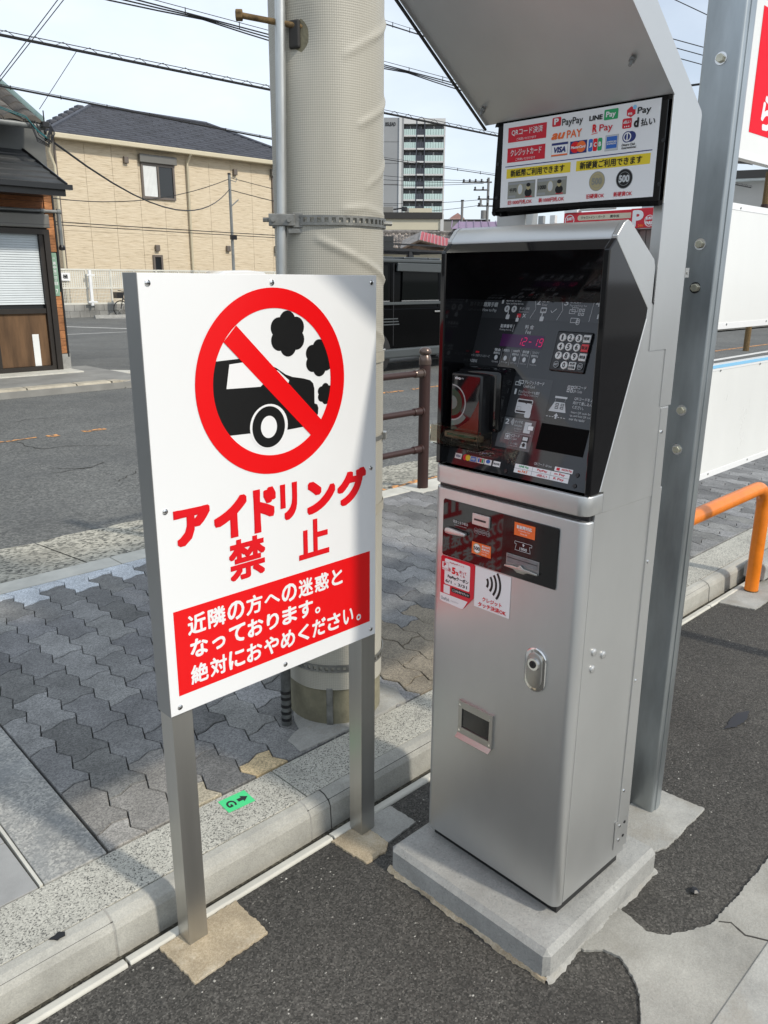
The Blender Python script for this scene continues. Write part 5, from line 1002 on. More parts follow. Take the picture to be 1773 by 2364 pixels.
# ------------------------------------------------------------------ galvanised sign post with its boards
sp_ = thing('parking_sign', 'galvanised steel post carrying white sign boards beside the payment machine', 'parking sign', (1.272, -0.378, 0.0))
X0, X1, YA, YB = 1.2458, 1.3030, -0.4086, -0.3160
prof = []
for cx, cy, t0 in ((X1-.006, YB-.006, 0), (X0+.006, YB-.006, 90), (X0+.006, YA+.006, 180), (X1-.006, YA+.006, 270)): prof += [(cx+.006*math.cos(R(t0+k*30)), cy+.006*math.sin(R(t0+k*30))) for k in range(4)]
obj('post', MB().prism(prof, 'z', 0.0, 3.6), M['galv'], sp_, smooth=50)
obj('post_rib', MB().box((X0+0.020, YA-0.0025, 0.0), (X0+0.040, YA+0.002, 3.6)), M['galv'], sp_, bevel=0.001)
for z in (2.0046, 1.6017, 1.5003, 1.1970, 1.0946):
    bo = obj('bolt', MB().cyl((X0-0.0105, -0.3635, z), (X0-0.0020, -0.3635, z), 0.0096, None, 6), M['bolt'], sp_, bevel=0.0008)
    obj('washer', MB().cyl((X0-0.0022, -0.3635, z), (X0-0.0002, -0.3635, z), 0.0138, None, 18), M['chrome'], bo)
YF, YR = -0.3440, -0.3180
M['boardwhite'] = pmat('board_white', (0.76, 0.77, 0.75), 0.3, 0, 0.05, 3.5, coat=0.15, detail=9, stretch=(1, 1, 0.4), rvar=0.08)
def board(z0, z1): return obj('board', MB().box((1.3025, YF, z0), (2.62, YR, z1)), M['boardwhite'], sp_, bevel=0.003)
ub = board(1.3912, 1.7107); lb = board(0.9720, 1.2950); tb_ = board(1.8180, 2.75)
for bd, z0, z1 in ((ub, 1.3912, 1.7107), (lb, 0.9720, 1.2950), (tb_, 1.8180, 2.75)):
    for za, zb in ((z0, z0+0.016), (z1-0.016, z1)): obj('board_rim', MB().box((1.3026, YF-0.0012, za), (2.6195, YF+0.0006, zb)), M['white'], bd)
for x_ in (1.50, 1.78, 2.10, 2.45):
    for bd, zz in ((ub, 1.403), (ub, 1.700), (lb, 0.983), (lb, 1.278)): obj('rivet', MB().cyl((x_, YF-0.0026, zz), (x_, YF-0.0010, zz), 0.0026, 0.0034, 10), M['trim'], bd)
obj('blue_strip', MB().box((1.3026, YF-0.0020, 1.2860), (2.6195, YF-0.0006, 1.2948)), M['skyblue'], lb)
for z in (1.475, 1.625, 1.07, 1.22, 2.0, 2.5): obj('rail', MB().box((1.3025, -0.3175, z-0.015), (2.62, -0.3000, z+0.015)), M['galv'], sp_)
obj('post', MB().prism([(x+1.33, y) for x, y in prof], 'z', 0.0, 3.6), M['galv'], sp_, smooth=50)
pf = PF((0, YF, 0), (1, 0, 0), (0, 0, 1), (0, -1, 0)); pq = Prints(pf, tb_)
pf.rect(pq['red_field', 'redfield'], 1.4920, 1.8825, 2.50, 2.1666, 0.0006); pf.text(pq['lettering', 'paper'], 'ら', 1.556, 1.896, 1.631, 1.978, 0.0009, .04)
pq.done()

# ------------------------------------------------------------------ brown pedestrian railing
M['brown'] = pmat('brown_paint', (0.034, 0.012, 0.009), 0.5, 0, 0.12, 9)
M['browncap'] = pmat('bronze_cap', (0.13, 0.095, 0.08), 0.28, 0.6, 0.15, 12)
ra = thing('pedestrian_railing', 'dark brown tubular railing with a round capped post at the pavement edge', 'railing', (3.335, 2.44, 0.085))
for px in (3.335, 1.50):
    po = obj('post', MB().cyl((px, 2.44, 0.05), (px, 2.44, 0.985), 0.0385, None, 24), M['brown'], ra, smooth=40)
    obj('post_cap', MB().lathe([(0.0415, 0.955), (0.0435, 0.965), (0.0415, 0.975), (0.0435, 0.985), (0.0415, 0.992), (0.0365, 1.012), (0.030, 1.022), (0.0415, 1.030), (0.0430, 1.042), (0.038, 1.058), (0.026, 1.069), (0.0, 1.0735)], (px, 2.44, 0.0), 24), M['browncap'], po, smooth=50)
for z in (0.900, 0.640, 0.374):
    rl = obj('rail', MB().cyl((1.50, 2.43, z), (3.335, 2.43, z), 0.0215, None, 16), M['brown'], ra, smooth=40)
# (collars are built lying along the rail)
for rl in [o for o in ra.children if o.name.startswith('rail')]:
    for c_ in list(rl.children): bpy.data.objects.remove(c_)
    zc = sum(v.co.z for v in rl.data.vertices)/len(rl.data.vertices)+0.085
    mb = MB().cyl((3.222, 2.43, zc), (3.290, 2.43, zc), 0.0275, None, 16); mb.cyl((3.288, 2.43, zc), (3.302, 2.43, zc), 0.0315, None, 16); mb.cyl((3.216, 2.43, zc), (3.224, 2.43, zc), 0.0255, 0.0285, 16)
    obj('rail_collar', mb, M['browncap'] if zc > .8 else M['brown'], rl, smooth=40)

# ------------------------------------------------------------------ orange hoop, wheel stop
M['safety'] = pmat('orange_paint', (0.78, 0.205, 0.008), 0.34, 0, 0.14, 16, 0.15, 60, coat=0.15, rvar=0.1, detail=9)
hp_ = []
for k in range(13): hp_.append((3.252-0.12+0.12*math.cos(R(k*7.5)), 0.09, 0.440+0.12*math.sin(R(k*7.5))))
path = [(3.252, 0.09, -0.02), (3.252, 0.09, 0.25)]+hp_+[(2.6, 0.09, 0.560)]+[(1.905-0.12*math.sin(R(k*7.5)), 0.09, 0.440+0.12*math.cos(R(k*7.5))) for k in range(13)]+[(1.785, 0.09, 0.25), (1.785, 0.09, -0.02)]
hb = thing('hoop_barrier', 'orange painted steel hoop barrier standing in a pale concrete pad', 'barrier', (2.5, 0.09, 0.0))
obj('hoop', MB().tube(path, 0.0330, 24), M['safety'], hb, smooth=True)
obj('foot_ring', MB().cyl((3.252, 0.09, 0.0), (3.252, 0.09, 0.012), 0.0345, None, 20), M['rusty'], hb)
pad('hoop_pad', [(2.98, 0.14), (3.02, -0.02), (3.60, -0.03), (3.62, 0.13)], M['patch'], 0.0065, seed=12)
ws = thing('wheel_stop', 'grey concrete wheel stop lying behind the orange hoop', 'wheel stop', (3.75, 0.13, 0.0))
obj('stop_block', MB().prism([(0.075, 0.028), (0.072, 0.10), (0.085, 0.118), (0.172, 0.118), (0.182, 0.10), (0.182, 0.028)], 'x', 3.37, 4.10), M['plinth'], ws, bevel=0.006)
for x in (3.50, 3.98): obj('stop_foot', MB().box((x-.05, 0.09, 0.0), (x+.05, 0.17, 0.030)), M['satin'], ws)
obj('stop_socket', MB().cyl((3.64, 0.0735, 0.088), (3.64, 0.0765, 0.088), 0.012, None, 12), M['satin'], ws)
# ------------------------------------------------------------------ corner shop house across the road
M['wood'] = pmat('weathered_wood', (0.40, 0.17, 0.065), 0.75, 0, 0.45, 7, 0.4, 60, stretch=(1.2, 1, 7), objcol=True, detail=8)
M['bronze'] = pmat('bronze_frame', (0.035, 0.030, 0.026), 0.4, 0.4, 0.1, 6)
M['darkslat'] = pmat('dark_roof_sheet', (0.050, 0.052, 0.052), 0.5, 0.2, 0.15, 4)
M['greywall'] = pmat('grey_siding', (0.115, 0.12, 0.115), 0.6, 0, 0.12, 3)
M['shutterbox'] = pmat('shutter_box', (0.17, 0.165, 0.15), 0.45, 0.3, 0.06, 4)
M['blind'] = pmat('pale_blind', (0.55, 0.60, 0.62), 0.5, 0, 0.05, 4)
M['tile'] = pmat('old_roof_tile', (0.085, 0.078, 0.068), 0.7, 0, 0.4, 5, 0.3, 40, objcol=True)
M['pipe'] = pmat('grey_pipe', (0.20, 0.21, 0.205), 0.4, 0.2, 0.15, 6)
M['curtain'] = pmat('brown_reflection', (0.12, 0.068, 0.034), 0.9, 0, 0.5, 2.2, stretch=(3, 1, 0.4))  # streaky brown standing for the blurry reflection in the shop door glass
M['address'] = pmat('address_plate', (0.22, 0.36, 0.26), 0.5, 0, 0.15, 9)
M['pane'] = glass('window_glass', (0.020, 0.022, 0.024), 0.05, 0.6)
mt_, t_, b_ = _new('frosted_glass'); b_.inputs['Base Color'].default_value = (0.9, 0.9, 0.88, 1); b_.inputs['Transmission Weight'].default_value = 0.85; b_.inputs['Roughness'].default_value = 0.25; M['frost'] = mt_
hs = thing('corner_house', 'old wooden corner house with dark awning roof and glazed sliding door', 'house', (3.0, 12.0, 0.0))
W0 = 11.45
obj('wall', MB().box((-3, W0+0.02, 0.10), (4.735, 18.0, 3.62)), M['greywall'], hs)
obj('plinth', MB().box((4.613, W0-0.02, 0.0), (4.77, 18.02, 0.338)), M['plinth'], hs)
obj('plinth', MB().box((-3, W0-0.02, 0.0), (1.69, 18.02, 0.30)), M['plinth'], hs)
rw = random.Random(4)
z = 0.345
while z < 2.70:
    h = 0.118 if z < 2.45 else 0.128; k = rw.uniform(0.7, 1.25)
    if not (1.20 < z < 1.80):
        obj('plank', MB().box((4.612, W0-0.010, z), (4.730, W0+0.03, min(z+h-0.004, 2.715))), M['wood'], hs, bevel=0.002, seg=1, color=(k, k, k, 1))
    z += h
for i in range(6):
    k = rw.uniform(0.6, 1.0); x0 = -1.4+i*1.0
    for j in range(2): obj('plank', MB().box((x0+0.003, W0-0.008, 2.475+j*0.125), (min(x0+0.997, 4.610), W0+0.03, 2.595+j*0.125)), M['wood'], hs, bevel=0.002, seg=1, color=(k*.9, k*.8, k*.75, 1))
ad = obj('address_plate', MB().box((4.614, W0-0.022, 1.225), (4.712, W0-0.012, 1.865)), M['address'], hs, bevel=0.003)
pf = PF((0, W0-0.022, 0), (1, 0, 0), (0, 0, 1), (0, -1, 0)); pa = Prints(pf, ad)
for i, ch in enumerate('東中本二丁目'): pf.text(pa['lettering', 'paper'], ch, 4.640, 1.690-i*0.060, 4.690, 1.738-i*0.060, 0.002, .01)
pf.text(pa['lettering', 'paper'], '7', 4.648, 1.262, 4.682, 1.330, 0.002, .01); pf.text(pa['lettering', 'paper'], '大阪', 4.646, 1.775, 4.680, 1.800, 0.002, 0)
pa.done()
obj('corner_trim', MB().box((4.732, W0-0.022, 0.29), (4.757, W0+0.06, 2.735)), M['satin'], hs)
sb = obj('shutter_box', MB().box((-1.5, W0-0.14, 2.215), (4.612, W0+0.02, 2.412)), M['shutterbox'], hs, bevel=0.012)
obj('shutter_groove', MB().box((-1.5, W0-0.1415, 2.262), (4.612, W0-0.1385, 2.266)), M['satin'], sb)
for xa, xb in ((3.30, 4.605), (1.70, 3.24)):
    dr_ = obj('sliding_door', MB().box((xb-0.085, W0-0.10, 0.105), (xb, W0+0.03, 2.20)), M['bronze'], hs)
    fm = MB().box((xa, W0-0.10, 2.125), (xb-0.086, W0+0.02, 2.20)).box((xa, W0-0.05, 0.972), (xb-0.15, W0+0.01, 1.045)).box((xa, W0-0.07, 0.105), (xb-0.15, W0+0.01, 0.175)).box((xb-0.150, W0-0.07, 0.105), (xb-0.0865, W0+0.015, 2.124)).box((xa+0.35, W0-0.06, 0.176), (xa+0.40, W0+0.01, 0.971))
    obj('door_frame', fm, M['bronze'], dr_)
    for k in range(30): obj('blind_slat', MB().prism([(W0-0.018, 1.105+k*0.0345), (W0-0.024, 1.107+k*0.0345), (W0-0.012, 1.139+k*0.0345), (W0-0.006, 1.139+k*0.0345)], 'x', xa+0.01, xb-0.155), M['blind'], dr_)
    obj('glass_pane', MB().box((xa, W0+0.004, 0.176), (xb-0.151, W0+0.008, 2.12)), M['pane'], dr_)
    obj('glass_reflection', MB().box((xa+0.41, W0-0.012, 0.178), (xb-0.152, W0-0.006, 0.970)), M['curtain'], dr_)  # brown sheet before the pane, a reflection painted as colour
    obj('reflected_strip', MB().box((xb-0.40, W0-0.020, 0.178), (xb-0.30, W0-0.013, 0.66)), M['dullwhite'], dr_, bevel=0.003)  # white strip of that same painted reflection
pp = obj('drain_pipe', MB().tube([(-1.5, W0-0.06, 2.462), (4.80, W0-0.06, 2.462)], 0.026, 10), M['pipe'], hs, smooth=True)
obj('drain_pipe', MB().tube([(4.80, W0-0.05, 2.50), (4.80, W0-0.05, 1.95)], 0.030, 10), M['pipe'], hs, smooth=True)
for x in (4.55, 4.80): obj('pipe_joint', MB().cyl((x-0.03, W0-0.06, 2.462), (x+0.03, W0-0.06, 2.462), 0.034, None, 12), M['pipe'], pp)
obj('pipe_foot', MB().lathe([(0.0, 0), (0.045, 0.01), (0.048, 0.05), (0.034, 0.08)], (4.80, W0-0.05, 1.90), 12), M['satin'], hs)
# awning roof of lapped sheets with a black gutter
aw = obj('awning', MB().add([(-3, 10.60, 2.760), (4.600, 10.60, 2.760), (4.385, W0, 3.275), (-3, W0, 3.275), (-3, W0, 2.70), (4.600, W0, 2.72)], [(0, 1, 2, 3), (1, 5, 2), (0, 4, 5, 1)]), M['darkslat'], hs)
for k in range(6):
    t0, t1 = k/6, (k+1)/6; y0, y1 = 10.60+0.85*t0, 10.60+0.85*t1; za, zb = 2.775+0.515*t0, 2.775+0.515*t1
    obj('roof_slat', MB().add([(-3, y0, za+0.014), (4.600-0.215*t0, y0, za+0.014), (4.600-0.215*t1, y1+0.02, zb+0.006), (-3, y1+0.02, zb+0.006), (-3, y0, za-0.004), (4.600-0.215*t0, y0, za-0.004)], [(0, 1, 2, 3), (4, 5, 1, 0)]), M['darkslat'], aw)
obj('hip_cap', MB().tube([(4.608, 10.59, 2.78), (4.39, W0, 3.30)], 0.022, 6), M['satin'], aw)
obj('gutter', MB().prism([(10.500, 2.700), (10.500, 2.770), (10.515, 2.770), (10.520, 2.712), (10.58, 2.712), (10.585, 2.770), (10.60, 2.770), (10.60, 2.700)], 'x', -3, 4.655), M['black'], hs)
obj('fascia', MB().box((-3, 10.602, 2.62), (4.59, 10.66, 2.752)), M['satin'], hs); obj('soffit', MB().box((-3, 10.66, 2.66), (4.60, W0, 2.70)), M['satin'], hs)
obj('upper_wall', MB().box((-3, 11.60, 3.20), (4.425, 18, 3.80)), M['greywall'], hs)
for zz in (3.36, 3.47): obj('siding_board', MB().box((-3, 11.585, zz), (4.42, 11.602, zz+0.105)), M['greywall'], hs, bevel=0.004)
obj('eaves_gutter', MB().tube([(-3, 10.88, 3.535), (4.50, 10.88, 3.545)], 0.045, 10), M['pipe'], hs, smooth=True)
# pan tiled roof slope and its verge flashing
tr_ = obj('tiled_roof', MB().add([(-3, 10.85, 3.575), (4.47, 10.85, 3.575), (4.47, 14.6, 5.45), (-3, 14.6, 5.45)], [(0, 1, 2, 3)]), M['tile'], hs)
for r_ in range(11):
    for c_ in range(9):
        x1 = 4.46-c_*0.27; y0 = 10.83+r_*0.24; z0 = 3.60+r_*0.12; k = rw.uniform(0.35, 1.35)
        seg_ = [(x1-0.262+0.262*i/6, 0.070*math.sin(math.pi*i/6)) for i in range(7)]
        v_ = [(x, y0, z0+q) for x, q in seg_]+[(x, y0+0.27, z0+0.135+q*.8) for x, q in seg_]+[(x, y0, z0-0.028+q*.3) for x, q in seg_]
        obj('roof_tile', MB().add(v_, [(i, i+1, 8+i, 7+i) for i in range(6)]+[(14+i, 15+i, i+1, i) for i in range(6)]), M['tile'], tr_, color=(k, k*.95, k*.88, 1))
obj('verge_flashing', MB().add([(4.470, 10.84, 3.56), (4.500, 10.84, 3.66), (4.500, 14.6, 5.55), (4.470, 14.6, 5.43)], [(0, 1, 2, 3)]), pmat('pale_green_sheet', (0.38, 0.52, 0.47), 0.45, 0, 0.08, 4), hs)
cw = MB()
for k in range(7):
    a = rw.uniform(-.05, .05); cw.tube([(4.30+a, 10.80, 3.60), (4.36+a, 10.76, 3.45-.05*k*.4), (4.50+a*.6, 10.74, 3.34-k*.012), (4.58-k*.02, 10.74, 3.42+a), (4.54, 10.76, 3.56)], 0.007, 6)
obj('cable_loops', mb if False else cw, M['satin'], hs)
M['tealwire'] = pmat('teal_wire', (0.02, 0.13, 0.14), 0.5)
cw = MB()
for k in range(2): cw.tube([(3.3, 10.86, 3.90-k*.03), (3.9, 10.84, 3.72-k*.02), (4.22, 10.80, 3.64-k*.02), (4.34+k*.02, 10.75, 3.46), (4.46+k*.02, 10.74, 3.38)], 0.006, 6)
obj('service_wire', cw, M['tealwire'], hs)
obj('junction_box', MB().box((4.42, 10.74, 3.52), (4.52, 10.82, 3.60)), M['satin'], hs, bevel=0.01)
obj('insulator', MB().cyl((4.46, 10.78, 3.6), (4.46, 10.78, 3.74), 0.009, None, 8), M['satin'], hs)

# ------------------------------------------------------------------ beige house behind the lot
M['siding'] = None
m, t, b = _new('stone_siding'); Lk = t.links.new
tcn = t.nodes.new('ShaderNodeTexCoord'); mpn = t.nodes.new('ShaderNodeMapping'); mpn.inputs['Scale'].default_value = (1.1, 1.1, 16); Lk(tcn.outputs['Object'], mpn.inputs['Vector'])
n1 = t.nodes.new('ShaderNodeTexNoise'); n1.inputs['Scale'].default_value = 2.2; n1.inputs['Detail'].default_value = 4; Lk(mpn.outputs['Vector'], n1.inputs['Vector'])
rp = _ramp(t, [(0.30, (0.42, 0.335, 0.22)), (0.40, (0.60, 0.50, 0.355)), (0.6, (0.66, 0.56, 0.41)), (0.75, (0.71, 0.62, 0.47))]); Lk(n1.outputs['Fac'], rp.inputs['Fac']); Lk(rp.outputs['Color'], b.inputs['Base Color']); b.inputs['Roughness'].default_value = 0.8
bpn = t.nodes.new('ShaderNodeBump'); bpn.inputs['Strength'].default_value = 0.6; bpn.inputs['Distance'].default_value = 0.03; Lk(n1.outputs['Fac'], bpn.inputs['Height']); Lk(bpn.outputs['Normal'], b.inputs['Normal'])
M['siding'] = m
M['creamtrim'] = pmat('cream_trim', (0.56, 0.50, 0.36), 0.5, 0, 0.05, 2)
M['slate'] = pmat('dark_slate', (0.052, 0.057, 0.072), 0.6, 0, 0.25, 1.5, objcol=True)
M['mocha'] = pmat('mocha_metal', (0.16, 0.135, 0.115), 0.45, 0.3, 0.06, 3)
th_ = thing('beige_house', 'two storey beige house with dark slate hip roof beyond the parking area', 'house', (20.0, 36.0, 0.0))
HX0, HX1, HY0, HY1, HZ = 13.93, 26.75, 32.0, 41.0, 6.70
obj('wall', MB().box((HX0+.02, HY0+.03, 0), (HX1-.02, HY1, HZ)), M['siding'], th_)
nW = 11; wdt = (HX1-HX0)/nW
for i in range(nW):
    for z0, z1 in ((0.0, 3.30), (3.31, HZ)):
        obj('siding_panel', MB().box((HX0+i*wdt+0.006, HY0, z0), (HX0+(i+1)*wdt-0.006, HY0+0.029, z1)), M['siding'], th_)
obj('wing_wall', MB().box((11.2, 34.0, 0), (13.92, 41.0, 6.35)), M['siding'], th_)
obj('wing_eave', MB().box((11.0, 33.4, 6.40), (13.60, 41.0, 6.62)), M['creamtrim'], th_)
obj('corner_post', MB().box((HX0-0.05, HY0-0.02, 0), (HX0+0.005, HY0+0.10, HZ)), M['mocha'], th_)
eb = obj('eave_gutter', MB().box((HX0-0.45, HY0-0.50, HZ-0.02), (HX1+0.45, HY0-0.36, HZ+0.17)), M['creamtrim'], th_, bevel=0.03)
obj('eave_soffit', MB().box((HX0-0.42, HY0-0.36, HZ+0.0), (HX1+0.42, HY0+0.03, HZ+0.06)), M['creamtrim'], th_)
RX0, RX1, RY, RZ = 17.74, 23.88, 36.5, 8.93
EX0, EX1, EY0, EY1, EZ = HX0-0.45, HX1+0.45, HY0-0.42, HY1+0.42, HZ+0.16
rf = obj('roof', MB().add([(EX0, EY0, EZ), (EX1, EY0, EZ), (EX1, EY1, EZ), (EX0, EY1, EZ), (RX0, RY, RZ), (RX1, RY, RZ)], [(0, 1, 5, 4), (1, 2, 5), (2, 3, 4, 5), (3, 0, 4), (0, 3, 2, 1)]), M['slate'], th_)
nR = 16
for r_ in range(nR):
    t0, t1 = r_/nR, (r_+1)/nR+0.008
    xa0, xb0 = EX0+(RX0-EX0)*t0, EX1+(RX1-EX1)*t0; xa1, xb1 = EX0+(RX0-EX0)*t1, EX1+(RX1-EX1)*t1
    y0, y1 = EY0+(RY-EY0)*t0, EY0+(RY-EY0)*t1; z0, z1 = EZ+(RZ-EZ)*t0, EZ+(RZ-EZ)*t1
    xs_ = [EX0-1+(0.48 if r_ % 2 else 0)+0.96*k for k in range(18)]
    for xl, xr in zip(xs_, xs_[1:]):
        l0, l1 = max(xl, xa0), min(xr, xb0); u0, u1 = max(xl, xa1), min(xr, xb1)
        if l1-l0 < 0.05 or u1 < u0-0.4: continue
        u0, u1 = min(u0, u1), max(u0, u1); k = rw.uniform(0.92, 1.1)
        obj('slate_shingle', MB().add([(l0, y0, z0+0.085), (l1, y0, z0+0.070), (u1, y1, z1+0.012), (u0, y1, z1+0.012), (l0, y0, z0-0.01), (l1, y0, z0-0.01)], [(0, 1, 2, 3), (4, 5, 1, 0)]), M['slate'], rf, color=(k, k, k, 1), fix=False)
rd_ = MB().tube([(RX0, RY, RZ+0.05), (RX1, RY, RZ+0.05)], 0.10, 6); obj('ridge_cap', rd_, M['slate'], rf)
for a in ((EX0, EY0), (EX1, EY0)): obj('hip_cap', MB().tube([(a[0], a[1], EZ+0.05), (RX0 if a[0] < 20 else RX1, RY, RZ+0.05)], 0.09, 6), M['slate'], rf)
for k in range(8):
    t_ = k/8; x_, y_, z_ = EX0+(RX0-EX0)*t_, EY0+(RY-EY0)*t_, EZ+(RZ-EZ)*t_
    obj('hip_tile', MB().box((x_-0.28, y_+0.2, z_), (x_+0.05, y_+0.6, z_+0.20)), M['slate'], rf, bevel=0.05)
def hwin(x0, z0, x1, z1, box=True, curtain=True):
    f = obj('window', MB().box((x0, HY0-0.08, z0), (x1, HY0-0.02, z0+0.09)).box((x0, HY0-0.08, z1-0.09), (x1, HY0-0.02, z1)).box((x0, HY0-0.08, z0+0.09), (x0+0.09, HY0-0.02, z1-0.09)).box((x1-0.09, HY0-0.08, z0+0.09), (x1, HY0-0.02, z1-0.09)), M['mocha'], th_)
    xm = (x0+x1)/2
    if curtain: obj('window_mullion', MB().box((xm-0.035, HY0-0.075, z0+0.09), (xm+0.035, HY0-0.03, z1-0.09)), M['mocha'], f)
    obj('window_pane', MB().box((x0+0.09, HY0-0.035, z0+0.09), (x1-0.09, HY0-0.028, z1-0.09)), M['pane'], f)
    if curtain:
        cv = MB()
        for k in range(10): xk = x0+0.10+k*(xm-x0-0.16)/10; cv.prism([(xk, HY0-0.043), (xk+(xm-x0-.16)/20, HY0-0.062), (xk+(xm-x0-.16)/10, HY0-0.043)], 'z', z0+0.10, z1-0.10)
        obj('curtain', cv, M['dullwhite'], f)
    if box: obj('shutter_box', MB().box((x0-0.08, HY0-0.20, z1+0.01), (x1+0.08, HY0-0.02, z1+0.34)), M['shutterbox'], f, bevel=0.02)
hwin(17.52, 4.76, 19.12, 6.18); hwin(24.42, 4.60, 25.9, 6.20); hwin(24.55, 1.3, 25.8, 2.7); hwin(17.80, 1.30, 18.27, 2.46, False, False)
obj('downpipe', MB().tube([(19.76, HY0-0.44, HZ), (19.76, HY0-0.10, HZ-0.35), (19.76, HY0-0.08, 0.0)], 0.060, 10), M['creamtrim'], th_, smooth=True)
obj('downpipe', MB().tube([(13.55, HY0-0.4, HZ-0.05), (13.62, HY0-0.1, HZ-0.5), (13.80, HY0-0.07, HZ-1.0), (13.80, HY0-0.07, 0.0)], 0.060, 10), M['creamtrim'], th_, smooth=True)
for x, z in ((16.86, 6.22), (22.30, 6.22), (18.04, 2.76), (21.74, 2.84)): obj('vent_hood', MB().box((x-0.10, HY0-0.14, z-0.14), (x+0.10, HY0-0.002, z+0.12)), M['mocha'], th_, bevel=0.02)

# ------------------------------------------------------------------ block wall with white mesh fence, post, bicycle, car
FY = 29.4
bw = thing('block_wall', 'low grey block wall stained dark below the white mesh fence', 'wall', (18, FY, 0.0))
M['block'] = pmat('stained_block', (0.26, 0.255, 0.235), 0.9, 0, 0.35, 1.2, 0.3, 30, stretch=(1.5, 1, 0.5), objcol=True, detail=8)
for r_ in range(2):
    for i in range(42):
        k = rw.uniform(.8, 1.15); x0 = 9.5+i*0.40+(0.2 if r_ else 0)
        obj('block', MB().box((x0+0.004, FY, r_*0.245), (x0+0.396, FY+0.12, r_*0.245+0.240)), M['block'], bw, bevel=0.006, seg=1, color=(k, k, k, 1), fix=False)
mf = thing('mesh_fence', 'white wire mesh fence on the low block wall before the beige house', 'fence', (18, FY, 0.49))
M['fencewhite'] = pmat('fence_white', (0.66, 0.65, 0.58), 0.5, 0, 0.08, 3)
for i in range(9):
    x0 = 9.5+i*2.0
    for xp in (x0, x0+1.0): obj('post', MB().box((xp-0.025, FY+0.03, 0.485), (xp+0.025, FY+0.09, 1.80)), M['fencewhite'], mf)
    for z in (0.52, 1.10, 1.78): obj('rail', MB().box((x0+0.026, FY+0.02, z-0.03), (x0+0.974, FY+0.10, z+0.03)).box((x0+1.026, FY+0.02, z-0.03), (x0+1.974, FY+0.10, z+0.03)), M['fencewhite'], mf)
    gm = MB()
    for k in range(1, 34): gm.box((x0+k*0.0588-0.007, FY+0.05, 0.55), (x0+k*0.0588+0.007, FY+0.062, 1.07))
    for k in range(1, 23): gm.box((x0+k*0.087-0.022, FY+0.05, 1.13), (x0+k*0.087+0.022, FY+0.062, 1.75))
    for k in range(4): gm.box((x0+0.03, FY+0.062, 0.66+k*0.11), (x0+1.97, FY+0.070, 0.675+k*0.11))
    for k in range(7): gm.box((x0+0.03, FY+0.062, 1.17+k*0.085), (x0+1.97, FY+0.070, 1.20+k*0.085))
    stuff(obj('fence_mesh', gm, M['fencewhite'], mf, fix=False))
pt = thing('parking_notice', 'small white notice plate with black letter fixed on the mesh fence', 'notice', (12.62, FY-0.05, 1.5))
obj('plate', MB().box((12.46, FY-0.03, 1.37), (12.84, FY-0.01, 1.66)), M['paper'], pt); pf = PF((0, FY-0.03, 0), (1, 0, 0), (0, 0, 1), (0, -1, 0)); pz = Prints(pf, pt); pf.text(pz['lettering', 'ink'], '極', 12.56, 1.44, 12.76, 1.60, 0.003, .03); pz.done()
wp = thing('white_marker_post', 'thin white post with short cross arms standing against the mesh fence', 'post', (13.55, FY-0.2, 0.0))
obj('pole', MB().box((13.50, FY-0.22, 0.45), (13.60, FY-0.14, 1.76)), M['white'], wp); obj('cross_arm', MB().box((13.40, FY-0.23, 0.56), (13.75, FY-0.13, 0.62)), M['white'], wp); obj('cross_arm', MB().box((13.42, FY-0.23, 1.56), (13.72, FY-0.13, 1.61)), M['white'], wp)
bi = thing('bicycle', 'dark parked bicycle leaning at the block wall behind the sign', 'bicycle', (14.9, 28.9, 0.0))
for cx in (14.55, 15.55):
    wv = MB(); pts = [(cx+0.30*math.cos(R(k*15)), 28.9, 0.32+0.30*math.sin(R(k*15))) for k in range(25)]; wv.tube(pts, 0.02, 6)
    wh_ = obj('wheel', wv, M['satin'], bi)
    sv = MB()
    for k in range(8): sv.cyl((cx, 28.9, 0.32), (cx+0.29*math.cos(R(k*45)), 28.9, 0.32+0.29*math.sin(R(k*45))), 0.004, None, 4)
    obj('spokes', sv, M['alu'], wh_)
obj('frame', MB().tube([(14.55, 28.9, 0.32), (14.68, 28.9, 0.80), (14.72, 28.9, 0.95)], 0.02, 6).tube([(14.66, 28.9, 0.72), (15.05, 28.9, 0.35), (15.55, 28.9, 0.32), (15.20, 28.9, 0.72), (15.05, 28.9, 0.35)], 0.02, 6), M['satin'], bi)
obj('handlebar', MB().tube([(14.60, 28.65, 1.02), (14.72, 28.8, 0.98), (14.72, 29.0, 0.98), (14.60, 29.15, 1.02)], 0.015, 6), M['satin'], bi); obj('saddle', MB().box((15.12, 28.83, 0.83), (15.38, 28.97, 0.89)), M['satin'], bi, bevel=0.025)
obj('basket', MB().box((14.35, 28.75, 0.72), (14.62, 29.05, 0.95)), M['satin'], bi); obj('seat_post', MB().cyl((15.20, 28.9, 0.7), (15.23, 28.9, 0.85), 0.015, None, 6), M['alu'], bi)
wb = thing('kerb_block', 'low grey concrete wheel block on the far parking area', 'wheel stop', (14.0, 28.6, 0.0)); obj('stop_block', MB().prism([(28.3, 0.0), (28.33, 0.12), (28.45, 0.12), (28.48, 0.0)], 'x', 13.2, 14.5), M['plinth'], wb)
lp = thing('lot_service_pole', 'slim grey service pole with wires in front of the beige house', 'pole', (18.6, 27.0, 0.0))
obj('pole', MB().cyl((18.62, 27, 0), (18.60, 27, 5.40), 0.065, 0.055, 10), M['pipe'], lp, smooth=True)
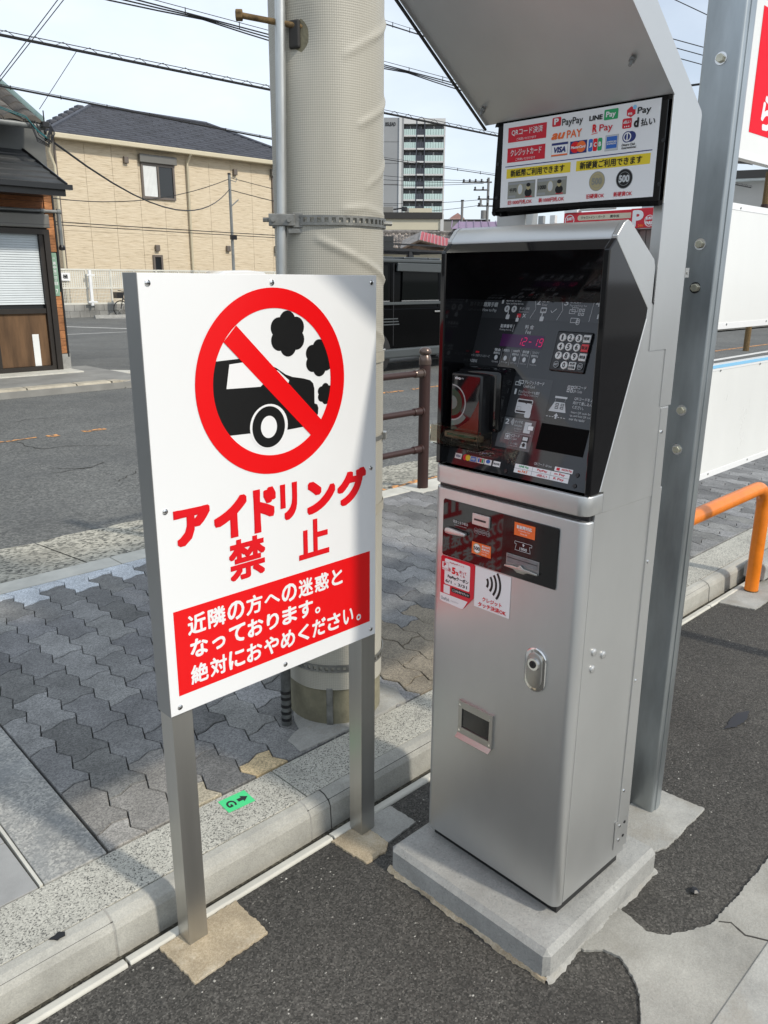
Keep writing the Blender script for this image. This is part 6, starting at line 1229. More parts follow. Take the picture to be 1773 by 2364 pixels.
obj('pole_cap', MB().cyl((18.60, 27, 5.40), (18.60, 27, 5.46), 0.065, None, 10), M['satin'], lp); obj('meter_box', MB().box((18.48, 26.88, 2.98), (18.76, 26.96, 3.16)), M['satin'], lp); obj('stay', MB().cyl((18.62, 26.95, 4.25), (18.95, 26.95, 4.5), 0.025, None, 6), M['pipe'], lp); obj('hook', MB().tube([(18.6, 26.93, 5.2), (18.85, 26.93, 5.15), (18.9, 26.93, 5.3)], 0.015, 5), M['pipe'], lp)
cr_ = thing('white_car', 'white car parked by the mesh fence with only its roof above the sign', 'car', (18.2, 26.6, 0.0))
M['carwhite'] = pmat('car_white', (0.78, 0.78, 0.76), 0.2, 0, 0.02, 1, coat=0.8)
body = MB(); sec = [(16.3, 0.72, 0.62), (16.5, 0.86, 0.86), (17.0, 0.95, 0.90), (17.25, 0.97, 0.90), (19.2, 0.97, 0.90), (20.0, 0.93, 0.88), (20.25, 0.75, 0.6)]
vs2 = []
for x, zt_, hw_ in sec: vs2 += [(x, 26.6-hw_, 0.28), (x, 26.6-hw_, zt_*0.8), (x, 26.6-hw_+0.1, zt_), (x, 26.6+hw_-0.1, zt_), (x, 26.6+hw_, zt_*0.8), (x, 26.6+hw_, 0.28)]
body.add(vs2, [(i*6+k, i*6+k+1, (i+1)*6+k+1, (i+1)*6+k) for i in range(len(sec)-1) for k in range(5)]+[tuple(range(6)), tuple(range(len(vs2)-6, len(vs2)))])
obj('body', body, M['carwhite'], cr_, smooth=40)
cab = [(16.75, 0.90, 0.82), (17.15, 1.55, 0.70), (17.5, 1.77, 0.66), (18.6, 1.815, 0.66), (19.4, 1.76, 0.64), (19.95, 1.0, 0.80)]
vs2 = []; 
for x, zt_, hw_ in cab: vs2 += [(x, 26.6-hw_-(0.06), 0.88), (x, 26.6-hw_, zt_-0.06), (x, 26.6-hw_+0.12, zt_), (x, 26.6+hw_-0.12, zt_), (x, 26.6+hw_, zt_-0.06), (x, 26.6+hw_+0.06, 0.88)]
obj('cabin', MB().add(vs2, [(i*6+k, i*6+k+1, (i+1)*6+k+1, (i+1)*6+k) for i in range(len(cab)-1) for k in range(5)]+[tuple(range(6)), tuple(range(len(vs2)-6, len(vs2)))]), M['carwhite'], cr_, smooth=40)
obj('side_window', MB().slab([(17.25, 25.862, 1.02), (19.5, 25.872, 1.02), (19.25, 25.925, 1.62), (17.5, 25.915, 1.62)], 0.01), M['pane'], cr_)
obj('windscreen', MB().slab([(16.78, 26.0, 0.98), (16.78, 27.2, 0.98), (17.12, 27.1, 1.50), (17.12, 26.1, 1.50)], 0.01), M['pane'], cr_)
for x in (17.0, 19.5):
    for y in (25.78, 27.42): obj('wheel', MB().cyl((x, y-0.09, 0.31), (x, y+0.09, 0.31), 0.31, None, 20), M['satin'], cr_)

# ------------------------------------------------------------------ black van on the road
M['carblack'] = pmat('car_black', (0.003, 0.0032, 0.0035), 0.12, 0, 0.1, 1, spec=0.07)
M['smoked'] = glass('smoked_glass', (0.003, 0.004, 0.004), 0.04, 0.12)
M['darkgrey'] = pmat('dark_grey_trim', (0.060, 0.068, 0.070), 0.3, 0, 0.05, 2)
M['tyre'] = pmat('tyre', (0.012, 0.012, 0.012), 0.8, 0, 0.1, 8)
vn = thing('black_van', 'black van with roof rack and smoked windows passing behind the pole', 'van', (9.7, 9.0, 0.0))
VY0, VY1 = 8.2, 9.85
prof_ = [(7.88, 0.32), (7.87, 1.05), (7.93, 1.70), (8.03, 1.80), (9.6, 1.845), (10.9, 1.80), (11.25, 1.66), (11.95, 1.08), (12.25, 0.98), (12.32, 0.35)]
obj('body', MB().prism(prof_, 'y', VY0+0.02, VY1), M['carblack'], vn, bevel=0.07, seg=3, smooth=40)
obj('side_panel', MB().prism([(7.92, 0.40), (7.91, 1.05), (11.9, 1.05), (12.2, 0.92), (12.24, 0.40)], 'y', VY0-0.02, VY0+0.03), M['carblack'], vn, bevel=0.02)
obj('roof_edge', MB().box((8.0, VY0+0.0, 1.765), (10.95, VY0+0.10, 1.83)), M['darkgrey'], vn, bevel=0.02)
for x in (8.6, 9.15, 9.42, 9.75): obj('roof_rib', MB().box((x, VY0+0.06, 1.83), (x+0.30, VY1-0.1, 1.862)), M['darkgrey'], vn, bevel=0.015)
obj('belt_line', MB().box((7.92, VY0-0.032, 1.105), (9.98, VY0-0.018, 1.150)), M['darkgrey'], vn, bevel=0.006)
for xa, xb in ((8.02, 8.72), (9.03, 9.93), (10.05, 11.1)):
    wv = obj('side_window', MB().prism([(xa, 1.165), (xb, 1.165), (xb-0.03, 1.72), (xa+0.02, 1.72)], 'y', VY0-0.012, VY0+0.025), M['smoked'], vn)
    obj('window_frame', MB().box((xa-0.015, VY0-0.020, 1.158), (xb+0.015, VY0-0.010, 1.172)), M['chrome'], wv)
obj('rain_visor', MB().prism([(8.88, 1.635), (9.98, 1.620), (9.95, 1.760), (8.90, 1.765)], 'y', VY0-0.055, VY0-0.013), M['darkgrey'], vn, bevel=0.01)
obj('door_gap', MB().box((8.815, VY0-0.024, 0.45), (8.830, VY0-0.016, 1.76)), M['satin'], vn); obj('door_gap', MB().box((9.985, VY0-0.024, 0.45), (10.0, VY0-0.016, 1.76)), M['satin'], vn)
for k in range(3): obj('side_flash', MB().box((8.2, VY0-0.026, 0.875-k*0.045), (8.93+k*0.015, VY0-0.019, 0.892-k*0.045)), M['darkgrey'], vn)
obj('door_handle', MB().box((9.82, VY0-0.05, 0.965), (9.99, VY0-0.02, 0.995)), M['alu'], vn, bevel=0.008)
obj('sill', MB().box((7.95, VY0-0.05, 0.24), (12.1, VY0+0.04, 0.40)), M['darkgrey'], vn, bevel=0.03)
for x in (8.42, 11.45):
    for y in (VY0-0.03, VY1-0.20):
        wl = obj('wheel', MB().cyl((x, y, 0.345), (x, y+0.24, 0.345), 0.345, None, 28), M['tyre'], vn, bevel=0.02, smooth=40)
        obj('rim', MB().cyl((x, y-0.004, 0.345), (x, y+0.01, 0.345), 0.215, None, 20), M['satin'], wl)
        for k in range(6): obj('rim_spoke', MB().cyl((x, y-0.006, 0.345), (x+0.205*math.cos(R(k*60+15)), y-0.006, 0.345+0.205*math.sin(R(k*60+15))), 0.020, None, 6), M['alu'], wl)
obj('headlight', MB().box((12.15, VY0+0.05, 0.78), (12.30, VY0+0.40, 0.95)), M['pane'], vn, bevel=0.02)
rk = obj('roof_rack', MB().box((8.05, VY0+0.08, 1.955), (11.1, VY0+0.12, 1.985)).box((8.05, VY1-0.12, 1.955), (11.1, VY1-0.08, 1.985)), M['satin'], vn)
for k in range(8): obj('rack_bar', MB().box((8.10+k*0.40, VY0+0.12, 1.960), (8.14+k*0.40, VY1-0.12, 1.980)), M['satin'], rk)
for x in (8.2, 9.32, 10.9):
    for y in (VY0+0.09, VY1-0.11): obj('rack_foot', MB().prism([(x-0.03, 1.82), (x+0.10, 1.82), (x+0.03, 1.97), (x-0.02, 1.97)], 'y', y, y+0.03), M['satin'], rk)
obj('rack_rim', MB().box((8.05, VY0+0.075, 2.045), (11.1, VY0+0.10, 2.070)).box((8.05, VY1-0.10, 2.045), (11.1, VY1-0.075, 2.070)), M['satin'], rk)
# ------------------------------------------------------------------ apartment tower far off
M['towerwhite'] = pmat('tower_white', (0.62, 0.62, 0.60), 0.6, 0, 0.04, 0.2)
M['towergrey'] = pmat('tower_grey', (0.30, 0.31, 0.315), 0.7, 0, 0.06, 0.2)
M['towerdark'] = pmat('tower_dark', (0.055, 0.060, 0.075), 0.5, 0, 0.1, 0.3)
M['balcony'] = pmat('balcony_glass', (0.52, 0.66, 0.62), 0.3, 0, 0.06, 0.6)
M['recess'] = pmat('tower_recess', (0.16, 0.16, 0.16), 0.7, 0, 0.2, 0.4)
TA = Vector((124.30, 121.20, 0)); TR = Vector((130.416, 114.597, 0)); TL = Vector((122.10, 123.40, 0))
tf = (TR-TA).normalized(); tn = Vector((-tf.y, tf.x, 0))*-1
if tn.dot(Vector((-0.73, -1.27, 0))-TA) < 0: tn = -tn
TW = (TR-TA).length
tw_ = thing('apartment_tower', 'tall white and grey apartment tower with pale green glass balconies', 'apartment tower', tuple(TA))
def tbox(name, a0, a1, d0, d1, z0, z1, mat, par):
    """a: along the face from the left corner, d: out of the face"""
    mb = MB(); P = lambda a, d, z: TA+tf*a+tn*d+Vector((0, 0, z))
    mb.add([P(a, d, z) for z in (z0, z1) for d in (d0, d1) for a in (a0, a1)], [(0, 1, 3, 2), (4, 5, 7, 6), (0, 1, 5, 4), (1, 3, 7, 5), (3, 2, 6, 7), (2, 0, 4, 6)]); return obj(name, mb, mat, par)
tbox('core', 0.3, TW, -12, -1.2, 0, 31.6, M['recess'], tw_)
tbox('parapet', 0.85, TW+0.25, -1.25, 0.1, 31.35, 32.35, M['towerwhite'], tw_); tbox('side_fin', TW, TW+0.3, -1.25, 0.12, 0, 31.34, M['towerwhite'], tw_)
tbox('corner_fin', 0.0, 0.50, -1.2, 0.25, 0, 32.7, M['towerwhite'], tw_); tbox('corner_band', 0.51, 0.90, -1.2, 0.1, 0, 32.6, M['towergrey'], tw_)
sd = obj('side_wall', MB().prism([(TA.x-.02, TA.y+.02), (TL.x, TL.y), (TL.x+6, TL.y+6), (TA.x+6, TA.y+6)], 'z', 0, 32.5), M['towergrey'], tw_)
dv = (TA-TL).normalized(); nv = Vector((dv.y, -dv.x, 0)); nv = nv if nv.dot(-TA) > 0 else -nv
for z in (8, 12, 16, 20, 24, 28): obj('wall_joint', MB().add([TL+nv*0.03+Vector((0, 0, z)), TA-dv*.1+nv*0.03+Vector((0, 0, z)), TA-dv*.1+nv*0.03+Vector((0, 0, z+.1)), TL+nv*0.03+Vector((0, 0, z+.1))], [(0, 1, 2, 3)]), M['recess'], sd)
pf = PF(TL+nv*0.06, dv, (0, 0, 1), nv); pt_ = Prints(pf, sd); L_ = (TA-TL).length; pf.text(pt_['lettering', 'ink'], 'BSLEAD', L_*0.10, 30.95, L_*0.76, 31.65, 0.02, .03); pt_.done()
FHT = 2.42; nF = 13
for f in range(nF):
    z0 = 29.30-f*FHT
    for a0, a1, mat, pcs in ((0.95, 3.45, 'balcony', 6), (3.60, 5.05, 'towerdark', 3), (5.20, TW, 'balcony', 7)):
        tbox('floor_slab', a0, a1+0.1, -1.2, 0.12, z0-0.30, z0, M['towerwhite'], tw_)
        if z0 > 11 or a0 > 5:
            st_ = (a1-a0)/pcs
            for k in range(pcs): tbox('balcony_panel', a0+k*st_+0.03, a0+(k+1)*st_-0.03, 0.0, 0.06, z0+0.02, z0+1.08, M[mat], tw_)
        for k in range(2 if pcs > 3 else 1):
            wa = a0+0.25+k*(a1-a0)*0.5; wn = tbox('window', wa, wa+(a1-a0)*0.34, -1.18, -1.12, z0+0.05, z0+1.75, M['pane'], tw_)
            tbox('door_panel', wa+(a1-a0)*0.36, wa+(a1-a0)*0.44, -1.18, -1.10, z0+0.4, z0+1.8, M['towerwhite'], tw_)
for a in (3.52, 5.12): tbox('dark_column', a-0.10, a+0.10, -1.2, 0.16, 0, 32.0, M['towerdark'], tw_)

# ------------------------------------------------------------------ mid distance buildings, all along the same sight line
def along(p, q): d = (Vector(q)-Vector(p)); d.z = 0; return d.normalized()
def ebuild(par, name, p, q, z0, z1, depth, mat, out=0.0):
    """box from plan point p to q, extended away from the road by depth"""
    p = Vector((p[0], p[1], 0)); q = Vector((q[0], q[1], 0)); d = (q-p).normalized(); n = Vector((-d.y, d.x, 0)); n = n if n.dot(p) > 0 else -n
    mb = MB().add([p-n*out+Vector((0, 0, z)) if i == 0 else q-n*out+Vector((0, 0, z)) if i == 1 else q+n*depth+Vector((0, 0, z)) if i == 2 else p+n*depth+Vector((0, 0, z)) for z in (z0, z1) for i in range(4)], [(0, 1, 2, 3), (4, 5, 6, 7), (0, 1, 5, 4), (1, 2, 6, 5), (2, 3, 7, 6), (3, 0, 4, 7)])
    return obj(name, mb, mat, par)
M['creamwall'] = pmat('cream_wall', (0.62, 0.57, 0.43), 0.7, 0, 0.06, 0.5); M['charcoal'] = pmat('charcoal_fascia', (0.035, 0.033, 0.030), 0.6, 0, 0.1, 0.5); M['midgrey'] = pmat('mid_grey_wall', (0.23, 0.225, 0.21), 0.8, 0, 0.1, 0.6)
cb = thing('cream_building', 'cream flat roofed building with a dark parapet below the tower', 'building', (42.7, 40.0, 0))
A_, B_ = (40.2, 42.75), (44.19, 38.50)
ebuild(cb, 'wall', A_, B_, 0, 5.66, 9, M['creamwall']); ebuild(cb, 'parapet', (40.2, 42.75), (44.25, 38.44), 5.60, 6.02, 9.1, M['charcoal'], 0.15); ebuild(cb, 'dark_band', A_, (44.15, 38.54), 0, 4.86, 2, M['charcoal'], 0.05)
ebuild(cb, 'roof_room', (42.66, 40.20), (43.78, 39.0), 6.02, 6.36, 2, M['creamwall'], -0.6); ebuild(cb, 'water_tank', (41.0, 41.9), (41.85, 41.0), 6.02, 6.42, 1, M['midgrey'], -0.3); ebuild(cb, 'grey_door', (42.45, 40.40), (42.64, 40.20), 6.02, 6.36, 1, M['midgrey'], -0.55)
wr = ebuild(cb, 'side_pillar', (44.16, 38.53), (44.32, 38.36), 0, 5.9, 4, M['towerwhite'], 0.1)
for k in range(7):
    f0 = 0.1+k*0.12; a = Vector((*A_, 0))*(1-f0)+Vector((*B_, 0))*f0; c = Vector((*A_, 0))*(1-f0-.09)+Vector((*B_, 0))*(f0+.09)
    ebuild(cb, 'window', (a.x, a.y), (c.x, c.y), 3.9, 4.62, 0.1, M['pane'], 0.09)
lamp = thing('roof_spotlight', 'black spotlight arm jutting from the cream building roof', 'spotlight', (42.0, 40.8, 6.0)); obj('arm', MB().cyl((41.85, 40.95, 6.22), (42.38, 40.4, 6.32), 0.05, None, 6), M['satin'], lamp); obj('lamp_head', MB().box((42.2, 40.2, 6.1), (42.5, 40.5, 6.4)), M['satin'], lamp, bevel=0.04)
gb = thing('grey_building', 'plain grey building standing right of the cream building', 'building', (44.6, 38.0, 0)); ebuild(gb, 'wall', (44.30, 38.45), (46.6, 36.0), 0, 5.50, 8, M['midgrey']); ebuild(gb, 'roof_edge', (44.30, 38.45), (46.6, 36.0), 5.50, 5.58, 8, M['charcoal'], 0.05); ebuild(gb, 'railing', (44.3, 38.4), (45.3, 37.3), 4.62, 4.70, 0.05, M['satin'], 0.3)
ph = thing('purple_roof_house', 'low house with a dull purple metal roof beside the far utility pole', 'house', (38.0, 30.3, 0))
M['purple'] = pmat('purple_roof', (0.23, 0.15, 0.24), 0.5, 0, 0.1, 0.8)
ebuild(ph, 'wall', (37.2, 31.3), (39.2, 29.0), 0, 4.35, 6, M['midgrey'])
p_, q_2 = Vector((37.1, 31.4, 4.35)), Vector((39.6, 28.6, 4.35)); d_ = (q_2-p_).normalized(); n_2 = Vector((-d_.y, d_.x, 0)); n_2 = n_2 if n_2.dot(p_) > 0 else -n_2
rf = obj('roof', MB().add([p_-n_2*.4, q_2-n_2*.4, q_2+n_2*3+Vector((0, 0, .62)), p_+d_*.5+n_2*3+Vector((0, 0, .62)), q_2+n_2*6, p_+n_2*6], [(0, 1, 2, 3), (3, 2, 4, 5)]), M['purple'], ph)
for k in range(9): a = p_-n_2*.4+d_*(k*.45); obj('roof_seam', MB().tube([a+Vector((0, 0, .04)), a+d_*.1+n_2*3.4+Vector((0, 0, .66))], 0.03, 5), M['purple'], rf)
sp2 = thing('pink_spire_house', 'small pale pink gabled roof peeking over the grey building', 'house', (49.6, 41.2, 0)); ebuild(sp2, 'wall', (49.0, 41.8), (49.75, 41.0), 0, 6.05, 3, pmat('pink_wall', (0.45, 0.30, 0.26), 0.7)); ebuild(sp2, 'chimney', (48.2, 42.6), (48.4, 42.4), 0, 6.0, 1, M['pale'])
obj('roof', MB().add([(49.0, 41.8, 6.05), (49.75, 41.0, 6.05), (49.4, 41.4, 6.45), (51.0, 44.0, 6.05), (51.7, 43.2, 6.05), (51.4, 43.6, 6.45)], [(0, 1, 2), (0, 2, 5, 3), (1, 4, 5, 2)]), pmat('pink_roof', (0.38, 0.22, 0.19), 0.7), sp2)
# tiled low house with a red striped gable canopy
K = 50/24
def far(p, k=K): return Vector((-0.73+(p[0]+0.73)*k, -1.27+(p[1]+1.27)*k, 1.517+(p[2]-1.517)*k))
tl = thing('tiled_low_house', 'low house with mottled grey pan tiled roof behind the black van', 'house', tuple(far((16.8, 15.1, -0.6))))
M['fartile'] = pmat('mottled_tile', (0.20, 0.185, 0.17), 0.7, 0, 0.6, 5, objcol=True)
e0, e1 = far((15.6, 16.4, 2.36)), far((17.9, 13.9, 2.36)); r0, r1 = far((15.8, 16.6, 2.78), K*1.08), far((18.1, 14.1, 2.74), K*1.08)
ebuild(tl, 'wall', (e0.x, e0.y), (e1.x, e1.y), 0, e0.z-0.05, 5, M['creamwall'], -0.4)
tr_ = obj('tiled_roof', MB().add([e0, e1, r1, r0], [(0, 1, 2, 3)]), M['fartile'], tl)
nrow, ncol = 8, 37
for r_ in range(nrow):
    for c_ in range(ncol):
        q0 = lambda u, v: (e0*(1-u)+e1*u)*(1-v)+(r0*(1-u)+r1*u)*v
        u0, u1, v0, v1 = c_/ncol, (c_+.94)/ncol, r_/nrow, (r_+1.05)/nrow; k = rw.choice([.4, .6, .8, 1.1, 1.7]); up = Vector((0, 0, 0.05))
        obj('roof_tile', MB().add([q0(u0, v0)+up*.4, q0((u0+u1)/2, v0)+up*1.6, q0(u1, v0)+up*.4, q0(u1, v1)+up*.2, q0((u0+u1)/2, v1)+up, q0(u0, v1)+up*.2, q0(u0, v0), q0(u1, v0)], [(0, 1, 4, 5), (1, 2, 3, 4), (6, 7, 2, 1, 0)]), M['fartile'], tr_, color=(k, k*.92, k*.85, 1), fix=False)
obj('ridge_cap', MB().tube([r0+Vector((0, 0, .1)), r1+Vector((0, 0, .1))], 0.12, 6), M['fartile'], tl)
wn = ebuild(tl, 'window', (far((16.0, 15.95, 0)).x, far((16.0, 15.95, 0)).y), (far((16.32, 15.60, 0)).x, far((16.32, 15.60, 0)).y), 3.2, 3.9, 0.1, M['pane'], 0.9)
gc = thing('red_gable_canopy', 'red and white striped gabled canopy roof on timber beams', 'canopy', tuple(far((16.9, 15.0, -0.6), K*.9)))
k9 = K*.9; ap_, l_, r__ = far((16.837, 15.081, 2.587), k9), far((16.45, 15.49, 2.33), k9), far((17.45, 14.40, 2.36), k9); back = Vector((2.6, 2.3, 0.62)); M['redsheet'] = pmat('red_sheet', (0.40, 0.05, 0.06), 0.5, 0, 0.1, 2); M['beam'] = pmat('timber_beam', (0.10, 0.07, 0.05), 0.8, 0, 0.2, 3)
rr_ = obj('roof_slope', MB().add([ap_, r__, r__+back, ap_+back], [(0, 1, 2, 3)]), M['redsheet'], gc); obj('roof_slope', MB().add([ap_, l_, l_+back, ap_+back], [(0, 1, 2, 3)]), M['fartile'], gc)
for k in range(9): 
    a, c = ap_*(1-k/9)+r__*(k/9), ap_*(1-(k+.4)/9)+r__*((k+.16)/9); u_ = Vector((0, 0, .03)); obj('white_stripe', MB().add([a+u_, c+u_, c+back+u_, a+back+u_], [(0, 1, 2, 3)]), M['dullwhite'], rr_)
for a, c in ((ap_, l_), (ap_, r__), (l_+Vector((0, 0, -.1)), r__+Vector((0, 0, -.1)))): obj('beam', MB().tube([a-Vector((.1, .1, .06)), c-Vector((.1, .1, .06))], 0.07, 6), M['beam'], gc)
for a in (l_+Vector((.3, -.3, 0)), r__+Vector((-.3, .3, 0))): obj('post', MB().cyl((a.x, a.y, 0), (a.x, a.y, a.z), 0.08, None, 6), M['beam'], gc)
obj('gable_board', MB().add([ap_-Vector((0, 0, .12))+back*.05, l_+back*.05-Vector((0, 0, .1)), r__+back*.05-Vector((0, 0, .1))], [(0, 1, 2)]), M['beam'], gc)

# ------------------------------------------------------------------ far utility poles and overhead lines
M['farpole'] = pmat('far_pole_grey', (0.20, 0.20, 0.195), 0.8, 0, 0.1, 1); M['wire'] = pmat('black_cable', (0.012, 0.012, 0.013), 0.6, 0, 0.1, 3)
fp = thing('far_utility_pole', 'distant utility pole with crowded cross arms and insulators', 'utility pole', (46.27, 36.02, 0))
obj('pole', MB().cyl((46.27, 36.02, 0), (46.27, 36.02, 8.30), 0.13, 0.085, 10), M['farpole'], fp, smooth=True)
def farm(z, s0, s1): d = Vector((0.63, -0.776, 0)); return MB().cyl(Vector((46.22, 36.0, z))+d*s0, Vector((46.22, 36.0, z))+d*s1, 0.055, None, 6), d
for z, s0, s1 in ((8.0, -1.8, 0.25), (7.5, -1.0, 0.1), (6.9, -0.7, 0.6), (6.45, -0.7, 0.5)):
    mb, d = farm(z, s0, s1); ar = obj('cross_arm', mb, M['farpole'], fp); n = 5 if z == 8.0 else 2
    for k in range(n): c = Vector((46.2, 35.98, z))+d*(s0+0.1+k*(s1-s0)/n); obj('insulator', MB().lathe([(0.03, 0), (0.08, .06), (0.04, .1), (.08, .16), (.02, .22)], tuple(c), 8), M['charcoal'], ar)
obj('transformer', MB().cyl((46.0, 36.15, 5.6), (46.0, 36.15, 6.15), 0.18, None, 12), M['farpole'], fp); obj('transformer', MB().cyl((45.9, 36.35, 6.4), (45.9, 36.35, 6.95), 0.08, None, 10), M['farpole'], fp)
f2 = thing('far_service_pole', 'thin distant wire pole left of the crowded utility pole', 'utility pole', (45.15, 37.39, 0)); obj('pole', MB().cyl((45.15, 37.39, 0), (45.15, 37.39, 6.80), 0.11, 0.09, 10), M['farpole'], f2); obj('pole_cap', MB().cyl((45.15, 37.39, 6.78), (45.15, 37.39, 6.86), 0.12, None, 10), M['charcoal'], f2)
def sag(p, q, s, n=14): p, q = Vector(p), Vector(q); return [p.lerp(q, i/n)-Vector((0, 0, s*4*(i/n)*(1-i/n))) for i in range(n+1)]
def wire(name, label, p, q, s, r, cat='cable', group=None, mat='wire', n=14):
    t_ = thing(name, label, cat, tuple((Vector(p)+Vector(q))/2), group); obj('cable', MB().tube(sag(p, q, s, n), r, 6), M[mat], t_, smooth=True); return t_
def hung(name, label, y, x0, x1, z0, z1, gap, r, rm_, tie, zig_=True, strands=1, group='overhead cable bundles along the road'):
    t_ = thing(name, label, 'cable', ((x0+x1)/2, y, (z0+z1)/2), group)
    n = 40; low = [Vector((x0+(x1-x0)*i/n, y, z0+(z1-z0)*i/n)) for i in range(n+1)]
    if strands == 1: obj('cable', MB().tube(low, r, 6), M['wire'], t_, smooth=True)
    else:
        for s_ in range(strands): obj('cable', MB().tube([p+Vector((0, 0.02*s_, -0.035*s_*abs(math.sin(i*math.pi/6))-.008*s_)) for i, p in enumerate(low)], r, 6), M['wire'], t_, smooth=True)
    obj('messenger_wire', MB().tube([p+Vector((0, 0, gap)) for p in low], rm_, 5), M['wire'], t_)
    k = int((x1-x0)/tie)
    if zig_:
        zz = MB(); xs_ = [x0+i*tie for i in range(k+1)]
        for x in xs_:
            f = lambda xx: z0+(z1-z0)*(xx-x0)/(x1-x0)
            zz.tube([(x-tie*.30, y, f(x)+.01), (x, y, f(x)+gap+.012), (x+tie*.30, y, f(x)+.01)], 0.0045, 4)
        stuff(obj('spiral_hanger', zz, M['wire'], t_))
    else:
        for i in range(min(k+1, 40)):
            x = x0+i*tie; zq = z0+(z1-z0)*(x-x0)/(x1-x0); obj('cable_tie', MB().cyl((x, y, zq-.02), (x, y, zq+gap+.008), 0.007, None, 5), M['wire'], t_)
    return t_
hung('overhead_cable', 'thick black cable with spiral hangers, the lower heavy line over the road', 9.6, -2, 26, 4.285, 4.30, 0.050, 0.0175, 0.0055, 0.35)
hung('overhead_cable', 'thin drooping cable with small clips crossing before the beige house roof', 9.6, -2, 9.3, 3.90, 3.54, 0.020, 0.0115, 0.004, 0.62, False)
hung('overhead_cable', 'loose bundle of black lines on a messenger wire high beside the pole', 9.6, -2, 26, 5.05, 5.03, 0.055, 0.0095, 0.005, 0.9, False, 3)
hung('overhead_cable', 'highest clipped cable, seen only between the pole and machine canopy', 9.6, 8.5, 26, 5.67, 5.62, 0.055, 0.0105, 0.004, 0.42, False)
hung('overhead_cable', 'paired lines crossing in front of the apartment tower', 9.6, 8.5, 26, 3.545, 3.58, 0.030, 0.0065, 0.0035, 0.7, False)
jb = thing('cable_junction', 'tangle of small connectors hung on the loose cable bundle', 'cable junction', (12.2, 9.6, 5.05)); 
for k in range(4): obj('connector', MB().cyl((12.02+k*.06, 9.56, 5.05), (12.02+k*.06, 9.56, 5.17), 0.016, None, 8), M['dullwhite'], jb)
obj('splice_box', MB().box((12.12, 9.54, 4.90), (12.28, 9.62, 4.97)), M['wire'], jb); 
for k in range(4): obj('loop', MB().tube([(12.0+k*.08, 9.56, 5.05), (12.05+k*.08, 9.56, 4.94), (12.2, 9.56, 4.92+.02*k), (12.4, 9.58, 5.0)], 0.006, 5), M['wire'], jb)
G2 = 'service wires slanting to the old corner house'
for i, (a, c) in enumerate((((2.868, 8.059, 3.46), (3.508, 7.786, 4.276)), ((2.873, 8.057, 3.504), (3.456, 7.81, 4.27)))):
    a, c = Vector(a), Vector(c); wire('service_wire', ['left of two thin wires slanting steeply across the upper left sky', 'right of two thin wires slanting steeply across the upper left sky'][i], a-(c-a)*1.2, c+(c-a)*2.0, 0, 0.0045, 'wire', G2)
wire('drop_wire', 'short thin drop wire from the heavy cable to the corner house roof', (4.483, 9.6, 4.3), (3.95, 9.70, 3.55), 0.0, 0.004, 'wire')
G3 = 'thin service wires in front of the beige house'
wire('service_wire', 'black wire sloping from the corner house down to the service pole', (4.57, 10.75, 3.33), (18.6, 27, 4.88), 0.85, 0.016, 'wire', G3)
wire('service_wire', 'nearly level thin wire rising to the top of the service pole', (9.0, 24.5, 3.95), (18.6, 27, 5.25), 0.55, 0.014, 'wire', G3)
wire('service_wire', 'double thin wire level across the lower half of the beige house', (9.0, 26.0, 3.27), (27.0, 26.0, 3.17), 0.04, 0.015, 'wire', G3); wire('service_wire', 'lower strand of the level double wire before the beige house', (9.0, 26.0, 3.18), (27.0, 26.0, 3.08), 0.04, 0.013, 'wire', G3)
wire('service_wire', 'wire from the service pole falling right behind the big pole', (18.6, 27, 4.85), (24.5, 26, 4.0), 0.05, 0.015, 'wire', G3); wire('service_wire', 'thinner wire from the service pole top running right to the next window', (18.6, 27, 5.30), (24.5, 26, 4.5), 0.05, 0.012, 'wire', G3)
G4 = 'thin lines between the canopy and the galvanised post'
for i, (a, c, lab_) in enumerate((((16.943, 8.091, 6.484), (17.312, 7.358, 6.218), 'uppermost of three close thin lines right of the canopy'), ((16.986, 8.01, 6.304), (17.32, 7.343, 6.063), 'middle of three close thin lines right of the canopy'), ((17.041, 7.904, 6.09), (17.318, 7.347, 5.89), 'lowest of three close thin lines right of the canopy'), ((16.989, 8.004, 7.173), (17.314, 7.355, 6.808), 'lone thin line at the top right of the canopy'))):
    a, c = Vector(a), Vector(c); wire('thin_line', lab_, a-(c-a)*1.0, c+(c-a)*3.0, 0, 0.009, 'wire', G4)
wire('power_line', 'short stretch of thick black line between canopy and galvanised post', (16.6, 8.8, 5.44), (18.2, 5.5, 5.67), 0, 0.022, 'wire')
G5 = 'thin distant lines beside the apartment tower'
for i, (z0_, z1_, x0_) in enumerate(((9.5, 8.1, 38.0), (9.0, 8.0, 38.0), (8.35, 7.95, 38.0), (7.0, 6.9, 40.0), (6.3, 6.55, 42.0))):
    lab_ = ['topmost thin distant line running to the far pole', 'second thin distant line running to the far pole', 'third thin distant line running to the far pole', 'sagging distant line at the middle cross arm height', 'lowest sagging distant line over the grey building'][i]
    wire('distant_line', lab_, (x0_, 48.0-i*.6, z0_), (46.2, 36.4, z1_), 0.25, 0.016, 'wire', G5)

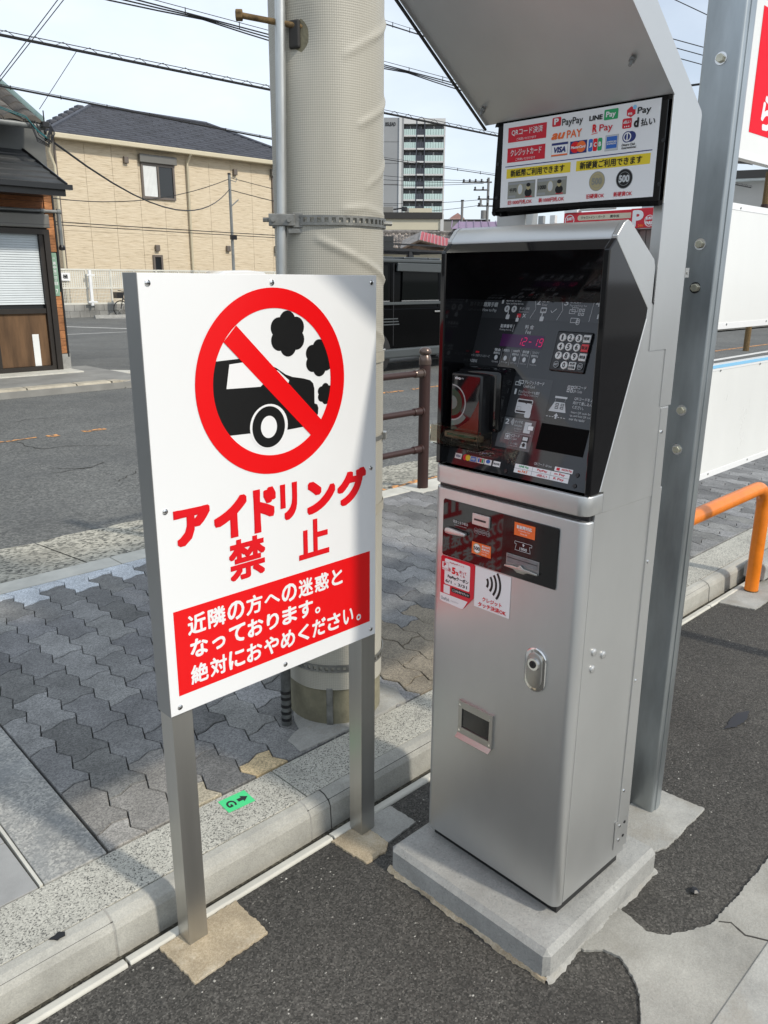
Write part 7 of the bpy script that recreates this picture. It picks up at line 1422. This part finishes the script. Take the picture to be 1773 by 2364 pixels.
# ------------------------------------------------------------------ red parking signs over the road
jp = thing('parking_gate_sign', 'long red parking entrance sign with a cream name strip', 'sign', (26.0, 15, 0))
s_ = 2.1
def jy(y): return -1.27+(y+1.27)*s_
def jz(z): return 1.517+(z-1.517)*s_
JX = 26.0
obj('board', MB().box((JX, jy(5.76), jz(2.30)), (JX+0.2, jy(7.11), jz(2.640))), M['crimson'], jp, bevel=0.01)
pf = PF((JX, 0, 0), (0, -1, 0), (0, 0, 1), (-1, 0, 0)); pj = Prints(pf, jp)
pf.rect(pj['name_strip', 'creamwall'], -jy(6.83), jz(2.505), -jy(5.79), jz(2.592), 0.004, 0.08); pf.text(pj['lettering', 'ink'], 'ジャストイン・パーク', -jy(6.76), jz(2.525), -jy(6.30), jz(2.572), 0.01, .02); pf.text(pj['lettering', 'ink'], '東中浜', -jy(6.20), jz(2.525), -jy(6.03), jz(2.572), 0.01, .02)
pf.ring(pj['emblem', 'paper'], -jy(6.99), jz(2.515), 0.17, 0.20, 0.006, 40); pf.text(pj['lettering', 'paper'], 'JUST', -jy(7.05), jz(2.505), -jy(6.92), jz(2.565), 0.01, .06); pj.done()
obj('upper_rail', MB().box((JX, jy(6.15), jz(2.665)), (JX+0.2, jy(6.80), jz(2.70))), M['alu'], jp); obj('light_box', MB().box((JX-0.1, jy(6.82), jz(2.64)), (JX+0.2, jy(7.08), jz(2.68))), M['paper'], jp)
for y in (7.55, 7.30): obj('support_post', MB().box((JX, jy(y), 0), (JX+0.15, jy(y)+0.22, jz(2.62))), M['towergrey'] if y > 7.4 else M['dullwhite'], jp)
obj('support_post', MB().box((JX+0.3, jy(5.85), 0), (JX+0.5, jy(5.76), jz(2.62))), M['towergrey'], jp)
p2_ = thing('parking_letter_sign', 'square red sign with a big white letter P and round emblem', 'sign', (JX-0.4, 12.9, 0))
obj('board', MB().box((JX-0.4, jy(5.272), jz(2.331)), (JX-0.2, jy(5.712), jz(2.631))), M['crimson'], p2_, bevel=0.01)
pf = PF((JX-0.4, 0, 0), (0, -1, 0), (0, 0, 1), (-1, 0, 0)); pj = Prints(pf, p2_)
pf.text(pj['lettering', 'paper'], 'P', -jy(5.680), jz(2.345), -jy(5.485), jz(2.605), 0.01, .045); pf.text(pj['lettering', 'orange'], '24H', -jy(5.570), jz(2.345), -jy(5.475), jz(2.390), 0.012, .04)
pf.ring(pj['emblem', 'paper'], -jy(5.375), jz(2.435), 0.165, 0.185, 0.006, 40); pf.text(pj['lettering', 'paper'], 'JUST', -jy(5.445), jz(2.440), -jy(5.315), jz(2.495), 0.01, .06); pf.text(pj['lettering', 'paper'], 'PARK', -jy(5.445), jz(2.375), -jy(5.315), jz(2.430), 0.01, .06); pj.done()
obj('support_post', MB().box((JX-0.35, jy(5.68), 0), (JX-0.22, jy(5.63), jz(2.331))), M['towergrey'], p2_); obj('support_post', MB().box((JX-0.35, jy(5.34), 0), (JX-0.22, jy(5.29), jz(2.331))), M['towergrey'], p2_)
gy = thing('grey_shed', 'grey metal shed wall standing under the red letter P sign', 'shed', (27.0, 12.6, 0)); obj('wall', MB().box((JX+0.4, jy(5.0), 0), (JX+6, jy(5.75), jz(2.33))), M['midgrey'], gy); obj('roof', MB().box((JX+0.3, jy(4.98), jz(2.33)), (JX+6.1, jy(5.77), jz(2.345))), M['towergrey'], gy)
for k in range(6): obj('wall_panel', MB().box((JX+0.36, jy(5.02)+k*0.25, 0.1), (JX+0.39, jy(5.02)+k*0.25+0.22, jz(2.32))), M['midgrey'], gy)

# ------------------------------------------------------------------ right edge: building with steel frame, post, car roof
rb = thing('flat_roof_building', 'pale building with a dark steel roof edge behind the white sign boards', 'building', (18, 6.2, 0))
def rp2(x, y, z, k=1.9): return (-0.73+(x+0.73)*k, -1.27+(y+1.27)*k, 1.517+(z-1.517)*k)
a, c = Vector(rp2(17.55, 6.80, 0)), Vector(rp2(18.9, 3.2, 0))
ebuild(rb, 'wall', (a.x, a.y), (c.x, c.y), 0, rp2(0, 0, 3.63)[2], 6, pmat('pale_wall', (0.42, 0.39, 0.36), 0.7, 0, 0.08, 1)); ebuild(rb, 'roof_edge', (a.x, a.y), (c.x, c.y), rp2(0, 0, 3.60)[2], rp2(0, 0, 3.76)[2], 6, M['charcoal'], 0.6); ebuild(rb, 'eave_trim', (a.x, a.y), (c.x, c.y), rp2(0, 0, 3.57)[2], rp2(0, 0, 3.60)[2], 0.1, M['dullwhite'], 0.5); ebuild(rb, 'window', (a.x+.3, a.y-.8), (c.x, c.y), 2.2, 3.9, 0.1, M['pane'], 0.05)
fr2 = thing('steel_frame', 'dark sloping steel beam on a brown column behind the white boards', 'steel frame', (18, 6, 0))
b0, b1 = Vector((17.2, 7.6, 4.10)), Vector((19.5, 2.2, 3.55)); obj('beam', MB().tube([b0, b1], 0.075, 4), M['charcoal'], fr2); obj('column', MB().cyl((17.93, 5.97, 0), (17.93, 5.97, 3.75), 0.065, None, 10), M['rusty'], fr2); obj('column_collar', MB().cyl((17.93, 5.97, 3.02), (17.93, 5.97, 3.10), 0.085, None, 10), M['brown'], fr2)
cs_ = thing('lean_to_roof', 'pale blue grey sheet roof showing above the white sign board', 'roof', (31, 12, 0))
M['bluesheet'] = pmat('pale_blue_sheet', (0.46, 0.55, 0.60), 0.4, 0.1, 0.06, 1)
obj('roof_sheet', MB().slab([(28.6, 14.6, 4.45), (30.2, 10.6, 3.72), (36.0, 12.6, 3.9), (34.4, 16.6, 4.65)], 0.06), M['bluesheet'], cs_)
obj('fascia', MB().slab([(28.58, 14.62, 4.40), (30.18, 10.58, 3.67), (30.18, 10.58, 3.30), (28.58, 14.62, 3.95)], 0.05), pmat('fascia_grey', (0.30, 0.36, 0.40), 0.5), cs_)
for x_, y_, z_ in ((28.9, 14.3, 4.3), (30.3, 10.9, 3.6), (35.6, 12.8, 3.8), (34.3, 16.2, 4.5)): obj('post', MB().cyl((x_, y_, 0), (x_, y_, z_), 0.06, None, 8), M['farpole'], cs_)

# buildings behind the camera, seen only mirrored in the glossy panels
bb = thing('rear_apartment', 'plain apartment block on the far side of the parking lot', 'building', (-26, 18, 0))
obj('wall', MB().box((-40, 14, 0), (-24, 36, 9)), M['midgrey'], bb)
